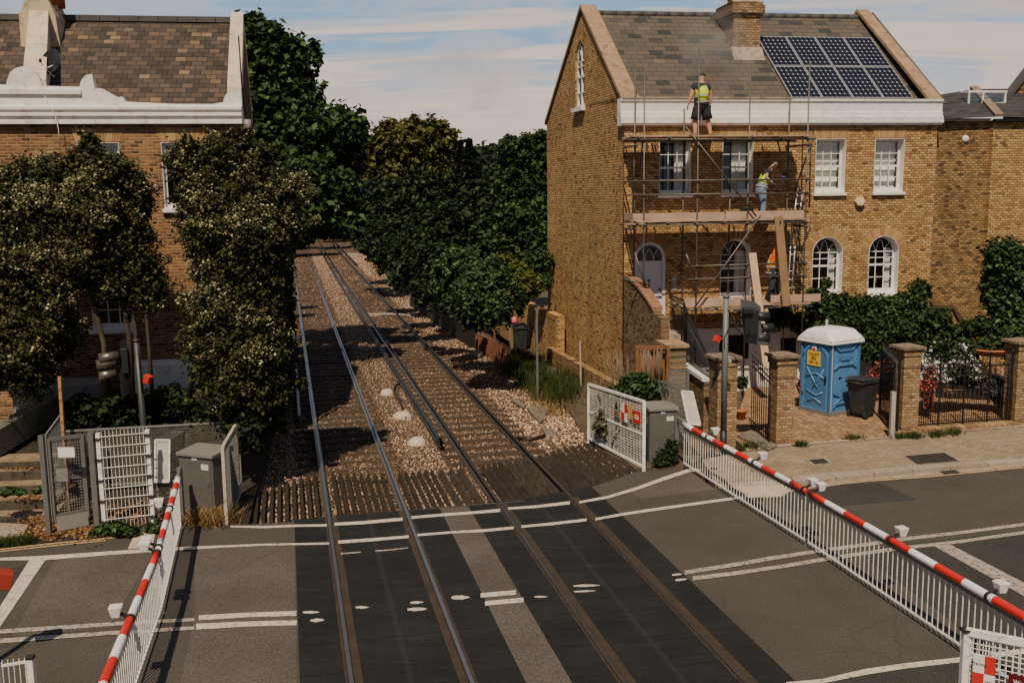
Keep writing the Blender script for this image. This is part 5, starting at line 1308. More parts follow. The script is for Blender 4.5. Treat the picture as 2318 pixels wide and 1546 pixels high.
cabinet('grey steel barrier cabinet with pale sloping lid beside the white sign-bearing fence', G(1470, 1045), G(1532, 1042), .62, 1.28)
cabinet('grey steel barrier cabinet between the louvred lamp and the leaning mesh screen', G(412, 1165), G(488, 1175), .60, 1.30)

# barriers: boom, lattice skirt, lamps
def barrier(label, A, B, zc_, n_, lamps, first='W', skirt=(.08, .92), band=.5, seed=0, Atip=False, r=(.057, .046)):
    A, B = Vector(A), Vector(B); A.z = B.z = 0; L = (B-A).length; d = (B-A).normalized(); rz = math.atan2(d.y, d.x)
    th = thing('level_crossing_barrier', label, 'barrier', A, rz, 'lowered crossing barriers')
    m = MB(); nb = max(1, int(round(L/band))); 
    for i in range(nb):
        f0, f1 = i/nb, (i+1)/nb; ra = r[0]+(r[1]-r[0])*f0; rb = r[0]+(r[1]-r[0])*f1
        mi = (i+(0 if first == 'W' else 1)) % 2
        m.tube([(L*f0, 0, zc_), (L*f1, 0, zc_)], [ra, rb], 12, mi, cap=(i in (0, nb-1)))
    m.build('boom', [M_BW, M_BR], th)
    m = MB(); m.bar((.05, .0, zc_-.085), (L-.05, 0, zc_-.085), .03, .05); m.build('carrier_rail', M_GALV, th)
    m = MB(); s0_, s1_ = skirt; ns = int(L/.125)
    for i in range(ns+1):
        x = .03+(L-.06)*i/ns; m.bar((x, 0, .12), (x, 0, zc_-.10), .0125, .0125)
    m.bar((.02, 0, .11), (L-.02, 0, .11), .022, .028); m.build('skirt', M_WPAINT, th)
    for (x, sgn) in lamps:
        k = MB(); k.tube([(x-.03, 0, zc_), (x+.03, 0, zc_)], .066, 12); lm = k.build('lamp_clamp', M_BLACKRUB, th)
        k = MB(); y_ = sgn*.16
        k.add([(x-.055, y_-.045, zc_+.05), (x+.055, y_-.045, zc_+.05), (x+.055, y_+.045, zc_+.05), (x-.055, y_+.045, zc_+.05), (x-.08, y_-.08, zc_+.19), (x+.08, y_-.08, zc_+.19), (x+.08, y_+.08, zc_+.19), (x-.08, y_+.08, zc_+.19)], [(0, 3, 2, 1), (4, 5, 6, 7), (0, 1, 5, 4), (1, 2, 6, 5), (2, 3, 7, 6), (3, 0, 4, 7)])
        bevel(k.build('lamp', M_WPAINT, lm), .008)
        k = MB(); k.bar((x, sgn*.03, zc_+.04), (x, sgn*.13, zc_+.10), .04, .03); k.build('lamp_bracket', M_BLACKRUB, lm)
    return th
ZB = 1.0
b0p, bj, be = G(1548, 960, ZB), G(1829, 1113, ZB), G(2318, 1396, ZB)
dR1 = (bj-b0p).normalized(); dR2 = (be-bj).normalized(); far = bj+dR2*6.6
def along(A, B, px, z): 
    P = G(px[0], px[1], z); d = (B-A).normalized(); return (P-A).dot(d)
barrier('half barrier running from the cabinet by the brick pillars to mid road', b0p, bj-dR1*.04, ZB, 0, [(along(b0p, bj, (1601, 990), ZB), 1), (along(b0p, bj, (1699, 1048), ZB), 1), ((bj-b0p).length-.12, 1)], 'W', band=.55)
barrier('half barrier crossing the right foreground, ending behind the corner mesh fence', bj+dR2*.04, far, ZB, 0, [(.10, 1), (along(bj, far, (1997, 1222), ZB), 1), (along(bj, far, (2216, 1350), ZB), 1)], 'R', band=.62, r=(.046, .065))
l0, lj, le = G(403, 1082, ZB), G(357, 1247, ZB), G(235, 1546, ZB)
dL1 = (lj-l0).normalized(); dL2 = (le-lj).normalized(); lfar = lj+dL2*6.0
barrier('far left half barrier starting at the cabinet beside the louvred lamp', l0, lj-dL1*.03, ZB, 0, [(along(l0, lj, (383, 1152), ZB), -1), (along(l0, lj, (366, 1240), ZB), -1)], 'W', band=.46)
barrier('near left half barrier running out of the bottom edge of the picture', lj+dL2*.03, lfar, ZB, 0, [(.08, -1), (along(lj, lfar, (302, 1398), ZB), -1)], 'R', band=.60, r=(.046, .065))
# counterweight arms next to the cabinets
for (P, d_, lab) in ((b0p, dR1, 'bare steel pivot arm holding the near-cabinet end of the right barrier'), (l0, dL1, 'bare steel pivot arm holding the far end of the left barrier')):
    m = MB(); P = Vector((P.x, P.y, ZB)); n_ = Vector((-d_.y, d_.x, 0))
    m.bar(P-d_*.02+Vector((0, 0, 0)), P-d_*.45+Vector((0, 0, .04)), .05, .12); m.bar(P-d_*.40+Vector((0, 0, -.95)), P-d_*.40+Vector((0, 0, .1)), .08, .1); m.bar(P+Vector((0, 0, -.3)), P-d_*.35+Vector((0, 0, -.05)), .03, .03)
    solo('barrier_arm', m, M_GALV, lab, 'barrier arm')

# signal posts with road lights seen from behind / the side
def signal_right():
    P = G(1637, 1032); ht = zabove(P, 668)
    th = thing('signal_post', 'grey steel signal post with black backing board and cowled road lights, beside the brick pillars', 'traffic signal', P, 0)
    m = MB(); m.tube([(0, 0, -.1), (0, 0, .62)], .078, 14); m.build('base_sleeve', M_BLACKP, th)
    m = MB(); m.tube([(0, 0, .62), (0, 0, ht-.05)], .066, 14); m.tube([(0, 0, ht-.06), (0, 0, ht)], .078, 12); m.build('pole', plain('grey_signal_pole', (.15, .15, .15), .55, .12, 4, .2, bump=.1), th)
    def q(x, y, dy=0.0): Q_ = AT(x, y, P.y+dy)-P; return Q_
    # backing board (seen from the rear)
    c = [q(1676, 677, .25), q(1708, 683, .3), q(1722, 695, .35), q(1723, 740, .35), q(1733, 760, .35), q(1742, 783, .4), q(1712, 780, .3), q(1684, 774, .2), q(1690, 745, .2), q(1678, 735, .2)]
    m = MB(); m.prism(c, (.01, .03, 0)); m.build('backing_board', plain('grey_board_back', (.085, .085, .085), .5, .1, 3), th)
    bx = q(1700, 730, .12)
    m = MB(); m.box(bx+Vector((0, 0, 0)), (.32, .16, .62)); m.box(q(1692, 703, .05), (.22, .2, .14)); bevel(m.build('lamp_housing', M_BLACKP, th), .02)
    for (x, y) in ((1712, 716), (1722, 742), (1712, 765)):
        c_ = q(x, y, .38); m = MB(); m.tube([c_, c_+Vector((.30, .10, -.03))], [.10, .12], 12, cap=False); o_ = m.build('cowl', M_BLACKP, th, fixn=False); o_.modifiers.new('s', 'SOLIDIFY').thickness = .006
    m = MB(); m.tube([(0, 0, ht-.45), q(1665, 703, .1), bx+Vector((0, 0, .2))], .022, 6); m.tube([(0, 0, ht-.62), bx+Vector((0, -.02, -.1))], .02, 6); m.build('bracket', M_BLACKP, th)
    m = MB()
    c1_ = [q(1646, 700, -.06), q(1656, 712, -.05), q(1650, 742, -.08), q(1640, 765, -.07), q(1640, 790, -.07)]; m.tube(c1_, .010, 6)
    c2_ = [q(1660, 715, -.03), q(1668, 745, -.03), q(1684, 760, -.02), q(1697, 752, .03)]; m.tube(c2_, .016, 6); m.build('cable', M_BLACKRUB, th)
    # red side lamp cube
    m = MB(); e_ = q(1623, 767, -.05); m.box(e_, (.13, .13, .15), 0, 0, (Matrix.Rotation(R(25), 3, 'Z') @ Matrix.Rotation(R(25), 3, 'Y'))); bevel(m.build('red_lamp_box', M_REDP, th), .006)
    m = MB(); m.bar(e_, Vector((0, 0, e_.z-.02)), .03, .03); m.build('lamp_arm', M_GALV, th)
    s_ = q(1652, 810, .02); m = MB(); m.prism([q(1641, 800, .02), q(1656, 806, .05), q(1656, 824, .05), q(1641, 817, .02)], (0, .01, 0)); m.build('plate', M_SGREY, th)
    m = MB(); m.lathe([(.001, -.001), (.014, .0)], (0, -.068, zabove(P, 810)), 10, axis='Y'); m.build('sticker', plain('yellow_sticker', (.7, .55, .05), .5), th)
signal_right()
def signal_left():
    P = G(327, 985); P = AT(327, 985, 21.5); P.z = .0
    base = AT(327, 970, 21.5); P = Vector((base.x, base.y, 0)); ht = zabove(P, 768); 
    th = thing('signal_post', 'dark steel signal post with chrome-hooded road lights among the shrubs on the left', 'traffic signal', P, 0)
    topx = AT(308, 768, 21.5)-P
    m = MB(); m.tube([(0, 0, -.4), (topx.x*.15, 0, .6), (topx.x, 0, ht-.04)], [.075, .072, .065], 14); m.tube([(topx.x, 0, ht-.05), (topx.x, 0, ht)], .075, 12); m.build('pole', plain('worn_dark_steel', (.055, .052, .048), .5, .3, 6, .3), th)
    def q(x, y, dy=0.0): return AT(x, y, P.y+dy)-P
    m = MB(); m.prism([q(272, 772, 0), q(292, 782, .1), (q(292, 890, .1)), q(276, 905, 0), q(270, 850, 0)], (.02, .25, 0)); m.build('backing_board', M_BLACKP, th)
    m = MB(); m.box(q(287, 815, .1), (.16, .3, .55)); bevel(m.build('lamp_housing', M_BLACKP, th), .02)
    M_CHR = plain('weathered_bright_hood', (.20, .17, .145), .35, .25, 3, .7)
    for (x0_, y0_, x1_, y1_) in ((268, 805, 224, 812), (262, 820, 218, 827), (262, 845, 224, 852)):
        a, b = q(x0_, y0_, -.06), q(x1_, y1_, -.22); m = MB(); m.tube([a, b], [.10, .115], 14, cap=False); o_ = m.build('cowl', M_CHR, th, fixn=False); o_.modifiers.new('s', 'SOLIDIFY').thickness = .006
    e_ = q(335, 858, -.1); m = MB(); m.box(e_, (.15, .15, .17), 0, 0, (Matrix.Rotation(R(-20), 3, 'Z') @ Matrix.Rotation(R(20), 3, 'Y'))); bevel(m.build('red_lamp_box', M_REDP, th), .006)
    m = MB(); m.bar(e_, q(316, 862, 0), .03, .03); m.tube([q(312, 800, -.08), q(318, 840, -.09), q(322, 890, -.08)], .016, 6); m.build('lamp_arm', M_BLACKP, th)
signal_left()
# red lamp box of a nearer post, cut by the left edge
th = thing('signal_post', 'red lamp box on a dark post cut off by the left edge of the picture', 'traffic signal', (G(-14, 1500).x, G(-14, 1500).y, 0), 0)
P = G(-14, 1500); e_ = AT(2, 1310, P.y)-P
m = MB(); m.box(e_, (.26, .24, .22), 0, 0, Matrix.Rotation(R(30), 3, 'Z') @ Matrix.Rotation(R(18), 3, 'Y')); bevel(m.build('red_lamp_box', plain('dark_red_paint', (.34, .03, .015), .6, .1), th), .01)
m = MB(); m.tube([(0, 0, 0), (0, 0, e_.z)], .05, 10); m.build('pole', M_BLACKP, th)

# caged louvre lamps (pale grids leaning over the ground)
M_GRID = None
def gridmat(name, c, line, n, dark=.5):
    t = NT(name); P = t.coord('UV'); s_ = t.sep(P)
    fx = t.math('FRACT', t.math('MULTIPLY', s_[0], n[0])); fy = t.math('FRACT', t.math('MULTIPLY', s_[1], n[1]))
    l = t.math('MAXIMUM', t.math('LESS_THAN', fx, .25), t.math('LESS_THAN', fy, .25))
    k = t.mix(l, c, line); t.base(t.mix(.3, k, t.ramp(t.noise(t.coord('Object'), 8, 4), [(.3, .3), (.7, .8)]), 'OVERLAY')); t.rough(.7); return t.mat
M_GRID = gridmat('reflector_grid', (.40, .38, .31), (.52, .48, .40), (9, 22))
def louvre(label, quad, back, name='flood_lamp'):
    """quad: four world points (bl, br, tr, tl) of the bright face; back: offset vector"""
    base = Vector((sum(p.x for p in quad)/4, sum(p.y for p in quad)/4, 0)); th = thing(name, label, 'lamp cage', base)
    m = MB(); m.add(quad, [(0, 1, 2, 3)]); o = m.build('face_grid', M_GRID, th, world=True, fixn=False); uvl = o.data.uv_layers.new(name='uv')
    for li, u_ in enumerate(((0, 0), (1, 0), (1, 1), (0, 1))): uvl.data[li].uv = u_
    m = MB()
    for i in range(4): m.bar(quad[i], quad[(i+1) % 4], .035, .035)
    m.build('face_frame', M_WPAINT, th, world=True)
    m = MB(); bq = [p+back for p in quad]
    for i in range(4): m.bar(quad[i], bq[i], .018, .018); m.bar(bq[i], bq[(i+1) % 4], .018, .018)
    for f in [k/9 for k in range(1, 9)]:
        m.bar(quad[3].lerp(bq[3], f), quad[2].lerp(bq[2], f), .006, .006); m.bar(quad[0].lerp(bq[0], f), quad[3].lerp(bq[3], f), .006, .006); m.bar(quad[1].lerp(bq[1], f), quad[2].lerp(bq[2], f), .006, .006)
    for f in [k/12 for k in range(1, 12)]:
        m.bar(quad[0].lerp(quad[3], f), bq[0].lerp(bq[3], f), .006, .006); m.bar(quad[1].lerp(quad[2], f), bq[1].lerp(bq[2], f), .006, .006)
    m.build('cage', M_GALV, th, world=True)
    return th
Yc = 22.6
q4 = [AT(1558, 958, Yc-.1), AT(1585, 962, Yc-.1), AT(1567, 887, Yc+.1), AT(1543, 885, Yc+.1)]
th = louvre('pale louvred lamp panel in a wire cage above the pivot of the right barrier', q4, Vector((-.42, .75, .10)))
m = MB(); b_ = (q4[0]+q4[1])/2; 
for dx in (-.35, .05): m.bar((b_.x+dx-.1, b_.y+.3, -.1), (b_.x+dx-.1, b_.y+.3, b_.z+.05), .04, .04)
m.build('legs', M_GALV, th, world=True)
Yl = 18.9
q4 = [AT(351, 1090, Yl), AT(383, 1090, Yl), AT(384, 996, Yl+.1), AT(352, 996, Yl+.1)]
th = louvre('pale louvred lamp panel in a wire cage between the white gate and the left cabinet', q4, Vector((.10, .55, .03)))
m = MB(); b_ = (q4[0]+q4[1])/2
for dx in (-.13, .13): m.bar((b_.x+dx, b_.y+.1, -.1), (b_.x+dx, b_.y+.1, b_.z), .04, .04)
for j in range(9): m.bar((b_.x-.14, b_.y+.1, .05+j*.085), (b_.x+.14, b_.y+.1, .05+j*.085), .01, .01)
m.build('legs', M_GREYP, th, world=True)

# left: grey mesh gate, white mesh gate, mesh screen
Pa, Pb = G(127, 1206), G(202, 1192)
gt = frame_panel('mesh_gate', 'narrow grey mesh gate with a white notice, leftmost of the railway gates', 'gate', Pa, Pb, .30, .30, 1.80, 1.78, .06, M_GALV, M_GREYP, 13, 26, .0035, mid=(.47, .56))
sign_on(gt, Pa, Pb, .03, .98, .04, .31, plain('kick_plate_steel', (.30, .28, .25), .6, .12, 5, .2), 'kick_plate', .03)
n0, n1 = AT(132, 1012, Pa.y-.03), AT(171, 1034, Pa.y-.03)
m = MB(); m.bb(n0.x, n1.x, Pa.y-.06, Pa.y-.045, n1.z, n0.z); ns = m.build('notice', M_SWHITE, gt, world=True)
m = MB(); c_ = AT(140, 1075, Pa.y); m.box((c_.x+.02, Pa.y-.01, c_.z), (.22, .05, .22)); m.build('lock_plate', M_GREYP, gt, world=True)
m = MB(); p_ = G(112, 1210); 
m.bar((p_.x, p_.y, -.2), (p_.x, p_.y, zabove(p_, 985)), .09, .09); solo('gate_post', m, M_GALV, 'square grey steel gate post left of the grey mesh gate', 'post')
m = MB(); p_ = G(222, 1198); m.bar((p_.x, p_.y, -.2), (p_.x, p_.y, zabove(p_, 978)), .10, .10); solo('gate_post', m, M_GALV, 'square grey steel gate post between the grey and the white gate', 'post')
Pa, Pb = G(238, 1196), G(348, 1184)
wg = thing('mesh_gate', 'tall white wire gate with chrome hooped side rails, left of the louvred lamp', 'gate', (Pa+Pb)/2)
h0, h1 = zabove(Pa, 980), zabove(Pb, 972)
m = MB()
for P_, h_ in ((Pa, h0), (Pb, h1)): m.bar((P_.x, P_.y, -.05), (P_.x, P_.y, h_), .075, .075)
m.build('stile', M_WPAINT, wg, world=True)
m = MB(); nb = 13
for i in range(nb+1):
    p = Pa.lerp(Pb, i/nb); hh = h0+(h1-h0)*i/nb; m.bar((p.x, p.y-.03, .02), (p.x, p.y-.03, hh+.04), .0075, .0075)
for j in range(9):
    z = .18+j*(h0-.25)/8; m.bar((Pa.x-.03, Pa.y-.045, z), (Pb.x+.03, Pb.y-.045, z+.01), .012, .014)
m.build('wire_panel', M_WPAINT, wg, world=True)
for j in range(5):
    for P_ in (Pa, Pb):
        m = MB(); m.box((P_.x, P_.y-.02, .14+j*.4), (.10, .09, .035)); m.build('clip', M_BLACKRUB, wg, world=True)
Pa, Pb = G(514, 1188), G(541, 1122)
ms = frame_panel('mesh_screen', 'leaning pale framed mesh screen at the left end of the timber guards', 'fence', Pa, Pb, -.05, -.05, 1.52, 1.50, .06, plain('stained_white_paint', (.50, .40, .31), .6, .15, 4, dirt=(.25, .15, .09)), M_GREYP, 26, 20, .004)
# chain link fence behind the gates with rusty post
Pa, Pb = AT(150, 1090, 20.6), AT(545, 1080, 21.3); Pa.z = Pb.z = 0
cl_ = frame_panel('chain_link_fence', 'rusty chain link fence behind the railway gates', 'fence', Pa, Pb, .1, .1, 1.35, 1.35, .04, M_GREYP, plain('rusty_wire', (.13, .10, .075), .7, .3, 9, .3), 60, 24, .005)
# cross wires at 45 degrees
m = MB()
for i in range(60):
    f = i/60; a = Pa.lerp(Pb, f); b = Pa.lerp(Pb, min(1, f+.28)); m.bar((a.x, a.y, .15), (b.x, b.y, 1.3), .006, .006); m.bar((b.x, b.y, .15), (a.x, a.y, 1.3), .006, .006)
m.build('diagonal_wires', M_GREYP, cl_, world=True)
m = MB(); p_ = AT(143, 1010, 19.4); q_ = AT(135, 852, 19.4); m.bar((p_.x, p_.y, -.1), q_, .06, .06); solo('fence_post', m, plain('rusty_post', (.38, .20, .09), .85, .35, 9, bump=.6, dirt=(.08, .04, .02)), 'tall rusty brown fence post behind the grey gate', 'post')
Pa, Pb = AT(105, 1010, 18.9), AT(148, 1000, 20.4); Pa.z = Pb.z = .05
frame_panel('chain_link_fence', 'short chain link fence sloping away left of the grey gate', 'fence', Pa, Pb, .2, .2, zabove(Pa, 985), zabove(Pb, 932), .03, M_GREYP, M_GREYP, 16, 22, .004)

# steps, low wall on the left
M_STEPS = plain('worn_stone_step', (.26, .175, .105), .95, .3, 3, bump=.7, dirt=(.09, .06, .035))
stt = thing('stone_steps', 'worn stone steps strewn with leaves rising at the left edge', 'steps', G(40, 1180))
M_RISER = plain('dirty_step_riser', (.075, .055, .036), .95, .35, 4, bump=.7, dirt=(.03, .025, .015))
lv = [(1168, .05), (1133, .25), (1100, .45), (1067, .65), (1046, .80)]
for i, (yy, z) in enumerate(lv):
    a, b = G(-200, yy+6, z), G(116-i*3, yy-3, z); dd = Vector((.1, 1.1 if i < 4 else .7, 0))
    m = MB(); m.prism([a, b, b+dd, a+dd], (0, 0, -z-.25)); o_ = bevel(m.build('step', [M_STEPS, M_RISER], stt, world=True), .015, 1)
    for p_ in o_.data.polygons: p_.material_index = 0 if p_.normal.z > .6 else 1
m = MB(); a, b = AT(-40, 985, 20.4), AT(232, 832, 24.4); wl = (b-a); n_ = Vector((wl.y, -wl.x, 0)).normalized()*.16
a0, b0_ = a, b
m.add([a0-n_, a0+n_, b0_+n_, b0_-n_, a0-n_-Vector((0, 0, .55)), a0+n_-Vector((0, 0, .55)), b0_+n_-Vector((0, 0, .55)), b0_-n_-Vector((0, 0, .55))], [(0, 1, 2, 3), (7, 6, 5, 4), (0, 4, 5, 1), (1, 5, 6, 2), (2, 6, 7, 3), (3, 7, 4, 0)])
solo('retaining_wall', m, plain('mossy_render', (.12, .115, .085), .95, .3, 2, bump=.6, dirt=(.05, .045, .03)), 'low rendered wall climbing diagonally from the left edge to the house', 'wall')
m = MB(); q_ = G(112, 1043, .70); m.prism([a0-Vector((.5, 0, .50)), q_-Vector((3, 0, 0)), q_, AT(200, 1000, 20.5), b0_-Vector((-.6, 0, .6)), b0_-Vector((0, 0, .5))], (0, 0, -.3)); struct('path', m, M_SOIL)
# white post and rail at bottom-left corner
P = G(93, 1700); P2 = G(0, 1690)
P = G(82, 1640); h_ = zabove(P, 1490)
wp = thing('guard_rail', 'white barred guard rail with square posts in the lower left corner', 'railing', P)
m = MB(); m.bar((0, 0, -.1), (0, 0, h_), .075, .075); d_ = (G(6, 1650)-P); d_.z = 0
m.bar((d_.x, d_.y, -.1), (d_.x, d_.y, h_-.01), .075, .075); m.build('post', M_WPAINT, wp)
m = MB(); m.bar((0, 0, h_-.03), (d_.x, d_.y, h_-.05), .02, .03); m.bar((0, 0, h_-.42), (d_.x, d_.y, h_-.44), .02, .03)
m.bar((0, 0, .12), (d_.x, d_.y, .12), .02, .03)
for i in range(1, 6): f = i/6; m.bar((d_.x*f, d_.y*f, .1), (d_.x*f, d_.y*f, h_+.02), .008, .008)
m.build('bars', M_WPAINT, wp)
m = MB(); m.bar((0, 0, h_), (0, 0, h_+.035), .085, .085); m.bar((d_.x, d_.y, h_), (d_.x, d_.y, h_+.025), .085, .085); m.build('post_cap', M_BLACKRUB, wp)

# ================================================================== brick gate pillars, railings, gates
B_P = brick('pillar_brick', 'xz', grime=.5, stops=[(0, (.13, .07, .03)), (.15, (.30, .18, .08)), (.5, (.42, .27, .13)), (.8, (.50, .34, .18)), (1, (.33, .16, .08))], mortar_c=(.26, .19, .13), bs=.9)
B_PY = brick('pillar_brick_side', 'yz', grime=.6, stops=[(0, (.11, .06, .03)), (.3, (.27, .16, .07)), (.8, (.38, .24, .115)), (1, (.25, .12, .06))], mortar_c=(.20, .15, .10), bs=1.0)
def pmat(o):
    # side faces use the yz brick, their shade put into darker colours
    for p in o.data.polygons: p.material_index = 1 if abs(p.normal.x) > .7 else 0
M_CAPST = plain('lichen_stone_cap', (.20, .145, .10), .95, .35, 5, bump=.9, dirt=(.08, .05, .035))
RZP = R(12.5)
def pillar(label, px, w_, h, off=0.0):
    P = G(*px); th = thing('gate_pillar', label, 'pillar', P, RZP, 'brick gate pillars')
    m = MB(); m.bb(0, w_, 0, w_, -.1, h-.28); o = m.build('shaft', [B_P, B_PY], th); pmat(o)
    m = MB(); m.bb(-.03, w_+.03, -.03, w_+.03, h-.278, h-.12); o = m.build('corbel', [B_P, B_PY], th); pmat(o)
    m = MB(); m.bb(-.09, w_+.09, -.09, w_+.09, h-.118, h-.05); m.add([(-.09, -.09, h-.05), (w_+.09, -.09, h-.05), (w_+.09, w_+.09, h-.05), (-.09, w_+.09, h-.05), (w_/2-.1, w_/2-.1, h), (w_/2+.1, w_/2-.1, h), (w_/2+.1, w_/2+.1, h), (w_/2-.1, w_/2+.1, h)], [(0, 1, 5, 4), (1, 2, 6, 5), (2, 3, 7, 6), (3, 0, 4, 7), (4, 5, 6, 7)]); m.build('cap', M_CAPST, th)
    return th, P
M_CONCP = plain('concrete_post', (.36, .32, .27), .9, .15, 3, bump=.3)
pillar('brick gate pillar behind the grey signal post', (1622, 1019), .50, 2.32)
pillar('brick gate pillar at the left side of the driveway, right of the small iron gate', (1756, 1012), .46, 2.30)
pillar('brick gate pillar at the right side of the driveway, left of the long iron railing', (2040, 982), .46, 2.28)
pillar('brick gate pillar at the right edge of the picture', (2296, 964), .50, 2.28)
pv_ = Vector((math.cos(RZP), math.sin(RZP), 0)); pn_ = Vector((-math.sin(RZP), math.cos(RZP), 0))
P2 = G(1756, 1012); P3 = G(2040, 982); P4 = G(2296, 964); P1_ = G(1622, 1019)
# small gate, swung open into the garden, hinge on pillar 2
ga = G(1742, 1007, .08); gb = ga+Vector((-.36, .95, 0)); 
g_ = G(1700, 972, .08)
railing('iron_gate', 'narrow black spearhead iron gate left of the driveway pillar', ga, g_, 1.80, 1.98, .12, .14, 9, r=.011, rails=(.03, .87, .94), cat='gate')
sp_ = G(1690, 1000, .02); 
m = MB(); m.prism([G(1668, 985, .14), G(1740, 1018, .14), G(1760, 1008, .14), G(1700, 972, .14)], (0, 0, -.3)); solo('doorstep', m, M_CONC_DARK, 'mossy stone threshold under the narrow iron gate', 'doorstep')
# gate folded open by pillar 3
ga = G(2022, 985, .09); gb = G(1990, 945, .09)
g2 = railing('iron_gate', 'tall black iron gate folded open beside the wheelie bin', ga, gb, 2.05, 2.1, .1, .1, 12, r=.013, rails=(.02, .45, .9), cat='gate')
m = MB(); m.bar(ga+Vector((.08, 0, .1)), ga+Vector((.08, 0, 1.95)), .05, .05); m.bar(gb+Vector((0, 0, .1)), gb+Vector((0, 0, 2.0)), .05, .05)
for z_ in (.5, 1.1, 1.7): m.bar(ga+Vector((.0, 0, z_)), gb+Vector((0, 0, z_-.3)), .012, .05)
m.build('gate_stile', M_BLACKMET, g2, world=True)
m = MB(); c_ = G(2030, 1000); m.bar((c_.x-.12, c_.y+.05, -.05), (c_.x-.12, c_.y+.05, 1.25), .10, .12); solo('concrete_post', m, M_CONCP, 'short pale concrete post against the right driveway pillar', 'post')
# long railing between pillar 3 and 4
ra, rb = P3+pv_*.50+pn_*.1, P4+pn_*.1-pv_*.04
rl2 = thing('iron_railing', 'long black iron railing in front of the white flowers', 'railing', (ra+rb)/2)
m = MB(); n = 42
for i in range(n+1):
    f = i/n; p = ra.lerp(rb, f); tall = (i % 2 == 0); zt2 = 1.72+.16*math.sin(math.pi*((f*2) % 1)) if tall else 1.05
    m.tube([(p.x, p.y, .16), (p.x, p.y, zt2)], .009, 5)
    if tall: m.tube([(p.x, p.y, zt2), (p.x, p.y, zt2+.05), (p.x, p.y, zt2+.10)], [.009, .02, .001], 5)
m.build('bars', M_BLACKMET, rl2, world=True)
m = MB()
for z_ in (.18, 1.0, 1.62): m.bar((ra.x, ra.y, z_), (rb.x, rb.y, z_), .02, .032)
m.build('rail', M_BLACKMET, rl2, world=True)
for f in (.22, .48, .74, .98):
    p = ra.lerp(rb, f); m = MB(); m.bar((p.x, p.y, .0), (p.x, p.y, 1.9), .035, .035); m.tube([(p.x, p.y, 1.9), (p.x, p.y, 1.95), (p.x, p.y, 2.02)], [.02, .03, .001], 6); m.build('post', M_BLACKMET, rl2, world=True)
m = MB(); d_ = (rb-ra); m.prism([ra-pn_*.30, rb-pn_*.30, rb+pn_*.06, ra+pn_*.06], (0, 0, .13)); m.build('brick_plinth', B_P, rl2, world=True)
# small grey wire enclosure behind the cabinet
Pa, Pb = AT(1513, 905, 24.2), AT(1556, 925, 24.0); Pa.z = Pb.z = .0
frame_panel('mesh_enclosure', 'small grey mesh panel behind the caged lamp, below the white coping', 'fence', Pa, Pb, .1, .1, zabove(Pa, 842), zabove(Pb, 838), .05, M_GALV, M_GREYP, 14, 14, .005)

# ================================================================== portable toilet
P = G(1878, 943, .085); rzT = R(90)-R(60)       # local x along the long side facing right
M_TB = plain('blue_plastic', (.085, .225, .43), .42, .06, 2.5, bump=.12, dirt=(.07, .185, .36)); M_TB2 = plain('darker_blue_plastic', (.055, .155, .31), .45, .05, 2.5, bump=.1)
M_TW = plain('white_plastic_roof', (.80, .75, .70), .45, .05, 3, bump=.1, dirt=(.6, .53, .46))
tl = thing('portable_toilet', 'blue plastic portable toilet with white domed roof standing on the driveway', 'portable toilet', P, rzT)
S = 1.10
m = MB(); m.bb(-.03, S+.03, -.03, S+.03, .0, .09); m.build('skid_base', plain('grey_skid', (.17, .15, .12), .8, .2), tl)
m = MB(); m.bb(.03, S-.03, .03, S-.03, .085, 2.02); m.build('body', M_TB, tl)
m = MB()
for (x, y) in ((0, 0), (S, 0), (0, S), (S, S)): m.box((x+(.03 if x == 0 else -.03), y+(.03 if y == 0 else -.03), 1.05), (.085, .085, 1.95))
bevel(m.build('corner_posts', M_TB2, tl), .02)
m = MB(); m.bb(.012, .03, .0-.014, .0, .12, 2.0); m.build('white_edge_trim', M_TW, tl)
# right-hand side (y=0 plane): moulded panels
m = MB()
def sbar(m, x0, z0, x1, z1, w_=.05, y=.018, dp=.03): m.bar((x0, y, z0), (x1, y, z1), dp, w_, up=(0, 1, 0)) if False else m.prism([(x0, y-dp, z0-w_/2), (x1, y-dp, z1-w_/2), (x1, y-dp, z1+w_/2), (x0, y-dp, z0+w_/2)], (0, dp+.03, 0))
m.bb(.10, S-.10, .005, .04, 1.93, 1.985)
sbar(m, .12, 1.93, .30, 1.78); sbar(m, S-.12, 1.93, S-.30, 1.78); sbar(m, .30, 1.78, S-.30, 1.78)
sbar(m, .12, 1.28, .30, 1.38); sbar(m, S-.12, 1.28, S-.30, 1.38); sbar(m, .30, 1.38, S-.30, 1.38)
sbar(m, .12, .62, .45, .50, .06); sbar(m, .12, .22, .45, .50, .06); sbar(m, .12, .30, .55, .34, .05); sbar(m, S-.12, .62, S-.42, .50, .06); sbar(m, S-.12, .22, S-.42, .50, .06)
m.bb(.38, S-.38, -.005, .03, 1.50, 1.66)
for x in (.30, .55, .80): m.bb(x-.006, x+.006, .012, .03, .62, 1.26)
m.build('moulded_ribs', M_TB, tl)
text_mesh('POLYJOHN', .12, M_TB2, tl, face(S/2, -.008, 1.58), sx=.9)
m = MB(); m.bb(.30, .42, .005, .031, 1.02, 1.045); m.bb(.62, .74, .005, .031, .80, .82); m.build('vent_slots', M_BLACKP, tl)
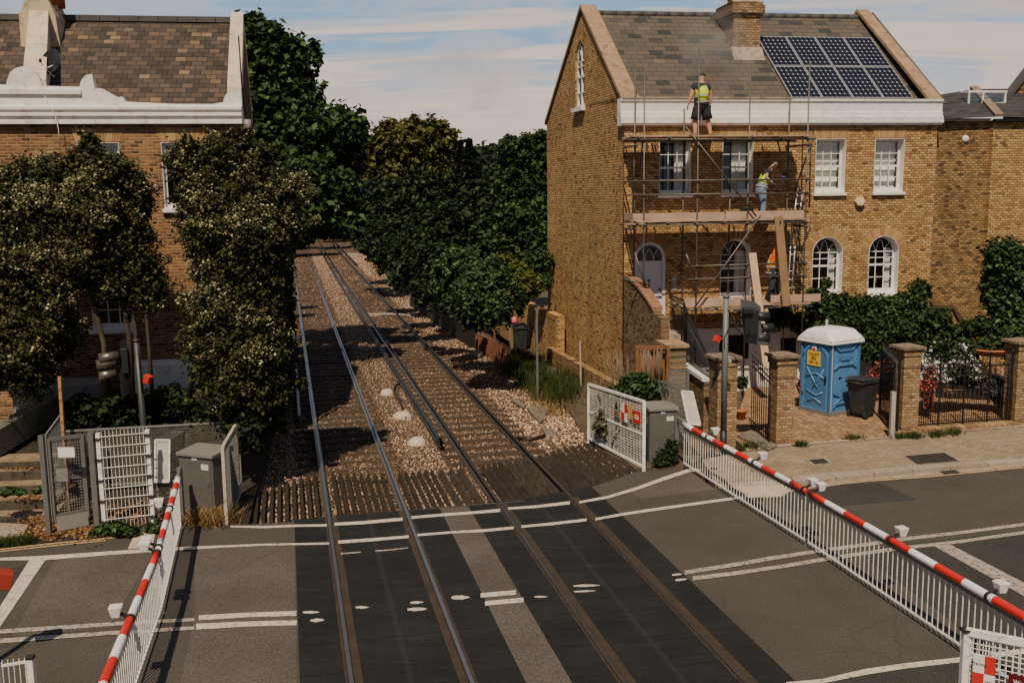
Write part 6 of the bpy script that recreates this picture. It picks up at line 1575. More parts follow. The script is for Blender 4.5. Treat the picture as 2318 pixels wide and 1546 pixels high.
# door side (x=0 plane): arched door
def dpt(y, z, x=-.012): return (x, y, z)
m = MB(); out_ = [(.10, .10), (S-.10, .10)]+[(S/2+(S/2-.10)*math.cos(math.pi*k/14), 1.52+.42*math.sin(math.pi*k/14)) for k in range(15)]
m.prism([dpt(y, z, -.012) for y, z in out_], (.05, 0, 0)); drr = m.build('door', M_TB2, tl)
m = MB(); in_ = [(.15, .15), (S-.15, .15)]+[(S/2+(S/2-.15)*math.cos(math.pi*k/14), 1.50+.37*math.sin(math.pi*k/14)) for k in range(15)]
for k in range(len(out_)):
    a, b = out_[k], out_[(k+1) % len(out_)]; c, d = in_[(k+1) % len(out_)], in_[k]
    m.add([dpt(*a, -.03), dpt(*b, -.03), dpt(*c, -.03), dpt(*d, -.03), dpt(*a, -.01), dpt(*b, -.01), dpt(*c, -.01), dpt(*d, -.01)], [(0, 1, 2, 3), (4, 7, 6, 5), (0, 4, 5, 1), (1, 5, 6, 2), (2, 6, 7, 3), (3, 7, 4, 0)])
m.build('door_surround', M_TB, drr)
m = MB()
for pts_ in ([(.25, 1.25), (.45, .95), (.62, .70)], [(.85, 1.25), (.65, .98), (.45, .72)], [(.25, .62), (.5, .5), (.85, .62)], [(.3, .3), (.55, .42), (.8, .3)], [(.22, 1.0), (.5, 1.12), (.88, 1.0)]):
    m.tube([dpt(y, z, -.014) for y, z in pts_], .028, 6)
m.build('swirl_ribs', M_TB, drr)
m = MB(); m.box(dpt(.60, 1.52, -.028), (.012, .46, .40)); sg = m.build('hire_sign', plain('yellow_sign', (.78, .46, .05), .5, .05), drr)
MS = Matrix(((0, 0, -1, -.038), (-1, 0, 0, .60), (0, 1, 0, 1.52), (0, 0, 0, 1)))
text_mesh('TOILETS\n0800\n586 106', .115, M_TXTK, sg, MS, sx=.85)
m = MB(); m.box(dpt(.60, 1.80, -.022), (.01, .14, .12)); s2 = m.build('notice', M_TW, drr); m = MB(); m.box(dpt(.60, 1.77, -.03), (.006, .1, .09)); m.build('symbol', M_SRED, s2)
m = MB(); m.box(dpt(.16, 1.0, -.04), (.04, .05, .16)); m.box(dpt(S-.13, .5, -.03), (.03, .03, .1)); m.box(dpt(S-.13, 1.6, -.03), (.03, .03, .1)); m.build('latch', M_BLACKP, drr)
# domed white roof
m = MB(); n = 12; V = []
prof_ = []
for k in range(n+1):
    t_ = k/n; y = -.06+(S+.12)*t_; e_ = min(t_, 1-t_)*2; z = 2.06+.30*(1-(1-min(1, e_*1.7))**2.4)
    prof_.append((y, z))
for side, x in ((0, -.06), (1, S+.06)):
    pass
xs_ = [-.07, -.05, .06, .30, S/2, S-.30, S-.06, S+.05, S+.07]; hz = [0, .55, .86, .98, .93, .98, .86, .55, 0]
for i, x in enumerate(xs_):
    for (y, z) in prof_: V.append((x, y, 2.06+(z-2.06)*hz[i]))
F = [(i*(n+1)+j, (i+1)*(n+1)+j, (i+1)*(n+1)+j+1, i*(n+1)+j+1) for i in range(len(xs_)-1) for j in range(n)]
m.add(V, F, 0, True); m.bb(-.07, S+.07, -.06, S+.06, 1.965, 2.062); m.build('roof', M_TW, tl)
m = MB(); m.bb(-.085, S+.085, -.075, S+.075, 1.955, 2.0); bevel(m.build('roof_lip', M_TW, tl), .012)
m = MB(); m.tube([(.75, S-.2, 2.2), (.75, S-.2, 2.50)], .04, 10); m.build('vent_pipe', plain('grey_plastic', (.30, .29, .27), .6), tl)

# wheelie bin
def wheelie(label, P, rz, c, h=1.05, w0=.42, w1=.52, lidmat=None, group=None):
    th = thing('wheelie_bin', label, 'wheelie bin', P, rz); mt = c
    m = MB(); d0, d1 = .46, .62
    m.add([(-w0/2, 0, .06), (w0/2, 0, .06), (w0/2, d0, .10), (-w0/2, d0, .10), (-w1/2, -.08, h-.08), (w1/2, -.08, h-.08), (w1/2, d1, h-.03), (-w1/2, d1, h-.03)], [(0, 3, 2, 1), (0, 1, 5, 4), (1, 2, 6, 5), (2, 3, 7, 6), (3, 0, 4, 7), (4, 5, 6, 7)]); bevel(m.build('body', mt, th), .03, 3)
    m = MB(); m.bb(-w1/2-.03, w1/2+.03, -.12, .66, h-.1, h-.03); bevel(m.build('rim', mt, th), .02)
    m = MB(); m.add([(-w1/2-.04, -.14, h-.028), (w1/2+.04, -.14, h-.028), (w1/2+.04, .68, h+.01), (-w1/2-.04, .68, h+.01), (-w1/2+.04, -.04, h+.03), (w1/2-.04, -.04, h+.03), (w1/2-.04, .60, h+.08), (-w1/2+.04, .60, h+.08)], [(0, 3, 2, 1), (0, 1, 5, 4), (1, 2, 6, 5), (2, 3, 7, 6), (3, 0, 4, 7), (4, 5, 6, 7)]); bevel(m.build('lid', lidmat or mt, th), .015)
    m = MB(); m.tube([(-w1/2+.04, .70, h-.04), (w1/2-.04, .70, h-.04)], .018, 8); m.build('handle', mt, th)
    for s_ in (-1, 1):
        m = MB(); m.tube([(s_*(w0/2+.02), d0-.02, .10), (s_*(w0/2+.07), d0-.02, .10)], .10, 16); wh = m.build('wheel', M_BLACKRUB, th)
        k = MB(); k.tube([(s_*(w0/2+.07), d0-.02, .10), (s_*(w0/2+.078), d0-.02, .10)], .045, 10); k.build('hub', mt, wh)
    return th
M_BIN = plain('black_plastic', (.024, .027, .031), .5, .15, 4, bump=.25, dirt=(.06, .055, .05))
Pb_ = G(1955, 935, .085)
wheelie('black wheelie bin with closed lid in front of the blue portable toilet', Pb_+Vector((.0, -.30, 0)), R(125), M_BIN)

# ================================================================== lineside bits, right bank
M_CORR = plain('rusty_sheet', (.16, .055, .028), .85, .35, 5, bump=.6, dirt=(.05, .025, .015))
a, b = G(1078, 795, -.1), G(1150, 830, -.1)
m = MB(); n = 26; d_ = b-a; nn = Vector((d_.y, -d_.x, 0)).normalized()
V = []
for i in range(n*2+1):
    p = a+d_*(i/(n*2)); o_ = nn*(.03*math.cos(i*math.pi)); V += [(p.x+o_.x, p.y+o_.y, -.2), (p.x+o_.x, p.y+o_.y, .62)]
m.add(V, [(2*i, 2*i+2, 2*i+3, 2*i+1) for i in range(n*2)]); solo('rusty_sheet_fence', m, M_CORR, 'rusty red-brown corrugated sheet along the edge of the ballast', 'fence panel', fixn=False)
a, b = G(930, 690, -.1), G(1078, 795, -.1); m = MB(); wall_seg(m, a, b, -.3, .75, .08); solo('timber_fence', m, woodmat('dark_fence', (.015, .012, .01), (.045, .03, .02), 'z'), 'low dark timber fence under the ivy on the right bank', 'fence')
M_OLDW = woodmat('weathered_post', (.12, .08, .055), (.26, .19, .13), 'z'); M_REDW = woodmat('reddish_post', (.14, .05, .03), (.28, .10, .06), 'z')
for (x0, y0, x1, y1, w_, mt, lab) in ((1162, 800, 1142, 655, .13, M_OLDW, 'leaning grey wooden post beside the lineside wheelie bin'), (1120, 760, 1113, 645, .07, M_REDW, 'thin reddish stake behind the leaning wooden post'), (1196, 720, 1196, 650, .10, M_REDW, 'short reddish post with yellow tip by the garden wall'), (1080, 802, 1079, 763, .09, M_OLDW, 'stubby wooden post at the end of the rusty sheet')):
    p = G(x0, y0, -.1); q = AT(x1, y1, p.y+.05); m = MB(); m.bar(Vector((p.x, p.y, -.3)), q, w_, w_*.8); solo('wooden_post', m, mt, lab, 'post')
wheelie('dark wheelie bin with its lid propped open by rubbish, on the railway bank', G(1180, 795, -.05), R(8), M_BIN, .98)
M_PINK = plain('pink_plastic_bag', (.62, .10, .14), .5, .3, 12, bump=.6); M_PWHITE = plain('white_plastic_bag', (.6, .55, .5), .5, .2, 12, bump=.6)
pb = AT(1164, 727, G(1180, 795).y+.2)
bm = MB(); bm.lathe([(.001, -.12), (.12, -.1), (.17, 0), (.11, .12), (.03, .2), (.001, .21)], tuple(pb), 9); solo('rubbish_bag', bm, M_PINK, 'crumpled pink and white bag poking out of the lineside bin', 'bag')
# grey steel marker post
p = G(1217, 905, -.1); m = MB(); m.bar((p.x, p.y, -.3), AT(1215, 700, p.y), .06, .09); m.bar(AT(1212, 700, p.y)-Vector((.03, 0, 0)), AT(1219, 694, p.y)+Vector((.03, 0, 0)), .04, .04); solo('steel_post', m, M_GALV, 'tall galvanised steel post standing in the weeds on the right bank', 'post')
# thin wire fence posts on the bank
for (x0, y0, y1, lab) in ((1240, 800, 742, 'small pale fence stake furthest along the bank, near the gable'), (1315, 880, 772, 'slim pale fence stake midway along the brick gable')):
    p = G(x0, y0, -.02); m = MB(); m.bar((p.x, p.y, -.2), AT(x0-2, y1, p.y), .045, .045); solo('fence_stake', m, M_CONCP, lab, 'post')
# garden wall beyond the gable
m = MB(); a, b = L2W(-.9, 8.0), L2W(-1.6, 16.0)
wall_seg(m, L2W(-.70, 6.0), L2W(-1.6, 19.0), -.3, 1.75, .3); solo('garden_wall', m, B_G, 'old brick boundary wall running back beyond the gable of the house', 'wall')
m = MB(); a, b = L2W(-.45, 5.5), L2W(-.1, -2.4)
wall_seg(m, L2W(-1.0, 6.5), L2W(-.35, -1.5), -.3, .55, .25)
solo('retaining_wall', m, brick('bank_brick', 'yz', grime=.8, bs=1.0), 'low weathered brick wall along the foot of the house gable', 'wall')
# orange wooden frame against the flank wall, bundle of canes
p = L2W(-.05, -3.5)
wfr = thing('cold_frame', 'orange brown wooden cold frame leaning against the brick pier', 'frame', G(1445, 850))
a, b = AT(1442, 850, 26.2), AT(1512, 845, 26.0); zt2 = AT(1442, 786, 26.2).z
M_ORW = woodmat('orange_wood', (.17, .08, .03), (.28, .14, .055), 'z')
m = MB(); m.bar((a.x, a.y, .3), (a.x, a.y, zt2), .09, .05); m.bar((b.x, b.y, .3), (b.x, b.y, zt2), .09, .05); m.bar((a.x-.04, a.y, zt2), (b.x+.04, b.y, zt2+.02), .05, .09); m.build('frame', M_ORW, wfr, world=True)
m = MB(); m.bb(a.x+.05, b.x-.05, a.y+.03, a.y+.05, .35, zt2-.12); m.build('backing_panel', M_ORW, wfr, world=True)
M_CANE = woodmat('grey_cane', (.12, .08, .055), (.26, .18, .12), 'z')
m = MB()
for i in range(46):
    x = 1456+40*random.random(); p = AT(x, 870, 25.4+random.random()*.3); q = AT(x-8+random.random()*12, 788+random.random()*20, 25.8); m.tube([p, q], .012, 4)
for i in range(26):
    x = 1375+40*random.random(); p = AT(x+10, 880, 25.0); q = AT(x-16+random.random()*30, 790+random.random()*40, 25.4); m.tube([p, q], .010, 4)
solo('cane_bundle', m, M_CANE, 'bundle of bare grey canes propped before the orange wooden frame', 'canes')

# white concrete markers, cables, rubble
for i, (x, y, w_, lab) in enumerate(((943, 1005, 42, 'rounded white concrete marker nearest the timber guards'), (911, 945, 42, 'rounded white concrete marker with a dark hole, middle of the three'), (876, 893, 30, 'rounded white concrete marker where the cables go under, farthest of the three'))):
    P = G(x, y, -.12); r = w_/2*(P-CAM).length/FPX*.98
    th = thing('concrete_marker', lab, 'marker', (P.x, P.y, -.14), random.random(), 'white concrete markers between the tracks')
    m = MB(); m.lathe([(r*1.15, -.04), (r, .04), (r*.9, .12), (r*.55, .185), (.001, .20)], (0, 0, 0), 16); o_ = m.build('dome', M_MORTAR_DOME, th)
    for v in o_.data.vertices: v.co += Vector((random.uniform(-1, 1), random.uniform(-1, 1), random.uniform(-1, 1)))*.012
    if i == 1: m = MB(); m.tube([(-.1, -r*.88, .05), (-.1, -r*.70, .07)], .042, 12); m.build('hole', M_BLACKRUB, th)
M_CABLE = plain('brown_cable', (.11, .065, .035), .8, .25, 4, bump=.2)
def cable(pts, r, z, label, mat=None):
    m = MB(); P = [G(x, y, z+.02) for x, y in pts]
    # subdivide smoothly
    Q = []
    for i in range(len(P)-1):
        p0 = P[max(i-1, 0)]; p1 = P[i]; p2 = P[i+1]; p3 = P[min(i+2, len(P)-1)]
        for k in range(5):
            t_ = k/5; Q.append(.5*((2*p1)+(p2-p0)*t_+(2*p0-5*p1+4*p2-p3)*t_*t_+(3*p1-p0-3*p2+p3)*t_**3))
    Q.append(P[-1]); m.tube(Q, r, 6); return solo('track_cable', m, mat or M_CABLE, label, 'cable')
cable([(700, 793), (760, 790), (818, 793), (832, 800), (830, 818), (838, 830), (848, 860), (858, 880), (866, 890)], .032, -.12, 'brown cable looping from the left track to the farthest white marker')
cable([(818, 793), (845, 797), (846, 806), (838, 815), (834, 828), (845, 850), (853, 872)], .028, -.11, 'second brown cable bulging beside the first one')
cable([(916, 868), (905, 868), (893, 878), (895, 892), (905, 908), (912, 926)], .035, -.08, 'dark cable bending down from the conductor rail to the middle marker', M_BLACKP)
cable([(910, 872), (900, 880), (903, 897), (916, 912), (921, 925)], .028, -.10, 'brown cable running beside the dark one to the middle marker')
cable([(1170, 990), (1200, 994), (1235, 985)], .04, -.1, 'black cable end lying on the ballast right of the right track', M_BLACKP)
cable([(830, 712), (868, 712), (905, 712), (930, 716)], .05, -.12, 'sunlit cable duct crossing under the right track', M_CONC)
def slab(quad, z, t_, label, mat=None, name='concrete_slab'):
    m = MB(); m.prism(gz(quad, z), (0, 0, -t_)); return bevel(solo(name, m, mat or M_CONC_DARK, label, 'slab'), .015, 1)
slab([(1193, 922), (1230, 918), (1238, 945), (1222, 955)], -.03, .1, 'broken concrete slab tilted on the rubble by the weeds')
slab([(1215, 918), (1236, 918), (1240, 932), (1228, 934)], .0, .08, 'small broken slab lying beside the tilted one')
slab([(1160, 898), (1190, 915), (1186, 922), (1156, 903)], -.03, .08, 'narrow dark slab edge pointing to the rails')
slab([(1225, 965), (1262, 975), (1258, 985), (1235, 982)], -.03, .08, 'flat grey slab half covered in stones near the timber guard')
slab([(828, 708), (890, 706), (893, 712), (832, 715)], -.135, .08, 'pale boards crossing the right track in the sun', M_CONC, 'board_crossing')
slab([(775, 573), (835, 573), (835, 577), (775, 577)], -.135, .08, 'far pale boards crossing the right track', M_CONC, 'board_crossing')
m = MB()
for i in range(14):
    p = G(1062+random.random()*30, 795+random.random()*14, -.1); m.box(p+Vector((0, 0, .05+.08*random.random())), (.2, .14, .12), random.random()*3, 0)
solo('rubble_heap', m, M_CONC, 'small heap of pale broken bricks at the end of the rusty sheet', 'rubble')
# small stones and cut block sizes on the right verge
N2 = 2200; V = np.zeros((N2*6, 3)); F = np.zeros((N2*8, 3), dtype=int)
for i in range(N2):
    x = rng.uniform(1100, 1330); y = rng.uniform(830, 1010)
    P = G(x, y, -.1); s_, o_ = TC(P)
    if o_ < OFF[3]+.5 or s_ < 21.5: P = G(1260, 960, -.1)+Vector((rng.normal()*.5, rng.normal()*.6, 0)); s_, o_ = TC(P)
    r = rng.uniform(.018, .055); q = base*rng.uniform(.6, 1.15, (6, 1))*r; A = rng.normal(size=(3, 3)); Qm, _ = np.linalg.qr(A)
    V[i*6:i*6+6] = q @ Qm+np.array((P.x, P.y, zb(s_, o_)+r*.4)); F[i*8:i*8+8] = ft+i*6
o = link_arr('rubble_stones', V, F, M_STONE); tagit(o, 'larger pale rubble stones heaped on the right bank', 'rubble', kind='stuff')
# lineside equipment box on a post, far
p = AT(822, 540, 62); bx = AT(818, 496, 62); th = thing('lineside_box', 'small white equipment box on a cranked pale post far down the line', 'equipment box', (p.x, p.y, bx.z-3.2))
m = MB(); o0_ = Vector((p.x, p.y, bx.z-3.2)); m.bar(AT(825, 570, 62), AT(824, 522, 62), .10, .10); m.bar(AT(824, 522, 62), AT(820, 515, 62), .1, .1); m.bar(AT(820, 517, 62), AT(819, 503, 62), .1, .1); m.build('post', M_GALV, th, world=True)
m = MB(); m.box(bx, (.32, .3, .60)); m.build('box', M_WPAINT, th, world=True)
# ================================================================== scaffolding
M_TUBE = plain('scaffold_tube', (.135, .12, .10), .5, .3, 5, .5, bump=.15, dirt=(.12, .08, .05))
M_COUP = plain('scaffold_coupler', (.10, .075, .055), .7, .3, 9, .3, bump=.3)
M_BOARD = woodmat('scaffold_board', (.42, .27, .19), (.56, .38, .27), 'x', sc=.8)
M_BOARD2 = woodmat('scaffold_board_old', (.24, .14, .075), (.36, .22, .12), 'z', sc=.8)
M_BOARD3 = woodmat('scaffold_board_new', (.52, .34, .20), (.66, .46, .30), 'z', sc=.8)
sc = thing('scaffolding', 'steel tube scaffolding with three boarded lifts before the yellow brick house', 'scaffold', F0, RZH)
DF, DI = 1.40, .30
def ft(m, a, b, r=.0242): m.tube([a, b], r, 8)
def cpl(x, y, z):
    m = MB(); m.box((x+random.uniform(-.01, .01), y, z), (.085, .085, .05), random.random()); m.tube([(x-.05, y-.03, z), (x+.05, y-.03, z)], .012, 6); m.tube([(x, y, z-.045), (x, y, z+.045)], .036, 8); m.build('coupler', M_COUP, sc)
fr_x = [(.22, 9.62), (1.80, 10.15), (3.30, 9.55), (5.10, 9.80)]
in_x = [(.24, 10.15), (HL(1547, 400, DI)[0], 8.55), (HL(1653, 400, DI)[0], 7.75), (HL(1786, 300, DI)[0], 8.85)]
for x, zt in fr_x:
    m = MB(); ft(m, (x, -DF, .03), (x+random.uniform(-.03, .03), -DF, zt)); m.build('standard', M_TUBE, sc)
    m = MB(); m.bb(x-.08, x+.08, -DF-.08, -DF+.08, -.02, .03); m.build('base_plate', M_COUP, sc)
for x, zt in in_x:
    m = MB(); ft(m, (x, -DI, .03), (x, -DI, zt)); m.build('standard', M_TUBE, sc)
def ledger(x0, x1, z, d, zz=0.0, name='ledger'):
    m = MB(); ft(m, (x0, -d-.05, z), (x1, -d-.05, z+zz)); m.build(name, M_TUBE, sc)
    for x, _ in (fr_x if d > 1 else in_x):
        if x0 < x < x1: cpl(x, -d-.02, z)
ledger(-.28, 5.32, 7.61, DF); ledger(-.2, 5.2, 7.61, DI)
ledger(-.10, 5.2, 6.46, DF, 0, 'guard_rail'); ledger(.0, 5.22, 6.07, DF, 0, 'guard_rail')
ledger(-.30, 5.25, 5.22, DF); ledger(-.2, 5.2, 5.22, DI)
ledger(1.45, 5.15, 4.02, DF, .02, 'guard_rail'); ledger(1.50, 5.15, 3.64, DF, .03, 'guard_rail')
ledger(1.35, 5.4, 2.74, DF); ledger(1.3, 5.2, 2.74, DI)
for z in (7.66, 5.27, 2.79):
    x_s = [.0, .9, 1.7, 2.55, 3.4, 4.25, 5.0] if z > 3 else [1.5, 2.4, 3.3, 4.2, 5.15]
    for x in x_s:
        m = MB(); ft(m, (x, -DF-.2, z), (x, -.12, z)); m.build('transom', M_TUBE, sc); cpl(x, -DF-.05, z)
for x in (-.04, 5.12):
    for z in (6.46, 6.07, 5.1, 7.45):
        m = MB(); ft(m, (x, -DF-.2, z), (x, -.14, z+.0)); m.build('guard_rail', M_TUBE, sc); cpl(x, -DF, z)
for z in (4.0, 3.62):
    m = MB(); ft(m, (5.12, -DF-.15, z), (5.12, -.14, z)); m.build('guard_rail', M_TUBE, sc); cpl(5.12, -DF, z)
def pxl(x, y, d): c = HL(x, y, d); return (c[0], -d, c[1])
for (a, b, d0, d1) in (((1553, 288), (1712, 490), 1.5, 1.5), ((1722, 488), (1571, 698), 1.55, 1.55), ((1843, 305), (1798, 435), 1.3, .5), ((1836, 300), (1832, 470), 1.2, .6), ((1437, 320), (1432, 500), 1.3, .5), ((1455, 320), (1448, 390), .5, .4), ((1475, 325), (1484, 366), .6, .2), ((1760, 320), (1768, 350), 1.2, .2), ((1835, 515), (1802, 595), 1.3, .4), ((1808, 520), (1812, 620), .5, 1.2), ((1437, 572), (1462, 650), 1.45, 1.5), ((1553, 575), (1571, 620), 1.55, 1.55)):
    m = MB(); ft(m, pxl(a[0], a[1], d0), pxl(b[0], b[1], d1)); m.build('brace', M_TUBE, sc)
for (a, b, d0, d1) in (((1411, 632), (1465, 643), 1.3, 1.5), ((1425, 652), (1470, 668), 1.1, 1.5)):
    m = MB(); ft(m, pxl(a[0], a[1], d0), pxl(b[0], b[1], d1)); m.build('brace', M_TUBE, sc); c_ = pxl(b[0], b[1], d1); cpl(*c_)
def deck(x0, x1, z, n=5, d0=.28):
    for i in range(n):
        d = d0+i*.232
        m = MB(); j = random.uniform(-.06, .06); m.bb(x0+j, (x0+x1)/2, -d-.225, -d, z, z+.038); m.bb((x0+x1)/2+.004, x1+j, -d-.225, -d, z, z+.036); m.build('deck_board', M_BOARD, sc)
deck(-.15, 5.15, 7.69); deck(-.05, 5.15, 5.30); deck(1.45, 5.3, 2.82)
def toe(x0, x1, z, d=DF-.03, h=.225, ml=M_BOARD): m = MB(); m.bb(x0, x1, -d-.02, -d+.018, z, z+h); bevel(m.build('toe_board', ml, sc), .004, 1)
toe(-.10, 2.62, 5.335, h=.215); toe(2.66, 5.05, 5.345, h=.22); toe(1.46, 2.9, 2.86); toe(2.94, 3.9, 2.86); toe(4.1, 5.66, 2.875)
m = MB(); m.bb(-.34, .2, -DF-.08, -DF+.15, 5.24, 5.28); m.build('deck_board', M_BOARD, sc)
m = MB(); m.bb(-.06, -.02, -DF, -.3, 5.335, 5.55); m.build('toe_board', M_BOARD, sc)
# planks leaning on the scaffold
def plank(a, b, da, db, wd, mat, label):
    p, q = Vector(pxl(*a, da)), Vector(pxl(*b, db)); W0, W1 = L2W(*p), L2W(*q)
    m = MB(); m.bar(W0, W1, .225*wd, .045, up=(ni.x, ni.y, 0)); return bevel(solo('scaffold_board', m, mat, label, 'plank'), .004, 1)
plank((1703, 573), (1736, 835), 1.52, 2.3, 1.0, M_BOARD3, 'pale new plank standing upright in front of the lower scaffold lift')
plank((1762, 490), (1781, 692), 1.52, 1.62, 1.12, M_BOARD2, 'thick brown weathered plank held upright by the worker in orange')
plank((1733, 700), (1738, 714), 1.55, 1.55, .5, M_BOARD3, 'short pale offcut hanging below the lower toe board')
# ladders
def ladder(a0, a1, b0_, b1_, da, db, label):
    p0, p1_ = Vector(pxl(*a0, da)), Vector(pxl(*a1, db)); q0, q1 = Vector(pxl(*b0_, da)), Vector(pxl(*b1_, db))
    base_ = L2W(*p1_); th = thing('ladder', label, 'ladder', base_, RZH); I = Vector(p1_)
    m = MB(); m.tube([p0-I, p1_-I], .022, 6); m.tube([q0-I, q1-I], .022, 6); m.build('stile', M_ALU, th)
    m = MB(); n_ = int((p0-p1_).length/.25)
    for i in range(1, n_): f = i/n_; m.tube([p1_.lerp(p0, f)-I, q1.lerp(q0, f)-I], .015, 6)
    m.build('rungs', M_ALU, th)
ladder((1793, 500), (1782, 690), (1804, 500), (1790, 690), .75, 1.1, 'aluminium ladder between the lower and middle scaffold lifts')
ladder((1806, 425), (1796, 500), (1818, 425), (1808, 500), .5, .9, 'aluminium ladder stub above the middle scaffold lift')
# green tub on middle deck
m = MB(); c_ = pxl(1690, 480, .8); w_ = L2W(c_[0], -.8, 5.34); m.lathe([(.16, 0), (.21, .30), (.22, .31), (.2, .3), (.15, .02)], tuple(w_), 14); solo('builders_tub', m, plain('green_plastic', (.01, .09, .05), .5, .1), 'dark green plastic tub on the middle scaffold lift beside the bending worker', 'tub')

# ================================================================== people
M_SKIN = plain('skin', (.52, .26, .17), .55, .08, 10, bump=.05)
def fabric(name, c): return plain(name, c, .85, .16, 12, bump=.35)
M_HIVIS = fabric('hivis_yellow', (.60, .72, .03)); M_HIOR = fabric('hivis_orange', (.80, .17, .04)); M_HIVO = None; M_REFL = plain('reflective_tape', (.42, .42, .38), .35, .1, 9, .2)
M_BLKF = fabric('black_fabric', (.018, .017, .020)); M_NAVY = fabric('dark_navy_fabric', (.022, .022, .035)); M_JEAN = fabric('faded_denim', (.16, .22, .30)); M_GLOVE = fabric('dark_glove', (.03, .025, .022)); M_BGLOVE = fabric('blue_glove', (.08, .10, .34))
M_HAIR = plain('dark_hair', (.025, .017, .012), .8, .3, 30, bump=.6); M_CAPF = fabric('grey_cap_cloth', (.36, .29, .25)); M_BOOT = plain('tan_boot', (.40, .20, .09), .8, .2, 9, bump=.2); M_SHOE = plain('dark_shoe', (.03, .03, .035), .7, .2); M_TROU = fabric('dark_trousers', (.03, .035, .04))
BULK = 1.0
def skinmesh(name, chains, mat, parent, sub=2, root=0):
    """chains: list of [(x,y,z,rx[,ry])...]; equal points are welded so the surface is continuous"""
    vs, rs, es, idx = [], [], [], {}
    for ch in chains:
        prev = None
        for p in ch:
            key = (round(p[0], 3), round(p[1], 3), round(p[2], 3))
            if key not in idx: idx[key] = len(vs); vs.append(p[:3]); rs.append((p[3], p[4] if len(p) > 4 else p[3]))
            i = idx[key]
            if prev is not None and prev != i: es.append((prev, i))
            prev = i
    me = bpy.data.meshes.new(name); me.from_pydata(vs, es, []); o = bpy.data.objects.new(name, me); col.objects.link(o); o.parent = parent
    sk = o.modifiers.new('skin', 'SKIN'); sk.use_smooth_shade = True
    if not me.skin_vertices: raise RuntimeError('no skin layer')
    for i, v in enumerate(me.skin_vertices[0].data): v.radius = (rs[i][0]*BULK, rs[i][1]*BULK); v.use_root = (i == root)
    s_ = o.modifiers.new('sub', 'SUBSURF'); s_.levels = sub; s_.render_levels = sub
    me.materials.append(mat); XF[o.name] = XF[parent.name].copy(); return o
def lerp3(a, b, t_): return tuple(a[i]+(b[i]-a[i])*t_ for i in range(3))
def hand(w, tip_dir, side, r=.008, curl=.5):
    """five fingers from wrist w, pointing along tip_dir; returns chains"""
    d = Vector(tip_dir).normalized(); s_ = Vector(side).normalized(); s_ = (s_-d*s_.dot(d)).normalized(); nrm = d.cross(s_)
    w = Vector(w); pc = w+d*.05; ch = [[(*w, .026, .020), (*pc, .036, .016), (*(w+d*.085), .036, .014)]]
    for k, (o_, L) in enumerate(((-.028, .062), (-.009, .074), (.010, .070), (.028, .055))):
        b = w+d*.085+s_*o_; mid = b+d*L*.5+nrm*L*.10*curl*2; e_ = b+d*L*.82+nrm*L*.5*curl*1.2
        ch.append([(*(w+d*.085), .036, .014), (*b, .010), (*mid, .009), (*e_, .007)])
    t0 = w+d*.03-s_*.03; ch.append([(*pc, .036, .016), (*t0, .012), (*(t0-s_*.02+d*.035), .010), (*(t0-s_*.018+d*.06+nrm*.015), .008)])
    return ch
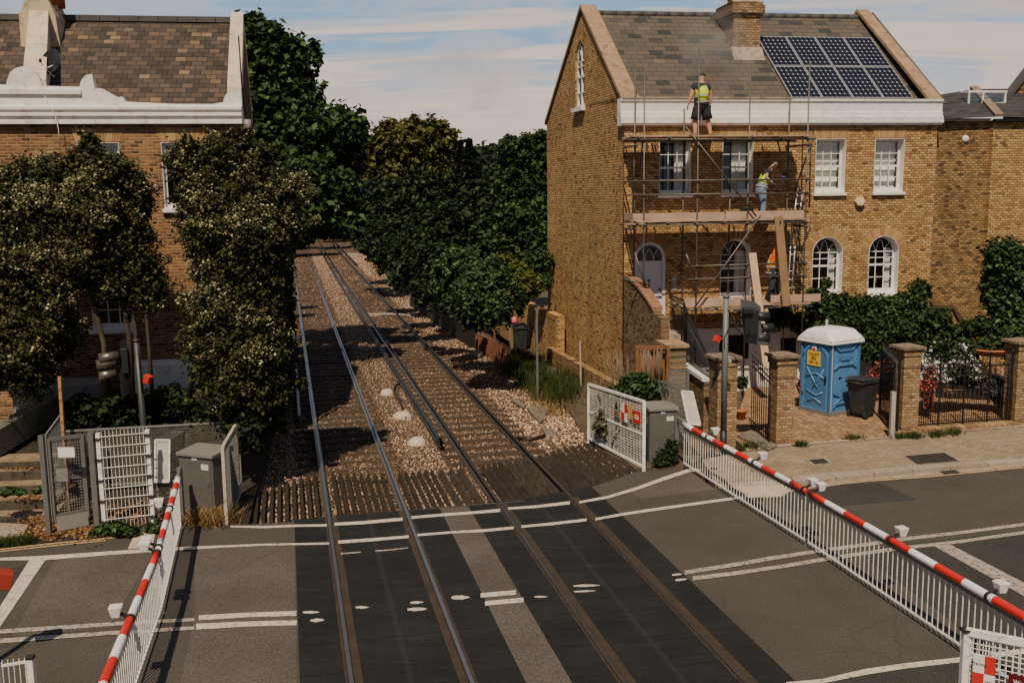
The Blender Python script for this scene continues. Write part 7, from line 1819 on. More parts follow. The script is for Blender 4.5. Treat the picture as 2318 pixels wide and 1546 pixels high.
def person(label, loc, J, skinm, cfg, rz=RZH):
    """J joints dict in local metres (x right, y away, z up)"""
    th = thing('person', label, 'person', loc, rz); B = cfg.get('bulk', 1.12)
    global BULK
    BULK = B
    pel = J['pelvis']; ch = J['chest']; nk = J['neck']; hd = J['head']
    up_h = (Vector(hd)-Vector(nk)).normalized()
    face_d = Vector(J['face']).normalized()
    body = []
    sp1 = lerp3(pel, ch, .5)
    body.append([(*pel, .135, .10), (*sp1, .125, .09), (*ch, .155, .10), (*nk, .055, .055), (*lerp3(nk, hd, .45), .058, .058), (*hd, .083, .092), (*(Vector(hd)+up_h*.07), .066, .072)])
    for s_ in 'LR':
        sh, el, wr = J['sh'+s_], J['el'+s_], J['wr'+s_]
        body.append([(*ch, .155, .10), (*sh, .062), (*lerp3(sh, el, .5), .050), (*el, .041), (*lerp3(el, wr, .35), .042), (*wr, .027)])
        hp, kn, an, to = J['hip'+s_], J['kn'+s_], J['an'+s_], J['toe'+s_]
        body.append([(*pel, .135, .10), (*hp, .092), (*lerp3(hp, kn, .5), .080), (*kn, .056), (*lerp3(kn, an, .3), .060), (*an, .038), (*to, .035, .028)])
    b_ = skinmesh('body', body, M_SKIN, th)
    # face: nose, ears, eyes, mouth
    H = Vector(hd); F_ = face_d; S_ = F_.cross(up_h).normalized()
    m = MB(); m.lathe([(.001, -.015), (.014, -.008), (.010, .018), (.001, .028)], tuple(H+F_*.092-up_h*.008), 8)
    for e_ in (-1, 1): m.lathe([(.001, -.03), (.014, -.015), (.018, .01), (.001, .03)], tuple(H+S_*e_*.084-up_h*.005), 8)
    m.build('nose_and_ears', M_SKIN, b_)
    m = MB()
    for e_ in (-1, 1): c_ = H+F_*.083+S_*e_*.032+up_h*.012; m.box(c_, (.022, .012, .010))
    m.box(H+F_*.086-up_h*.048, (.042, .010, .008)); m.build('eyes_and_mouth', M_HAIR, b_)
    # hands
    BULK = 1.0
    for s_ in 'LR':
        wr, el = Vector(J['wr'+s_]), Vector(J['el'+s_]); d = Vector(J.get('hd'+s_, tuple(wr-el)))
        skinmesh('glove' if cfg.get('glove') else 'hand', hand(wr, d, J.get('hs'+s_, (0, 1, 0))), cfg.get('glove') or M_SKIN, th, 1)
    BULK = B*1.03
    # torso clothing
    k = 1.0
    sh_ = cfg['shirt']
    tor = [(*lerp3(pel, ch, .12), .150, .115), (*lerp3(pel, ch, .5), .142, .108), (*ch, .172, .118), (*lerp3(ch, nk, .75), .085, .080)]
    tc = [tor]
    for s_ in 'LR':
        sh, el, wr = J['sh'+s_], J['el'+s_], J['wr'+s_]
        if cfg['sleeve'] == 'short': tc.append([(*ch, .172, .118), (*sh, .076), (*lerp3(sh, el, .62), .066)])
        else: tc.append([(*ch, .172, .118), (*sh, .076), (*lerp3(sh, el, .5), .064), (*el, .056), (*lerp3(el, wr, .85), .042)])
    skinmesh('shirt', tc, sh_, th)
    if cfg.get('vest'):
        v_ = [(*lerp3(pel, ch, .08), .172, .135), (*lerp3(pel, ch, .5), .166, .130), (*ch, .190, .136), (*lerp3(ch, nk, .62), .115, .095)]
        vs_ = skinmesh('hi_vis_vest', [v_, [(*ch, .190, .136), (*lerp3(ch, J['shL'], .75), .088)], [(*ch, .190, .136), (*lerp3(ch, J['shR'], .75), .088)]], cfg['vest'], th)
        for f in (.22, .62):
            c_ = Vector(lerp3(pel, ch, f)); ax_ = (Vector(ch)-Vector(pel)).normalized(); q = ax_.to_track_quat('Z', 'Y').to_matrix(); m = MB(); V = []; n_ = 20
            xa = Vector((1, 0, 0)); 
            for zz in (-.024, .024):
                for i in range(n_):
                    a = 2*math.pi*i/n_; sx_ = cfg.get('wx', .186)*B*1.02; sy_ = cfg.get('wy', .152)*B*1.02
                    V.append(c_+q @ Vector((math.cos(a)*sx_, math.sin(a)*sy_, zz)))
            m.add(V, [(i, (i+1) % n_, n_+(i+1) % n_, n_+i) for i in range(n_)], 0, True); m.build('reflective_band', M_REFL, vs_)
    # legs clothing
    m = MB(); long_ = cfg['legs'] != 'short'
    ws = Vector(lerp3(pel, ch, .30)); pv3 = Vector(pel); ax3 = (ws-pv3).normalized(); q3 = ax3.to_track_quat('Z', 'X').to_matrix(); V = []; n3 = 18
    hl, hr_ = Vector(J['hipL']), Vector(J['hipR']); sx3 = (hr_-hl).normalized(); sx3 = (sx3-ax3*sx3.dot(ax3)).normalized(); sy3 = ax3.cross(sx3)
    lev = [(-.16, .12, .09), (-.08, .172, .130), (0, .176, .136), (.10, .168, .130), (.22, .160, .126)]
    for (t3, ra3, rb3) in lev:
        for i3 in range(n3):
            a = 2*math.pi*i3/n3; V.append(pv3+ax3*t3+sx3*math.cos(a)*ra3*B+sy3*math.sin(a)*rb3*B)
    m.add(V, [(l*n3+i3, l*n3+(i3+1) % n3, (l+1)*n3+(i3+1) % n3, (l+1)*n3+i3) for l in range(len(lev)-1) for i3 in range(n3)], 0, True)
    for s_ in 'LR':
        hp, kn, an = [Vector(J[k_+s_]) for k_ in ('hip', 'kn', 'an')]
        if long_: m.tube([hp+Vector((0, 0, .03)), hp.lerp(kn, .25), hp.lerp(kn, .6), hp.lerp(kn, .93), kn.lerp(an, .08), kn.lerp(an, .5), kn.lerp(an, .97)], [.092*B, .104*B, .09*B, .074*B, .073*B, .068*B, .064*B], 14)
        else: m.tube([hp+Vector((0, 0, .06)), hp.lerp(kn, .15), hp.lerp(kn, .6), hp.lerp(kn, .95)], [.09*B, .112*B, .108*B, .112*B], 14)
    m.build('trousers' if long_ else 'shorts', cfg['legm'], th, fixn=False)
    for s_ in 'LR':
        an, to = Vector(J['an'+s_]), Vector(J['toe'+s_]); heel = an+(an-to).normalized()*.05
        skinmesh('boot', [[(an.x, an.y, an.z+.04, .050), (an.x, an.y, an.z-.02, .052), (*lerp3(an, to, .6), .048, .042), (to.x, to.y, to.z, .042, .034)], [(an.x, an.y, an.z-.02, .052), (heel.x, heel.y, an.z-.05, .036)]], cfg['boot'], th)
    # hair or cap
    m = MB(); n_ = 14; V = []; q = up_h.to_track_quat('Z', 'Y').to_matrix(); rows_ = 7
    for i in range(rows_):
        t_ = i/(rows_-1); a1 = t_*math.pi*.52; rr_ = math.sin(a1); hh = math.cos(a1)
        for j in range(n_):
            a = 2*math.pi*j/n_; V.append(H+up_h*(.02+.100*hh)+q @ Vector((math.cos(a)*rr_*.098, math.sin(a)*rr_*.104, 0))-F_*.012)
    m.add(V, [(i*n_+j, i*n_+(j+1) % n_, (i+1)*n_+(j+1) % n_, (i+1)*n_+j) for i in range(rows_-1) for j in range(n_)], 0, True)
    if cfg.get('cap'):
        cpo = m.build('cap', cfg['cap'], th, fixn=False); cpo.modifiers.new('s', 'SOLIDIFY').thickness = .006
        k_ = MB(); c_ = H+F_*.10+up_h*.025; a = [c_-F_*.03+S_*.07, c_-F_*.03-S_*.07, c_+F_*.07-S_*.055-up_h*.03, c_+F_*.09-up_h*.035, c_+F_*.07+S_*.055-up_h*.03]; k_.prism(a, tuple(up_h*.008)); k_.build('peak', cfg['cap'], cpo)
    else:
        m.build('hair', cfg['hair'], th, fixn=False)
    return th
def J_from(px0, py0, s, pts):
    return {k: ((v[0]-px0)/s, v[2], (py0-v[1])/s) for k, v in pts.items()}
# worker on the top lift, seen from behind
s1 = 77.5; d1 = .85
J = J_from(1590, 302, s1, dict(pelvis=(1587, 234, 0), chest=(1584, 200, -.01), neck=(1586, 184, .02), head=(1588.5, 173, .06), shL=(1569, 192, 0), shR=(1601, 193, 0), elL=(1562, 214, -.03), elR=(1609, 211, .02), wrL=(1556, 234, .02), wrR=(1609, 233, .06), hipL=(1579, 238, 0), hipR=(1595, 238, 0), knL=(1574, 267, .06), knR=(1603, 266, .02), anL=(1573, 296, .0), anR=(1608, 296, -.03), toeL=(1575, 300, .15), toeR=(1612, 300, .12)))
J['face'] = (.45, .85, -.35); J['hdL'] = (-.2, .1, -1); J['hdR'] = (0, .1, -1)
c_ = HL(1590, 302, d1)
person('worker in yellow vest and black shorts, back turned, on the top scaffold lift', L2W(c_[0], -d1, 7.728), J, None, dict(shirt=M_NAVY, sleeve='short', vest=M_HIVIS, legs='short', legm=M_BLKF, boot=M_BOOT, glove=M_GLOVE, hair=M_HAIR, bulk=1.3))
# bending worker on the middle lift
s2 = 75.5
J = J_from(1724, 499, s2, dict(pelvis=(1721, 436, 0), chest=(1730, 405, 0), neck=(1741, 392, 0), head=(1750, 383, 0), shL=(1736, 396, .17), shR=(1732, 396, -.17), elL=(1757, 403, .22), elR=(1724, 409, -.24), wrL=(1769, 407, .10), wrR=(1740, 421, -.22), hipL=(1722, 440, .09), hipR=(1721, 440, -.09), knL=(1728, 468, .11), knR=(1724, 468, -.11), anL=(1726, 494, .12), anR=(1722, 494, -.12), toeL=(1737, 497, .12), toeR=(1733, 497, -.13)))
J['face'] = (.62, 0, -.78); J['hdL'] = (1, -.1, -.2); J['hdR'] = (.7, 0, -.7); J['hsL'] = (0, 1, .3)
c_ = HL(1724, 499, .85)
person('worker in grey cap and yellow vest bending over the middle guard rail', L2W(c_[0], -.85, 5.34), J, None, dict(shirt=M_BLKF, sleeve='short', vest=M_HIVIS, legs='long', legm=M_JEAN, boot=M_SHOE, glove=M_BGLOVE, cap=M_CAPF, bulk=1.2, wx=.182, wy=.155))
t_ = NT('hivis_orange_yellow'); s_ = t_.sep(t_.coord()); t_.base(t_.mix(t_.ramp(t_.math('FRACT', t_.math('MULTIPLY', t_.math('ADD', s_[2], t_.math('MULTIPLY', s_[0], .5)), 3.4)), [(.46, 0.0), (.5, 1.0)], 'CONSTANT'), (.85, .17, .03), (.62, .70, .04))); t_.rough(.85); M_HIVO = t_.mat
# worker on the lowest lift holding the brown plank
s3 = 74.0
J = J_from(1749, 686, s3, dict(pelvis=(1748, 628, .02), chest=(1748, 595, .0), neck=(1755, 580, .02), head=(1761, 570, .05), shL=(1752, 588, .19), shR=(1744, 588, -.17), elL=(1762, 574, .25), elR=(1744, 573, -.24), wrL=(1764, 565, .05), wrR=(1753, 557, -.20), hipL=(1751, 632, .09), hipR=(1744, 632, -.08), knL=(1757, 658, .05), knR=(1742, 658, -.1), anL=(1760, 680, .08), anR=(1739, 680, -.1), toeL=(1766, 683, -.04), toeR=(1744, 683, -.2)))
J['face'] = (.8, .1, -.5); J['hdR'] = (.6, 0, .6); J['hdL'] = (.5, -.3, .5)
c_ = HL(1749, 686, .95)
person('worker in orange top gripping the upright brown plank on the lowest scaffold lift', L2W(c_[0], -.95, 2.86), J, None, dict(shirt=M_HIOR, sleeve='long', vest=M_HIVO, legs='long', legm=M_TROU, boot=M_SHOE, glove=M_NAVY, cap=M_BLKF, bulk=1.22, wx=.182, wy=.155))
# ================================================================== vegetation
prng = np.random.default_rng(11)
def unit(v): return v/np.maximum(np.linalg.norm(v, axis=1, keepdims=True), 1e-9)
def leaf_quads(P, size, elong=1.7, up=.35, rng_=prng, droop=0.0, outward=None, ow=.6):
    """rhombic leaves (one quad each, random orientation biased upwards/outwards)"""
    n = len(P); N = rng_.normal(size=(n, 3)); N = unit(N)
    N[:, 2] = np.abs(N[:, 2])*(1)+up
    if outward is not None: N = N+outward*ow
    N = unit(N)
    A = unit(np.cross(N, unit(rng_.normal(size=(n, 3)))))
    if droop: A = unit(A+np.array([0, 0, -droop])); 
    B = unit(np.cross(N, A)); A = np.cross(B, N)
    s = (size*rng_.uniform(.6, 1.35, n))[:, None]
    a = A*s*elong*.5; b = B*s*.5
    fold = N*s*.10
    V = np.stack([P-a, P+b*1.0+a*-.1+fold, P+a, P-b*1.0+a*-.1+fold], axis=1).reshape(-1, 3)
    F = np.arange(n*4).reshape(-1, 4); return V, F
def split(clumps, k=7, f=.46, spread=.78):
    out = []
    for c in clumps:
        for i in range(k):
            d = unit(prng.normal(size=(1, 3)))[0]; r = spread*(.55+.45*prng.random()); q = f*prng.uniform(.6, 1.3)
            out.append((c[0]+d[0]*c[3]*r, c[1]+d[1]*c[4]*r, c[2]+d[2]*c[5]*r, c[3]*q, c[4]*q, c[5]*q))
    return out
def in_clumps(clumps, n, shell=.55, rng_=prng, rough=.25):
    """points spread in ellipsoid clumps, denser towards the surface, with lumpy outline"""
    vol = np.array([c[3]*c[4]*c[5] for c in clumps])**.72; pr = vol/vol.sum()
    k = rng_.choice(len(clumps), n, p=pr); C = np.array([c[:3] for c in clumps])[k]; Rr = np.array([c[3:6] for c in clumps])[k]
    D = unit(rng_.normal(size=(n, 3))); r = shell+(1-shell)*rng_.random(n)**.7
    r = r*(1+rough*(np.sin(D[:, 0]*7+C[:, 0]*3)*np.sin(D[:, 2]*8+C[:, 2]*5)+.35*rng_.normal(size=n)))
    return C+D*Rr*r[:, None], D
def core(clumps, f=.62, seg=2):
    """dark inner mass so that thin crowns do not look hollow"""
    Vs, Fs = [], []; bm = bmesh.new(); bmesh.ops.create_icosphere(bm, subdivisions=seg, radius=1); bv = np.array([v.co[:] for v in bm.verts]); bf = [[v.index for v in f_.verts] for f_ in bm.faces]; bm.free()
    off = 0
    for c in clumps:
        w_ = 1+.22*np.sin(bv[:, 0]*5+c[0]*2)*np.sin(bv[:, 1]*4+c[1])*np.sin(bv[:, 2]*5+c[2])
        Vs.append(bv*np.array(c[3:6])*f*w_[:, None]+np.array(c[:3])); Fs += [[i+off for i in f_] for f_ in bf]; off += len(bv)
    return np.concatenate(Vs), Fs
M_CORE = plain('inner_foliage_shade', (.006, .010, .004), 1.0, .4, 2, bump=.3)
M_BARK = woodmat('bark', (.035, .026, .018), (.10, .075, .05), 'z', sc=.7)
M_BARKD = woodmat('dark_bark', (.02, .015, .012), (.055, .04, .03), 'z', sc=.7)
def C(px, py, Y, rx, rz_=None, ry=None):
    """clump seen at picture point, at distance Y, radius in picture pixels"""
    P = AT(px, py, Y); s = (P-CAM).dot(FWD)/FPX; rx_ = rx*s; return (P.x, P.y, P.z, rx_, (ry*s if ry else rx_*.85), (rz_ or rx)*s)
def tree(name, label, cat, clumps, n, size, mat, base, trunks=None, shell=.5, elong=1.7, up=.35, droop=0, group=None, flowers=None, coref=.6, barkm=None, rough=.25, twigs=0, kind=None):
    base = Vector(base); th = thing(name, label, cat, base, 0, group)
    if kind: th['kind'] = kind
    off = np.array(base)
    big = clumps
    if twigs > 45: clumps = list(clumps)+[(c[0]+prng.normal()*c[3]*.75, c[1]+prng.normal()*c[4]*.4, c[2]+min(1.1, abs(prng.normal()))*c[5]*.6, c[3]*.28, c[4]*.28, c[5]*.34) for c in clumps for _ in range(2)]
    if coref: clumps = split(clumps)
    P, D = in_clumps(clumps, int(n*.62) if coref else n, shell*.6, rough=rough)
    if coref: P2_, D2_ = in_clumps(big, n-int(n*.62), .5, rough=rough); P = np.concatenate([P, P2_]); D = np.concatenate([D, D2_])
    V, F = leaf_quads(P-off, size, elong, up, droop=droop, outward=D)
    link_arr('foliage', V, F, mat, parent=th)
    if coref:
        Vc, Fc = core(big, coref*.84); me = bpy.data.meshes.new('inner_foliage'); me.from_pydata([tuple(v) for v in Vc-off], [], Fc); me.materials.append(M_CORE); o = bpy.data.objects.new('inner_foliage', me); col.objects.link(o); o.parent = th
    if trunks:
        for tr in trunks:
            m = MB(); m.tube([Vector(p[:3])-base for p in tr], [p[3] for p in tr], 8); m.build('trunk', barkm or M_BARK, th)
    if twigs:
        m = MB()
        for i in range(twigs):
            c = clumps[int(prng.integers(len(clumps)))]; d = unit(prng.normal(size=(1, 3)))[0]; d[2] = abs(d[2]); a = np.array(c[:3])+d*np.array(c[3:6])*.5; b = np.array(c[:3])+d*np.array(c[3:6])*1.12
            mid = (a+b)/2+prng.normal(size=3)*.08; m.tube([Vector(a)-base, Vector(mid)-base, Vector(b)-base], [.02, .012, .004], 5)
        m.build('branches', barkm or M_BARKD, th)['kind'] = 'stuff'
    if flowers:
        nf, fs, fm, bias = flowers[:4]
        # clusters of small petals on the sunlit outside
        kc = max(1, nf//6); Pc, Dc = in_clumps(clumps, kc*9, .93, rough=rough)
        keep = (Dc[:, 2] > bias) & (Dc[:, 1] < .35) & (np.sin(Pc[:, 0]*1.9+1)+np.sin(Pc[:, 2]*2.3)+.8*prng.normal(size=len(Pc)) > -.3); Pc = Pc[keep]
        if len(flowers) > 4: Pc = Pc[(prng.random(len(Pc)) < np.clip((Pc[:, 2]-1.2)/flowers[4], .12, 1))]
        Pc = Pc[:kc]
        Pf = np.repeat(Pc, 6, axis=0)+prng.normal(size=(len(Pc)*6, 3))*fs*.9
        V, F = leaf_quads(Pf-off, fs, 1.1, .6); link_arr('flowers', V, F, fm, parent=th)['kind'] = 'stuff'
    return th
L_SHRUB = leafmat('shrub_leaf', (.048, .058, .018), (.13, .125, .045), .55, .2)
L_CREAM = leafmat('cream_flower', (.50, .44, .22), (.74, .68, .44), .3, .3, .8)
L_CAT = leafmat('catalpa_leaf', (.038, .075, .022), (.095, .155, .045), .5, .22, .4)
L_OLIVE = leafmat('olive_green_leaf', (.10, .105, .026), (.20, .19, .06), .5, .25)
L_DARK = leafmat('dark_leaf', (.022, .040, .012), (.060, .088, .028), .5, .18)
L_MID = leafmat('mid_leaf', (.036, .070, .020), (.09, .145, .04), .5, .22)
L_IVY = leafmat('ivy_leaf', (.034, .070, .022), (.10, .155, .055), .5, .12, .35)
L_CON = leafmat('conifer_leaf', (.014, .026, .012), (.03, .05, .022), .5, .1)
L_GARD = leafmat('garden_leaf', (.030, .060, .018), (.085, .13, .04), .5, .2)
L_YEL = leafmat('yellow_green_leaf', (.09, .11, .02), (.18, .19, .045), .4, .25)
L_WHITEF = leafmat('white_flower', (.80, .78, .72), (.92, .90, .86), .1, .25, .8)
L_PINKF = leafmat('pink_flower', (.70, .10, .09), (.85, .25, .22), .3, .25, .8)
L_DRY = leafmat('dry_leaf', (.22, .11, .045), (.38, .22, .11), .5, .1, .8)
L_GRASS = leafmat('grass_blade', (.045, .075, .018), (.12, .13, .04), .5, .2, .7)
L_STRAW = leafmat('straw_blade', (.30, .19, .075), (.48, .33, .15), .4, .15, .8)

# --- flowering shrubs in front of the left house
Y1 = 21.6
cl = [C(45, 420, Y1, 62, 60), C(110, 395, Y1+.3, 60, 45), C(195, 370, Y1+.2, 48, 50), C(250, 390, Y1, 55, 50), C(300, 440, Y1+.2, 50, 60), C(20, 520, Y1, 70, 80), C(110, 490, Y1, 80, 70), C(210, 480, Y1-.2, 75, 70), C(290, 540, Y1, 60, 70), C(60, 620, Y1-.3, 90, 80), C(170, 590, Y1-.1, 80, 60), C(335, 620, Y1+.1, 45, 60), C(250, 640, Y1+.1, 60, 50), C(60, 720, Y1-.3, 110, 80), C(20, 800, Y1-.5, 90, 90), C(130, 760, Y1+.1, 50, 60), C(0, 440, Y1, 60, 60), C(205, 320, Y1+.2, 22, 22), C(340, 675, Y1+.2, 35, 35)]
B1 = AT(315, 860, Y1); B1.z = 0
tk = lambda pts, Y, r: [(*AT(x, y, Y), r[i]) for i, (x, y) in enumerate(pts)]
tree('flowering_shrub', 'multi-stemmed cream-flowered shrub left of the gap before the brown brick house', 'shrub', cl, 150000, .054, L_SHRUB, B1,
     [tk([(300, 900), (292, 760), (270, 640), (230, 520)], Y1, [.07, .06, .05, .03]), tk([(318, 900), (305, 740), (290, 640), (300, 500)], Y1+.1, [.06, .05, .04, .02]), tk([(345, 900), (338, 790), (330, 700), (320, 560)], Y1+.1, [.05, .045, .04, .02]), tk([(240, 900), (236, 780), (200, 640), (120, 520)], Y1-.1, [.07, .06, .05, .03]), tk([(340, 770), (365, 690), (380, 600)], Y1, [.012, .010, .004])],
     shell=.35, coref=.5, flowers=(21000, .047, L_CREAM, -.25, 3.2), twigs=50, rough=.38)
Y2 = 21.2
cl = [C(420, 370, Y2, 45, 55), C(500, 350, Y2, 55, 45), C(570, 385, Y2+.2, 60, 60), C(450, 440, Y2-.1, 60, 60), C(540, 450, Y2, 80, 70), C(625, 440, Y2+.2, 55, 60), C(670, 430, Y2+.4, 35, 40), C(470, 520, Y2, 70, 60), C(580, 530, Y2-.1, 80, 70), C(640, 510, Y2+.1, 50, 50), C(500, 600, Y2, 55, 60), C(590, 610, Y2-.1, 55, 60), C(500, 700, Y2, 75, 70), C(580, 700, Y2, 60, 70), C(470, 790, Y2-.1, 60, 60), C(560, 790, Y2, 80, 70), C(610, 760, Y2, 40, 60), C(520, 870, Y2, 80, 60), C(590, 880, Y2, 55, 60), C(420, 330, Y2, 20, 22), C(545, 315, Y2, 25, 25)]
B2 = AT(520, 930, Y2); B2.z = 0
tree('flowering_shrub', 'tall loose cream-flowered shrub at the track-side corner of the brown brick house', 'shrub', cl, 155000, .052, L_SHRUB, B2,
     [tk([(520, 980), (510, 820), (490, 680), (470, 520)], Y2, [.08, .07, .06, .03]), tk([(545, 980), (560, 800), (570, 620), (580, 480)], Y2, [.08, .07, .05, .03]), tk([(430, 900), (440, 800), (448, 700)], Y2-.1, [.05, .04, .03])],
     shell=.35, coref=.48, flowers=(26000, .047, L_CREAM, -.3, 3.6), twigs=90, rough=.38)
# shaded undergrowth along the left of the track and behind the gates
def bank(label, pts, n, size, mat, name='undergrowth', cat='bushes', coref=.6, fl=None, rough=.3, kind=None):
    b = Vector((sum(p[0] for p in pts)/len(pts), sum(p[1] for p in pts)/len(pts), 0)); return tree(name, label, cat, pts, n, size, mat, b, None, coref=coref, flowers=fl, rough=rough, kind=kind)
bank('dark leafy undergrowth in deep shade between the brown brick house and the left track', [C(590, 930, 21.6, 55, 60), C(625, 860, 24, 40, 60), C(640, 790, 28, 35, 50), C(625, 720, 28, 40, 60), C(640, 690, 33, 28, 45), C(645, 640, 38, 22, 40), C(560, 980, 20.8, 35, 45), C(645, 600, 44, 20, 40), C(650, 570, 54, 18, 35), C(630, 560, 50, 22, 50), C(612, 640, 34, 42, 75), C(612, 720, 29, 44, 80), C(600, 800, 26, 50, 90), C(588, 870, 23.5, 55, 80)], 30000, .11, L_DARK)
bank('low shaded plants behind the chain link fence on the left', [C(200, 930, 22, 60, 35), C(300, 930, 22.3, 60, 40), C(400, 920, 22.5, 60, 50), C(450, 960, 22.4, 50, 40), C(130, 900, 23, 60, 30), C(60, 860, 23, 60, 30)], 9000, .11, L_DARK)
# --- big-leaved tall tree
Y3 = 38.5
cl = [C(575, 90, Y3, 55, 55), C(615, 130, Y3, 70, 65), C(660, 150, Y3, 45, 70), C(590, 200, Y3, 80, 70), C(670, 220, Y3, 60, 60), C(620, 280, Y3, 85, 60), C(700, 290, Y3-1, 55, 40), C(760, 290, Y3-1, 65, 55), C(790, 300, Y3-1, 42, 45), C(640, 360, Y3, 90, 60), C(720, 350, Y3-.5, 75, 60), C(770, 370, Y3-.5, 55, 65), C(700, 410, Y3-3, 75, 55), C(765, 440, Y3-3, 45, 55), C(690, 470, Y3-4, 55, 45), C(755, 500, Y3-3, 55, 40), C(640, 440, Y3-2, 60, 60), C(660, 510, Y3-4, 48, 40), C(560, 300, Y3, 50, 80), C(712, 120, Y3, 18, 30), C(600, 480, Y3-2, 55, 60), C(650, 520, 36, 50, 40), C(600, 535, 35, 55, 40), C(690, 505, 38, 25, 28), C(760, 512, 42, 40, 22), C(665, 535, 36, 38, 28), C(700, 512, 37, 24, 24), C(735, 505, 40, 30, 22), C(620, 560, 33, 40, 30)]
tree('broadleaf_tree', 'tall broadleaf tree with big drooping leaves rising behind the brown brick house', 'tree', cl, 62000, .195, L_CAT, (AT(600, 600, Y3).x, Y3, -.3),
     [tk([(610, 600), (612, 450), (610, 330), (600, 200)], Y3, [.4, .32, .25, .12]), tk([(612, 450), (660, 380), (720, 330)], Y3-1, [.2, .15, .08]), tk([(612, 400), (660, 300), (690, 200)], Y3, [.18, .12, .06]), tk([(560, 420), (600, 310), (570, 230)], Y3, [.15, .1, .05])], shell=.45, elong=1.5, up=.15, droop=.5, coref=.50, rough=.30, twigs=40)
# --- background trees
def bgtree(label, cl, n, size, mat, Y, x, group='trees beyond the railway', **k):
    return tree('background_tree', label, 'tree', cl, n, size, mat, (AT(x, 520, Y).x, Y, -.3), [tk([(x, 580), (x, 500)], Y, [.3, .2])], group=group, shell=.5, **k)
Yb = 75
bgtree('round olive-yellow tree with a double crown in the middle distance', [C(880, 330, Yb, 50, 55), C(930, 330, Yb, 55, 60), C(975, 320, Yb, 55, 50), C(1000, 350, Yb, 30, 40), C(850, 400, Yb, 45, 60), C(910, 400, Yb, 60, 50), C(985, 390, Yb, 45, 50), C(842, 350, Yb, 25, 40)], 52000, .235, L_OLIVE, Yb, 920, coref=.7)
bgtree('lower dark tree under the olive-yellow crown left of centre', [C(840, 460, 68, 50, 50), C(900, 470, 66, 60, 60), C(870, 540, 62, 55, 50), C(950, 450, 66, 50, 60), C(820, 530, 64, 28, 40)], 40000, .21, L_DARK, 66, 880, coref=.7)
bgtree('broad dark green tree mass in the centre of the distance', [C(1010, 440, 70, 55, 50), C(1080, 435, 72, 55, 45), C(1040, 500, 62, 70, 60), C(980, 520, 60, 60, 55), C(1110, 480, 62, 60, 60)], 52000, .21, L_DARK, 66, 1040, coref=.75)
bgtree('bushy fresh green tree next to the gable of the yellow brick house', [C(1200, 360, 52, 55, 50), C(1170, 340, 52, 40, 30), C(1225, 330, 52, 35, 35), C(1150, 330, 52, 18, 22), C(1210, 430, 52, 55, 50), C(1160, 420, 52, 40, 50)], 42000, .15, L_MID, 52, 1200, coref=.62)
bgtree('dark tree filling the gap below the fresh green crown beside the gable', [C(1190, 510, 46, 70, 55), C(1120, 540, 46, 55, 50), C(1230, 560, 42, 40, 50)], 28000, .15, L_MID, 46, 1180, coref=.72)
def conifer(label, x, ytop, ybot, w_, Y, n=3500):
    b = AT(x, ybot, Y); tpt = AT(x, ytop, Y); H_ = tpt.z-b.z; s = w_*(Vector((x, 0, 0)).length*0+Y/FPX)
    zz = prng.random(n)**.8; a = prng.random(n)*2*np.pi; lay = .72+.28*np.sin(zz*48); r = (1-zz)*s*lay*(.3+.7*prng.random(n))
    P = np.stack([r*np.cos(a), r*np.sin(a), zz*H_], axis=1); V, F = leaf_quads(P, .16, 2.6, .1, droop=.2)
    th = thing('conifer', label, 'tree', b, 0, 'conifers on the skyline'); link_arr('foliage', V, F, L_CON, parent=th)
    m = MB(); m.tube([(0, 0, -6), (0, 0, H_*.8)], [.2, .04], 6); m.build('trunk', M_BARKD, th)
conifer('taller pointed conifer breaking the skyline right of the olive tree', 1064, 318, 430, 46, 66, 6000)
conifer('smaller pointed conifer leaning on the left of the taller one', 1044, 322, 400, 26, 67, 2500)
# far wood and distant hedge line
Pw = [C(x, 470+18*math.sin(x*.05)+prng.normal()*6, 120+20*math.sin(x), 45, 60+18*math.sin(x*.031)) for x in range(560, 1300, 26)]
o_ = tree('distant_wood', 'dark band of distant trees closing the view behind the railway', 'wood', Pw, 15000, .7, L_DARK, (0, 120, 0), None, coref=.85, kind='stuff')
for x0 in (-1,):
    Pw = [C(x, 350+8*math.sin(x*.09)+prng.normal()*3, 220, 30, 10) for x in range(1010, 1260, 16)]
    tree('distant_hedge', 'thin dark line of far treetops just under the pale horizon strip', 'wood', Pw, 4000, 1.0, L_DARK, (0, 220, 0), None, coref=.9, kind='stuff')
Pw = [C(x, 400, 150, 60, 70) for x in range(560, 1300, 45)]+[C(x, 392, 160, 55, 62) for x in range(1020, 1260, 40)]
tree('distant_wood', 'dark trees closing the far end of the railway line', 'wood', [C(x, 500-abs(x-715)*.1, 150+prng.normal()*6, 24, 30) for x in range(600, 830, 14)], 5000, .7, L_DARK, (-30, 150, 0), None, coref=.85, kind='stuff')
tree('distant_wood', 'farther dark wood behind the middle distance trees', 'wood', Pw, 12000, .8, L_DARK, (0, 150, 0), None, coref=.92, kind='stuff')
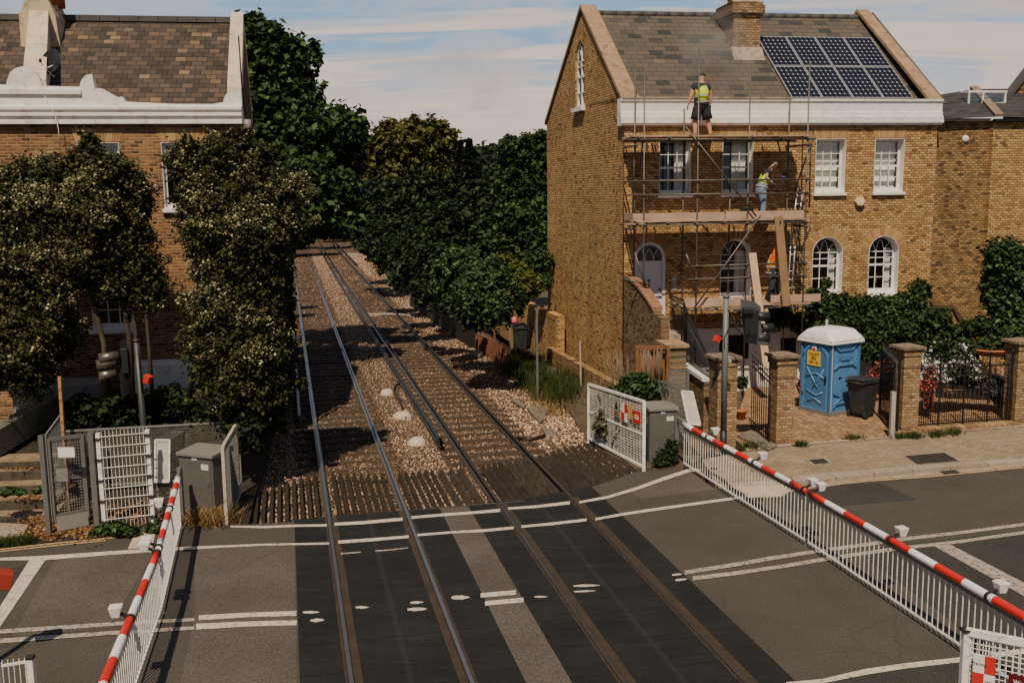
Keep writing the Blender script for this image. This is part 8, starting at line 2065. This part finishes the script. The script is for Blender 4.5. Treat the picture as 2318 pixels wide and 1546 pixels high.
# --- ivy hedge and bushes on the right bank
bank('glossy ivy-covered hedge mound along the right side of the ballast', [C(1040, 620, 34, 55, 55), C(1090, 660, 32, 60, 60), C(1060, 690, 31, 45, 45), C(1010, 650, 36, 30, 50), C(1110, 620, 33, 45, 45), C(1120, 700, 30.5, 35, 40), C(1030, 585, 36, 35, 25), C(1075, 720, 31, 35, 28)], 30000, .10, L_IVY, 'ivy_hedge', 'hedge', .75)
bank('yellow-green bush between the ivy hedge and the boundary wall', [C(1160, 625, 35, 45, 38), C(1190, 650, 34, 35, 35), C(1140, 600, 36, 30, 25)], 7000, .12, L_YEL, 'bush', 'bush', .65)
bank('mid green climber over the boundary wall near the gable', [C(1195, 600, 38, 40, 30), C(1225, 590, 38, 30, 25), C(1220, 640, 37, 28, 20), C(1150, 700, 31, 12, 40), C(1175, 680, 32, 14, 35)], 6500, .11, L_MID, 'climber', 'climber', .6)
bank('dark hedge bank lining the right side of the tracks in the middle distance', [C(880, 580, 52, 35, 45), C(920, 600, 46, 40, 50), C(960, 620, 42, 40, 60), C(990, 650, 38, 30, 55), C(860, 545, 60, 35, 40), C(940, 560, 50, 50, 50), C(1000, 590, 44, 45, 45), C(900, 640, 44, 18, 20), C(955, 660, 39, 22, 30)], 32000, .14, L_DARK, 'hedge', 'hedge', .75)
# grass tufts
def grass(label, cx, n, h, mat, spread, z=-.1, name='grass', lean=.35, kind='stuff'):
    n = int(n); pts = []
    V = np.zeros((n*4, 3))
    for i in range(n):
        c = cx[int(prng.integers(len(cx)))]; P = G(c[0]+prng.normal()*c[2], c[1]+prng.normal()*c[3], z)
        hh = h*prng.uniform(.4, 1.2); d = prng.normal(size=2)*lean*hh; a = prng.random()*6.28; w_ = prng.uniform(.006, .014); wx, wy = math.cos(a)*w_, math.sin(a)*w_
        V[i*4:i*4+4] = [(P.x-wx, P.y-wy, z-.03), (P.x+wx, P.y+wy, z-.03), (P.x+wx*.3+d[0], P.y+wy*.3+d[1], z+hh), (P.x-wx*.3+d[0], P.y-wy*.3+d[1], z+hh)]
    o = link_arr(name, V, np.arange(n*4).reshape(-1, 4), mat); return tagit(o, label, 'grass', kind=kind)
grass('tall green grass growing around the steel post on the right bank', [(1265, 895, 22, 14), (1240, 880, 18, 12), (1180, 835, 22, 14), (1205, 860, 18, 12), (1285, 880, 14, 14)], 7000, .42, L_GRASS, 1)
grass('dry straw coloured grass at the edge of the right bank', [(1170, 820, 25, 12), (1225, 900, 16, 8), (1255, 930, 25, 8)], 800, .24, L_STRAW, 1)
grass('dry golden grass at the foot of the left cabinet', [(470, 1180, 22, 7), (505, 1178, 16, 7), (455, 1186, 16, 6)], 1100, .26, L_STRAW, 1, z=0, lean=.7)
grass('short green weeds along the left pavement edge', [(30, 1228, 25, 4), (60, 1224, 15, 3), (8, 1232, 10, 4)], 1200, .10, L_GRASS, 1, z=.0, lean=.8)
grass('weeds along the far edges of the tracks', [(880, 610, 22, 16), (840, 570, 14, 10), (820, 550, 14, 8), (930, 650, 16, 12), (800, 540, 8, 5)], 2600, .5, L_GRASS, 1, z=-.15)
grass('straw tufts on the distant right bank', [(850, 600, 14, 8), (905, 640, 14, 10), (800, 545, 10, 5)], 1500, .4, L_STRAW, 1, z=-.15)
grass('small weeds in the joints before the gate pillars', [(2040, 990, 14, 2), (2070, 989, 8, 2), (1930, 994, 10, 1.5), (1812, 1009, 6, 1.5), (2120, 985, 10, 3), (2160, 981, 8, 3), (1700, 1012, 14, 4)], 1500, .13, L_GRASS, 1, z=.1, lean=.7)
# leaf litter
def litter(label, boxes, n, size, mat, z, name='leaf_litter'):
    P = []
    for i in range(n):
        b = boxes[int(prng.integers(len(boxes)))]; q = G(b[0]+prng.normal()*b[2], b[1]+prng.normal()*b[3], z); P.append((q.x, q.y, z+.012+prng.random()*.02))
    V, F = leaf_quads(np.array(P), size, 1.4, 1.6); return tagit(link_arr(name, V, F, mat), label, 'leaves', kind='stuff')
litter('fallen brown leaves around the foot of the railway gates', [(90, 1185, 28, 16), (220, 1180, 30, 20), (290, 1165, 40, 16), (80, 1210, 30, 7), (190, 1208, 25, 6), (120, 1160, 20, 20)], 3000, .05, L_DRY, .0)
litter('dead leaves lying on the lower stone steps', [(60, 1130, 30, 2), (80, 1127, 20, 2)], 200, .045, L_DRY, .255)
litter('dead leaves lying on the upper stone steps', [(60, 1062, 30, 2), (80, 1060, 20, 2)], 200, .045, L_DRY, .655)
# small weeds at gates and cabinets
bank('low green weeds in front of the white wire gate', [C(225, 1205, 17.9, 18, 14), C(270, 1195, 17.8, 20, 14), C(300, 1200, 17.8, 16, 10), C(345, 1195, 18.0, 14, 12), C(385, 1195, 18.2, 10, 14), C(240, 1195, 18, 14, 14)], 2600, .06, L_MID, 'weeds', 'weeds', 0)
bank('ivy trailing over the old stone steps', [C(15, 1112, 18.75, 24, 7), C(85, 1110, 18.75, 12, 6), C(45, 1114, 18.75, 14, 5)], 1100, .055, L_IVY, 'ivy', 'ivy', 0)
bank('small yellow-flowering weed at the foot of the right cabinet', [C(1505, 1035, 22.2, 20, 18), C(1490, 1045, 22.1, 14, 10), C(1520, 1015, 22.2, 16, 22)], 1500, .05, L_DARK, 'weed', 'weeds', 0, (200, .022, L_YEL, -.8))
bank('dark leafy bramble behind the white sign-bearing mesh fence', [C(1440, 870, 24.3, 35, 22), C(1465, 885, 24.0, 30, 24), C(1420, 890, 24.2, 26, 20), C(1490, 880, 24.2, 18, 18), C(1380, 900, 24, 22, 20)], 7000, .085, L_IVY, 'bramble', 'bush', .6)
bank('pale scrubby plants and dead stems behind the mesh fence', [C(1370, 960, 23.8, 30, 34), C(1420, 980, 23.3, 30, 34), C(1400, 930, 24, 34, 20), C(1350, 930, 24.6, 18, 30)], 3000, .06, leafmat('pale_scrub_leaf', (.16, .15, .08), (.34, .27, .18), .5, .15), 'scrub', 'scrub', 0)
m = MB()
for i in range(90):
    x, y = 1330+150*random.random(), 870+60*random.random(); p = AT(x, y+25, 24.6); q = AT(x+random.gauss(0, 16), y-25+random.gauss(0, 14), 24.8); mid = p.lerp(q, .5)+Vector((random.gauss(0, .08), 0, random.gauss(0, .08))); m.tube([p, mid, q], [.008, .006, .003], 4)
solo('dead_stems', m, M_CANE, 'tangle of bare dead stems above the bramble behind the mesh fence', 'stems')
# --- front garden of the yellow brick house
bank('dense dark climbing shrub spreading below the right arched windows', [C(1880, 690, 30, 45, 28), C(1940, 695, 30, 50, 30), C(2000, 700, 30, 50, 30), C(2060, 690, 30, 45, 35), C(1900, 740, 29.5, 60, 40), C(1980, 745, 29.5, 60, 40), C(2050, 745, 29.5, 60, 40), C(2110, 730, 29.5, 45, 35), C(2080, 655, 30.3, 26, 26), C(1850, 665, 30.2, 24, 14), C(1870, 640, 30.4, 14, 14), C(2100, 790, 29.2, 60, 30), C(1960, 790, 29, 40, 30), C(2010, 800, 29, 40, 40), C(2030, 850, 28.4, 22, 50), C(1760, 720, 30.6, 34, 26), C(1820, 730, 30.4, 30, 30), C(2160, 760, 29.6, 30, 24)], 42000, .078, L_GARD, 'garden_shrub', 'shrub', .68)
bank('large dark ivy bush against the neighbour house at the right edge', [C(2275, 590, 29, 50, 50), C(2310, 640, 29, 70, 70), C(2260, 660, 29, 40, 50), C(2290, 730, 28.5, 50, 60), C(2310, 770, 28, 50, 40)], 26000, .09, L_IVY, 'ivy_bush', 'bush', .72)
bank('leafy trailing plants over the garden wall left of the terracotta planter', [C(2180, 790, 28, 35, 25), C(2240, 780, 28, 30, 20), C(2300, 800, 27.5, 30, 25), C(2210, 740, 29, 40, 22)], 6500, .08, L_GARD, 'garden_plants', 'plants', .5)
bank('white hydrangea in full bloom behind the long iron railing', [C(2120, 800, 26.8, 34, 28), C(2170, 810, 26.8, 36, 26), C(2150, 840, 26.6, 42, 30), C(2100, 830, 26.8, 24, 30), C(2190, 840, 26.8, 26, 22)], 4500, .09, L_DARK, 'hydrangea', 'flowers', .6, (4200, .085, L_WHITEF, -.15))
bank('pink and red flowering plant beside the right driveway pillar', [C(2098, 880, 26.4, 16, 26), C(2108, 850, 26.4, 12, 20), C(2100, 910, 26.3, 10, 20)], 900, .06, L_GARD, 'flowering_plant', 'flowers', 0, (900, .05, L_PINKF, -.6))
bank('pink flowers peeping behind the folded iron gate', [C(1990, 835, 28, 12, 14), C(2012, 825, 28, 10, 12), C(1978, 850, 28, 10, 10)], 500, .05, L_GARD, 'flowering_plant', 'flowers', 0, (300, .05, L_PINKF, -.6))
bank('lavender-grey plants behind the right end of the iron railing', [C(2230, 870, 27, 40, 22), C(2270, 890, 26.8, 30, 26), C(2200, 860, 27.2, 26, 16)], 4500, .07, leafmat('lavender_leaf', (.06, .055, .06), (.14, .12, .13), .4, .15), 'lavender', 'plants', .4)
bank('small potted plant behind the narrow iron gate', [C(1678, 865, 26.5, 16, 14)], 700, .06, L_GARD, 'potted_plant', 'plant', 0)
bank('small clump of red and green leaves by the toilet', [C(1812, 870, 27.6, 8, 16)], 350, .05, L_GARD, 'flowering_plant', 'flowers', 0, (90, .05, L_PINKF, -.8))
m = MB(); p = AT(2240, 800, 28); m.lathe([(.001, -.02), (.50, -.02), (.62, .12), (.66, .13), (.66, .17), (.58, .17), (.55, .1), (.001, .1)], tuple(p), 20); solo('terracotta_planter', m, M_TERRA, 'wide orange terracotta planter behind the long iron railing', 'planter')
m = MB(); p = AT(1678, 895, 26.4); p.z = .09; m.lathe([(.10, 0), (.16, .22), (.18, .24), (.15, .22), (.001, .2)], tuple(p), 14); solo('plant_pot', m, M_TERRA, 'small terracotta pot on the paving behind the narrow iron gate', 'pot')
# faint grey smoke drifting past the chimney
def smoke():
    t = NT('smoke'); t.t.nodes.clear(); out_ = t.n('ShaderNodeOutputMaterial'); pv2 = t.n('ShaderNodeVolumePrincipled'); t.l(pv2.outputs[0], out_.inputs['Volume'])
    P = t.coord('Generated'); s_ = t.sep(P)
    e = t.math('SUBTRACT', 1.0, t.math('POWER', t.math('ABSOLUTE', t.math('SUBTRACT', t.math('MULTIPLY', s_[0], 2.0), 1.0)), 2.0))
    f = t.math('SUBTRACT', 1.0, t.math('POWER', t.math('ABSOLUTE', t.math('SUBTRACT', t.math('MULTIPLY', s_[2], 2.0), 1.0)), 2.0))
    n = t.ramp(t.noise(t.coord('Object'), .9, 4, .6, .8), [(.40, 0.0), (.72, 1.0)])
    t.l(t.math('MULTIPLY', t.math('MULTIPLY', e, f), t.math('MULTIPLY', n, .75)), pv2.inputs['Density']); pv2.inputs['Color'].default_value = (.75, .74, .74, 1); return t.mat
b = MB(); p = AT(1625, 130, 32.2); bm = bmesh.new(); bmesh.ops.create_icosphere(bm, subdivisions=3, radius=1)
b.add([(p.x+v.co.x*1.3+v.co.z*-.35, p.y+v.co.y*.7, p.z+v.co.z*1.9) for v in bm.verts], [[v.index for v in f.verts] for f in bm.faces]); bm.free()
solo('smoke', b, smoke(), 'faint grey smoke drifting over the slates beside the brick chimney', 'smoke')
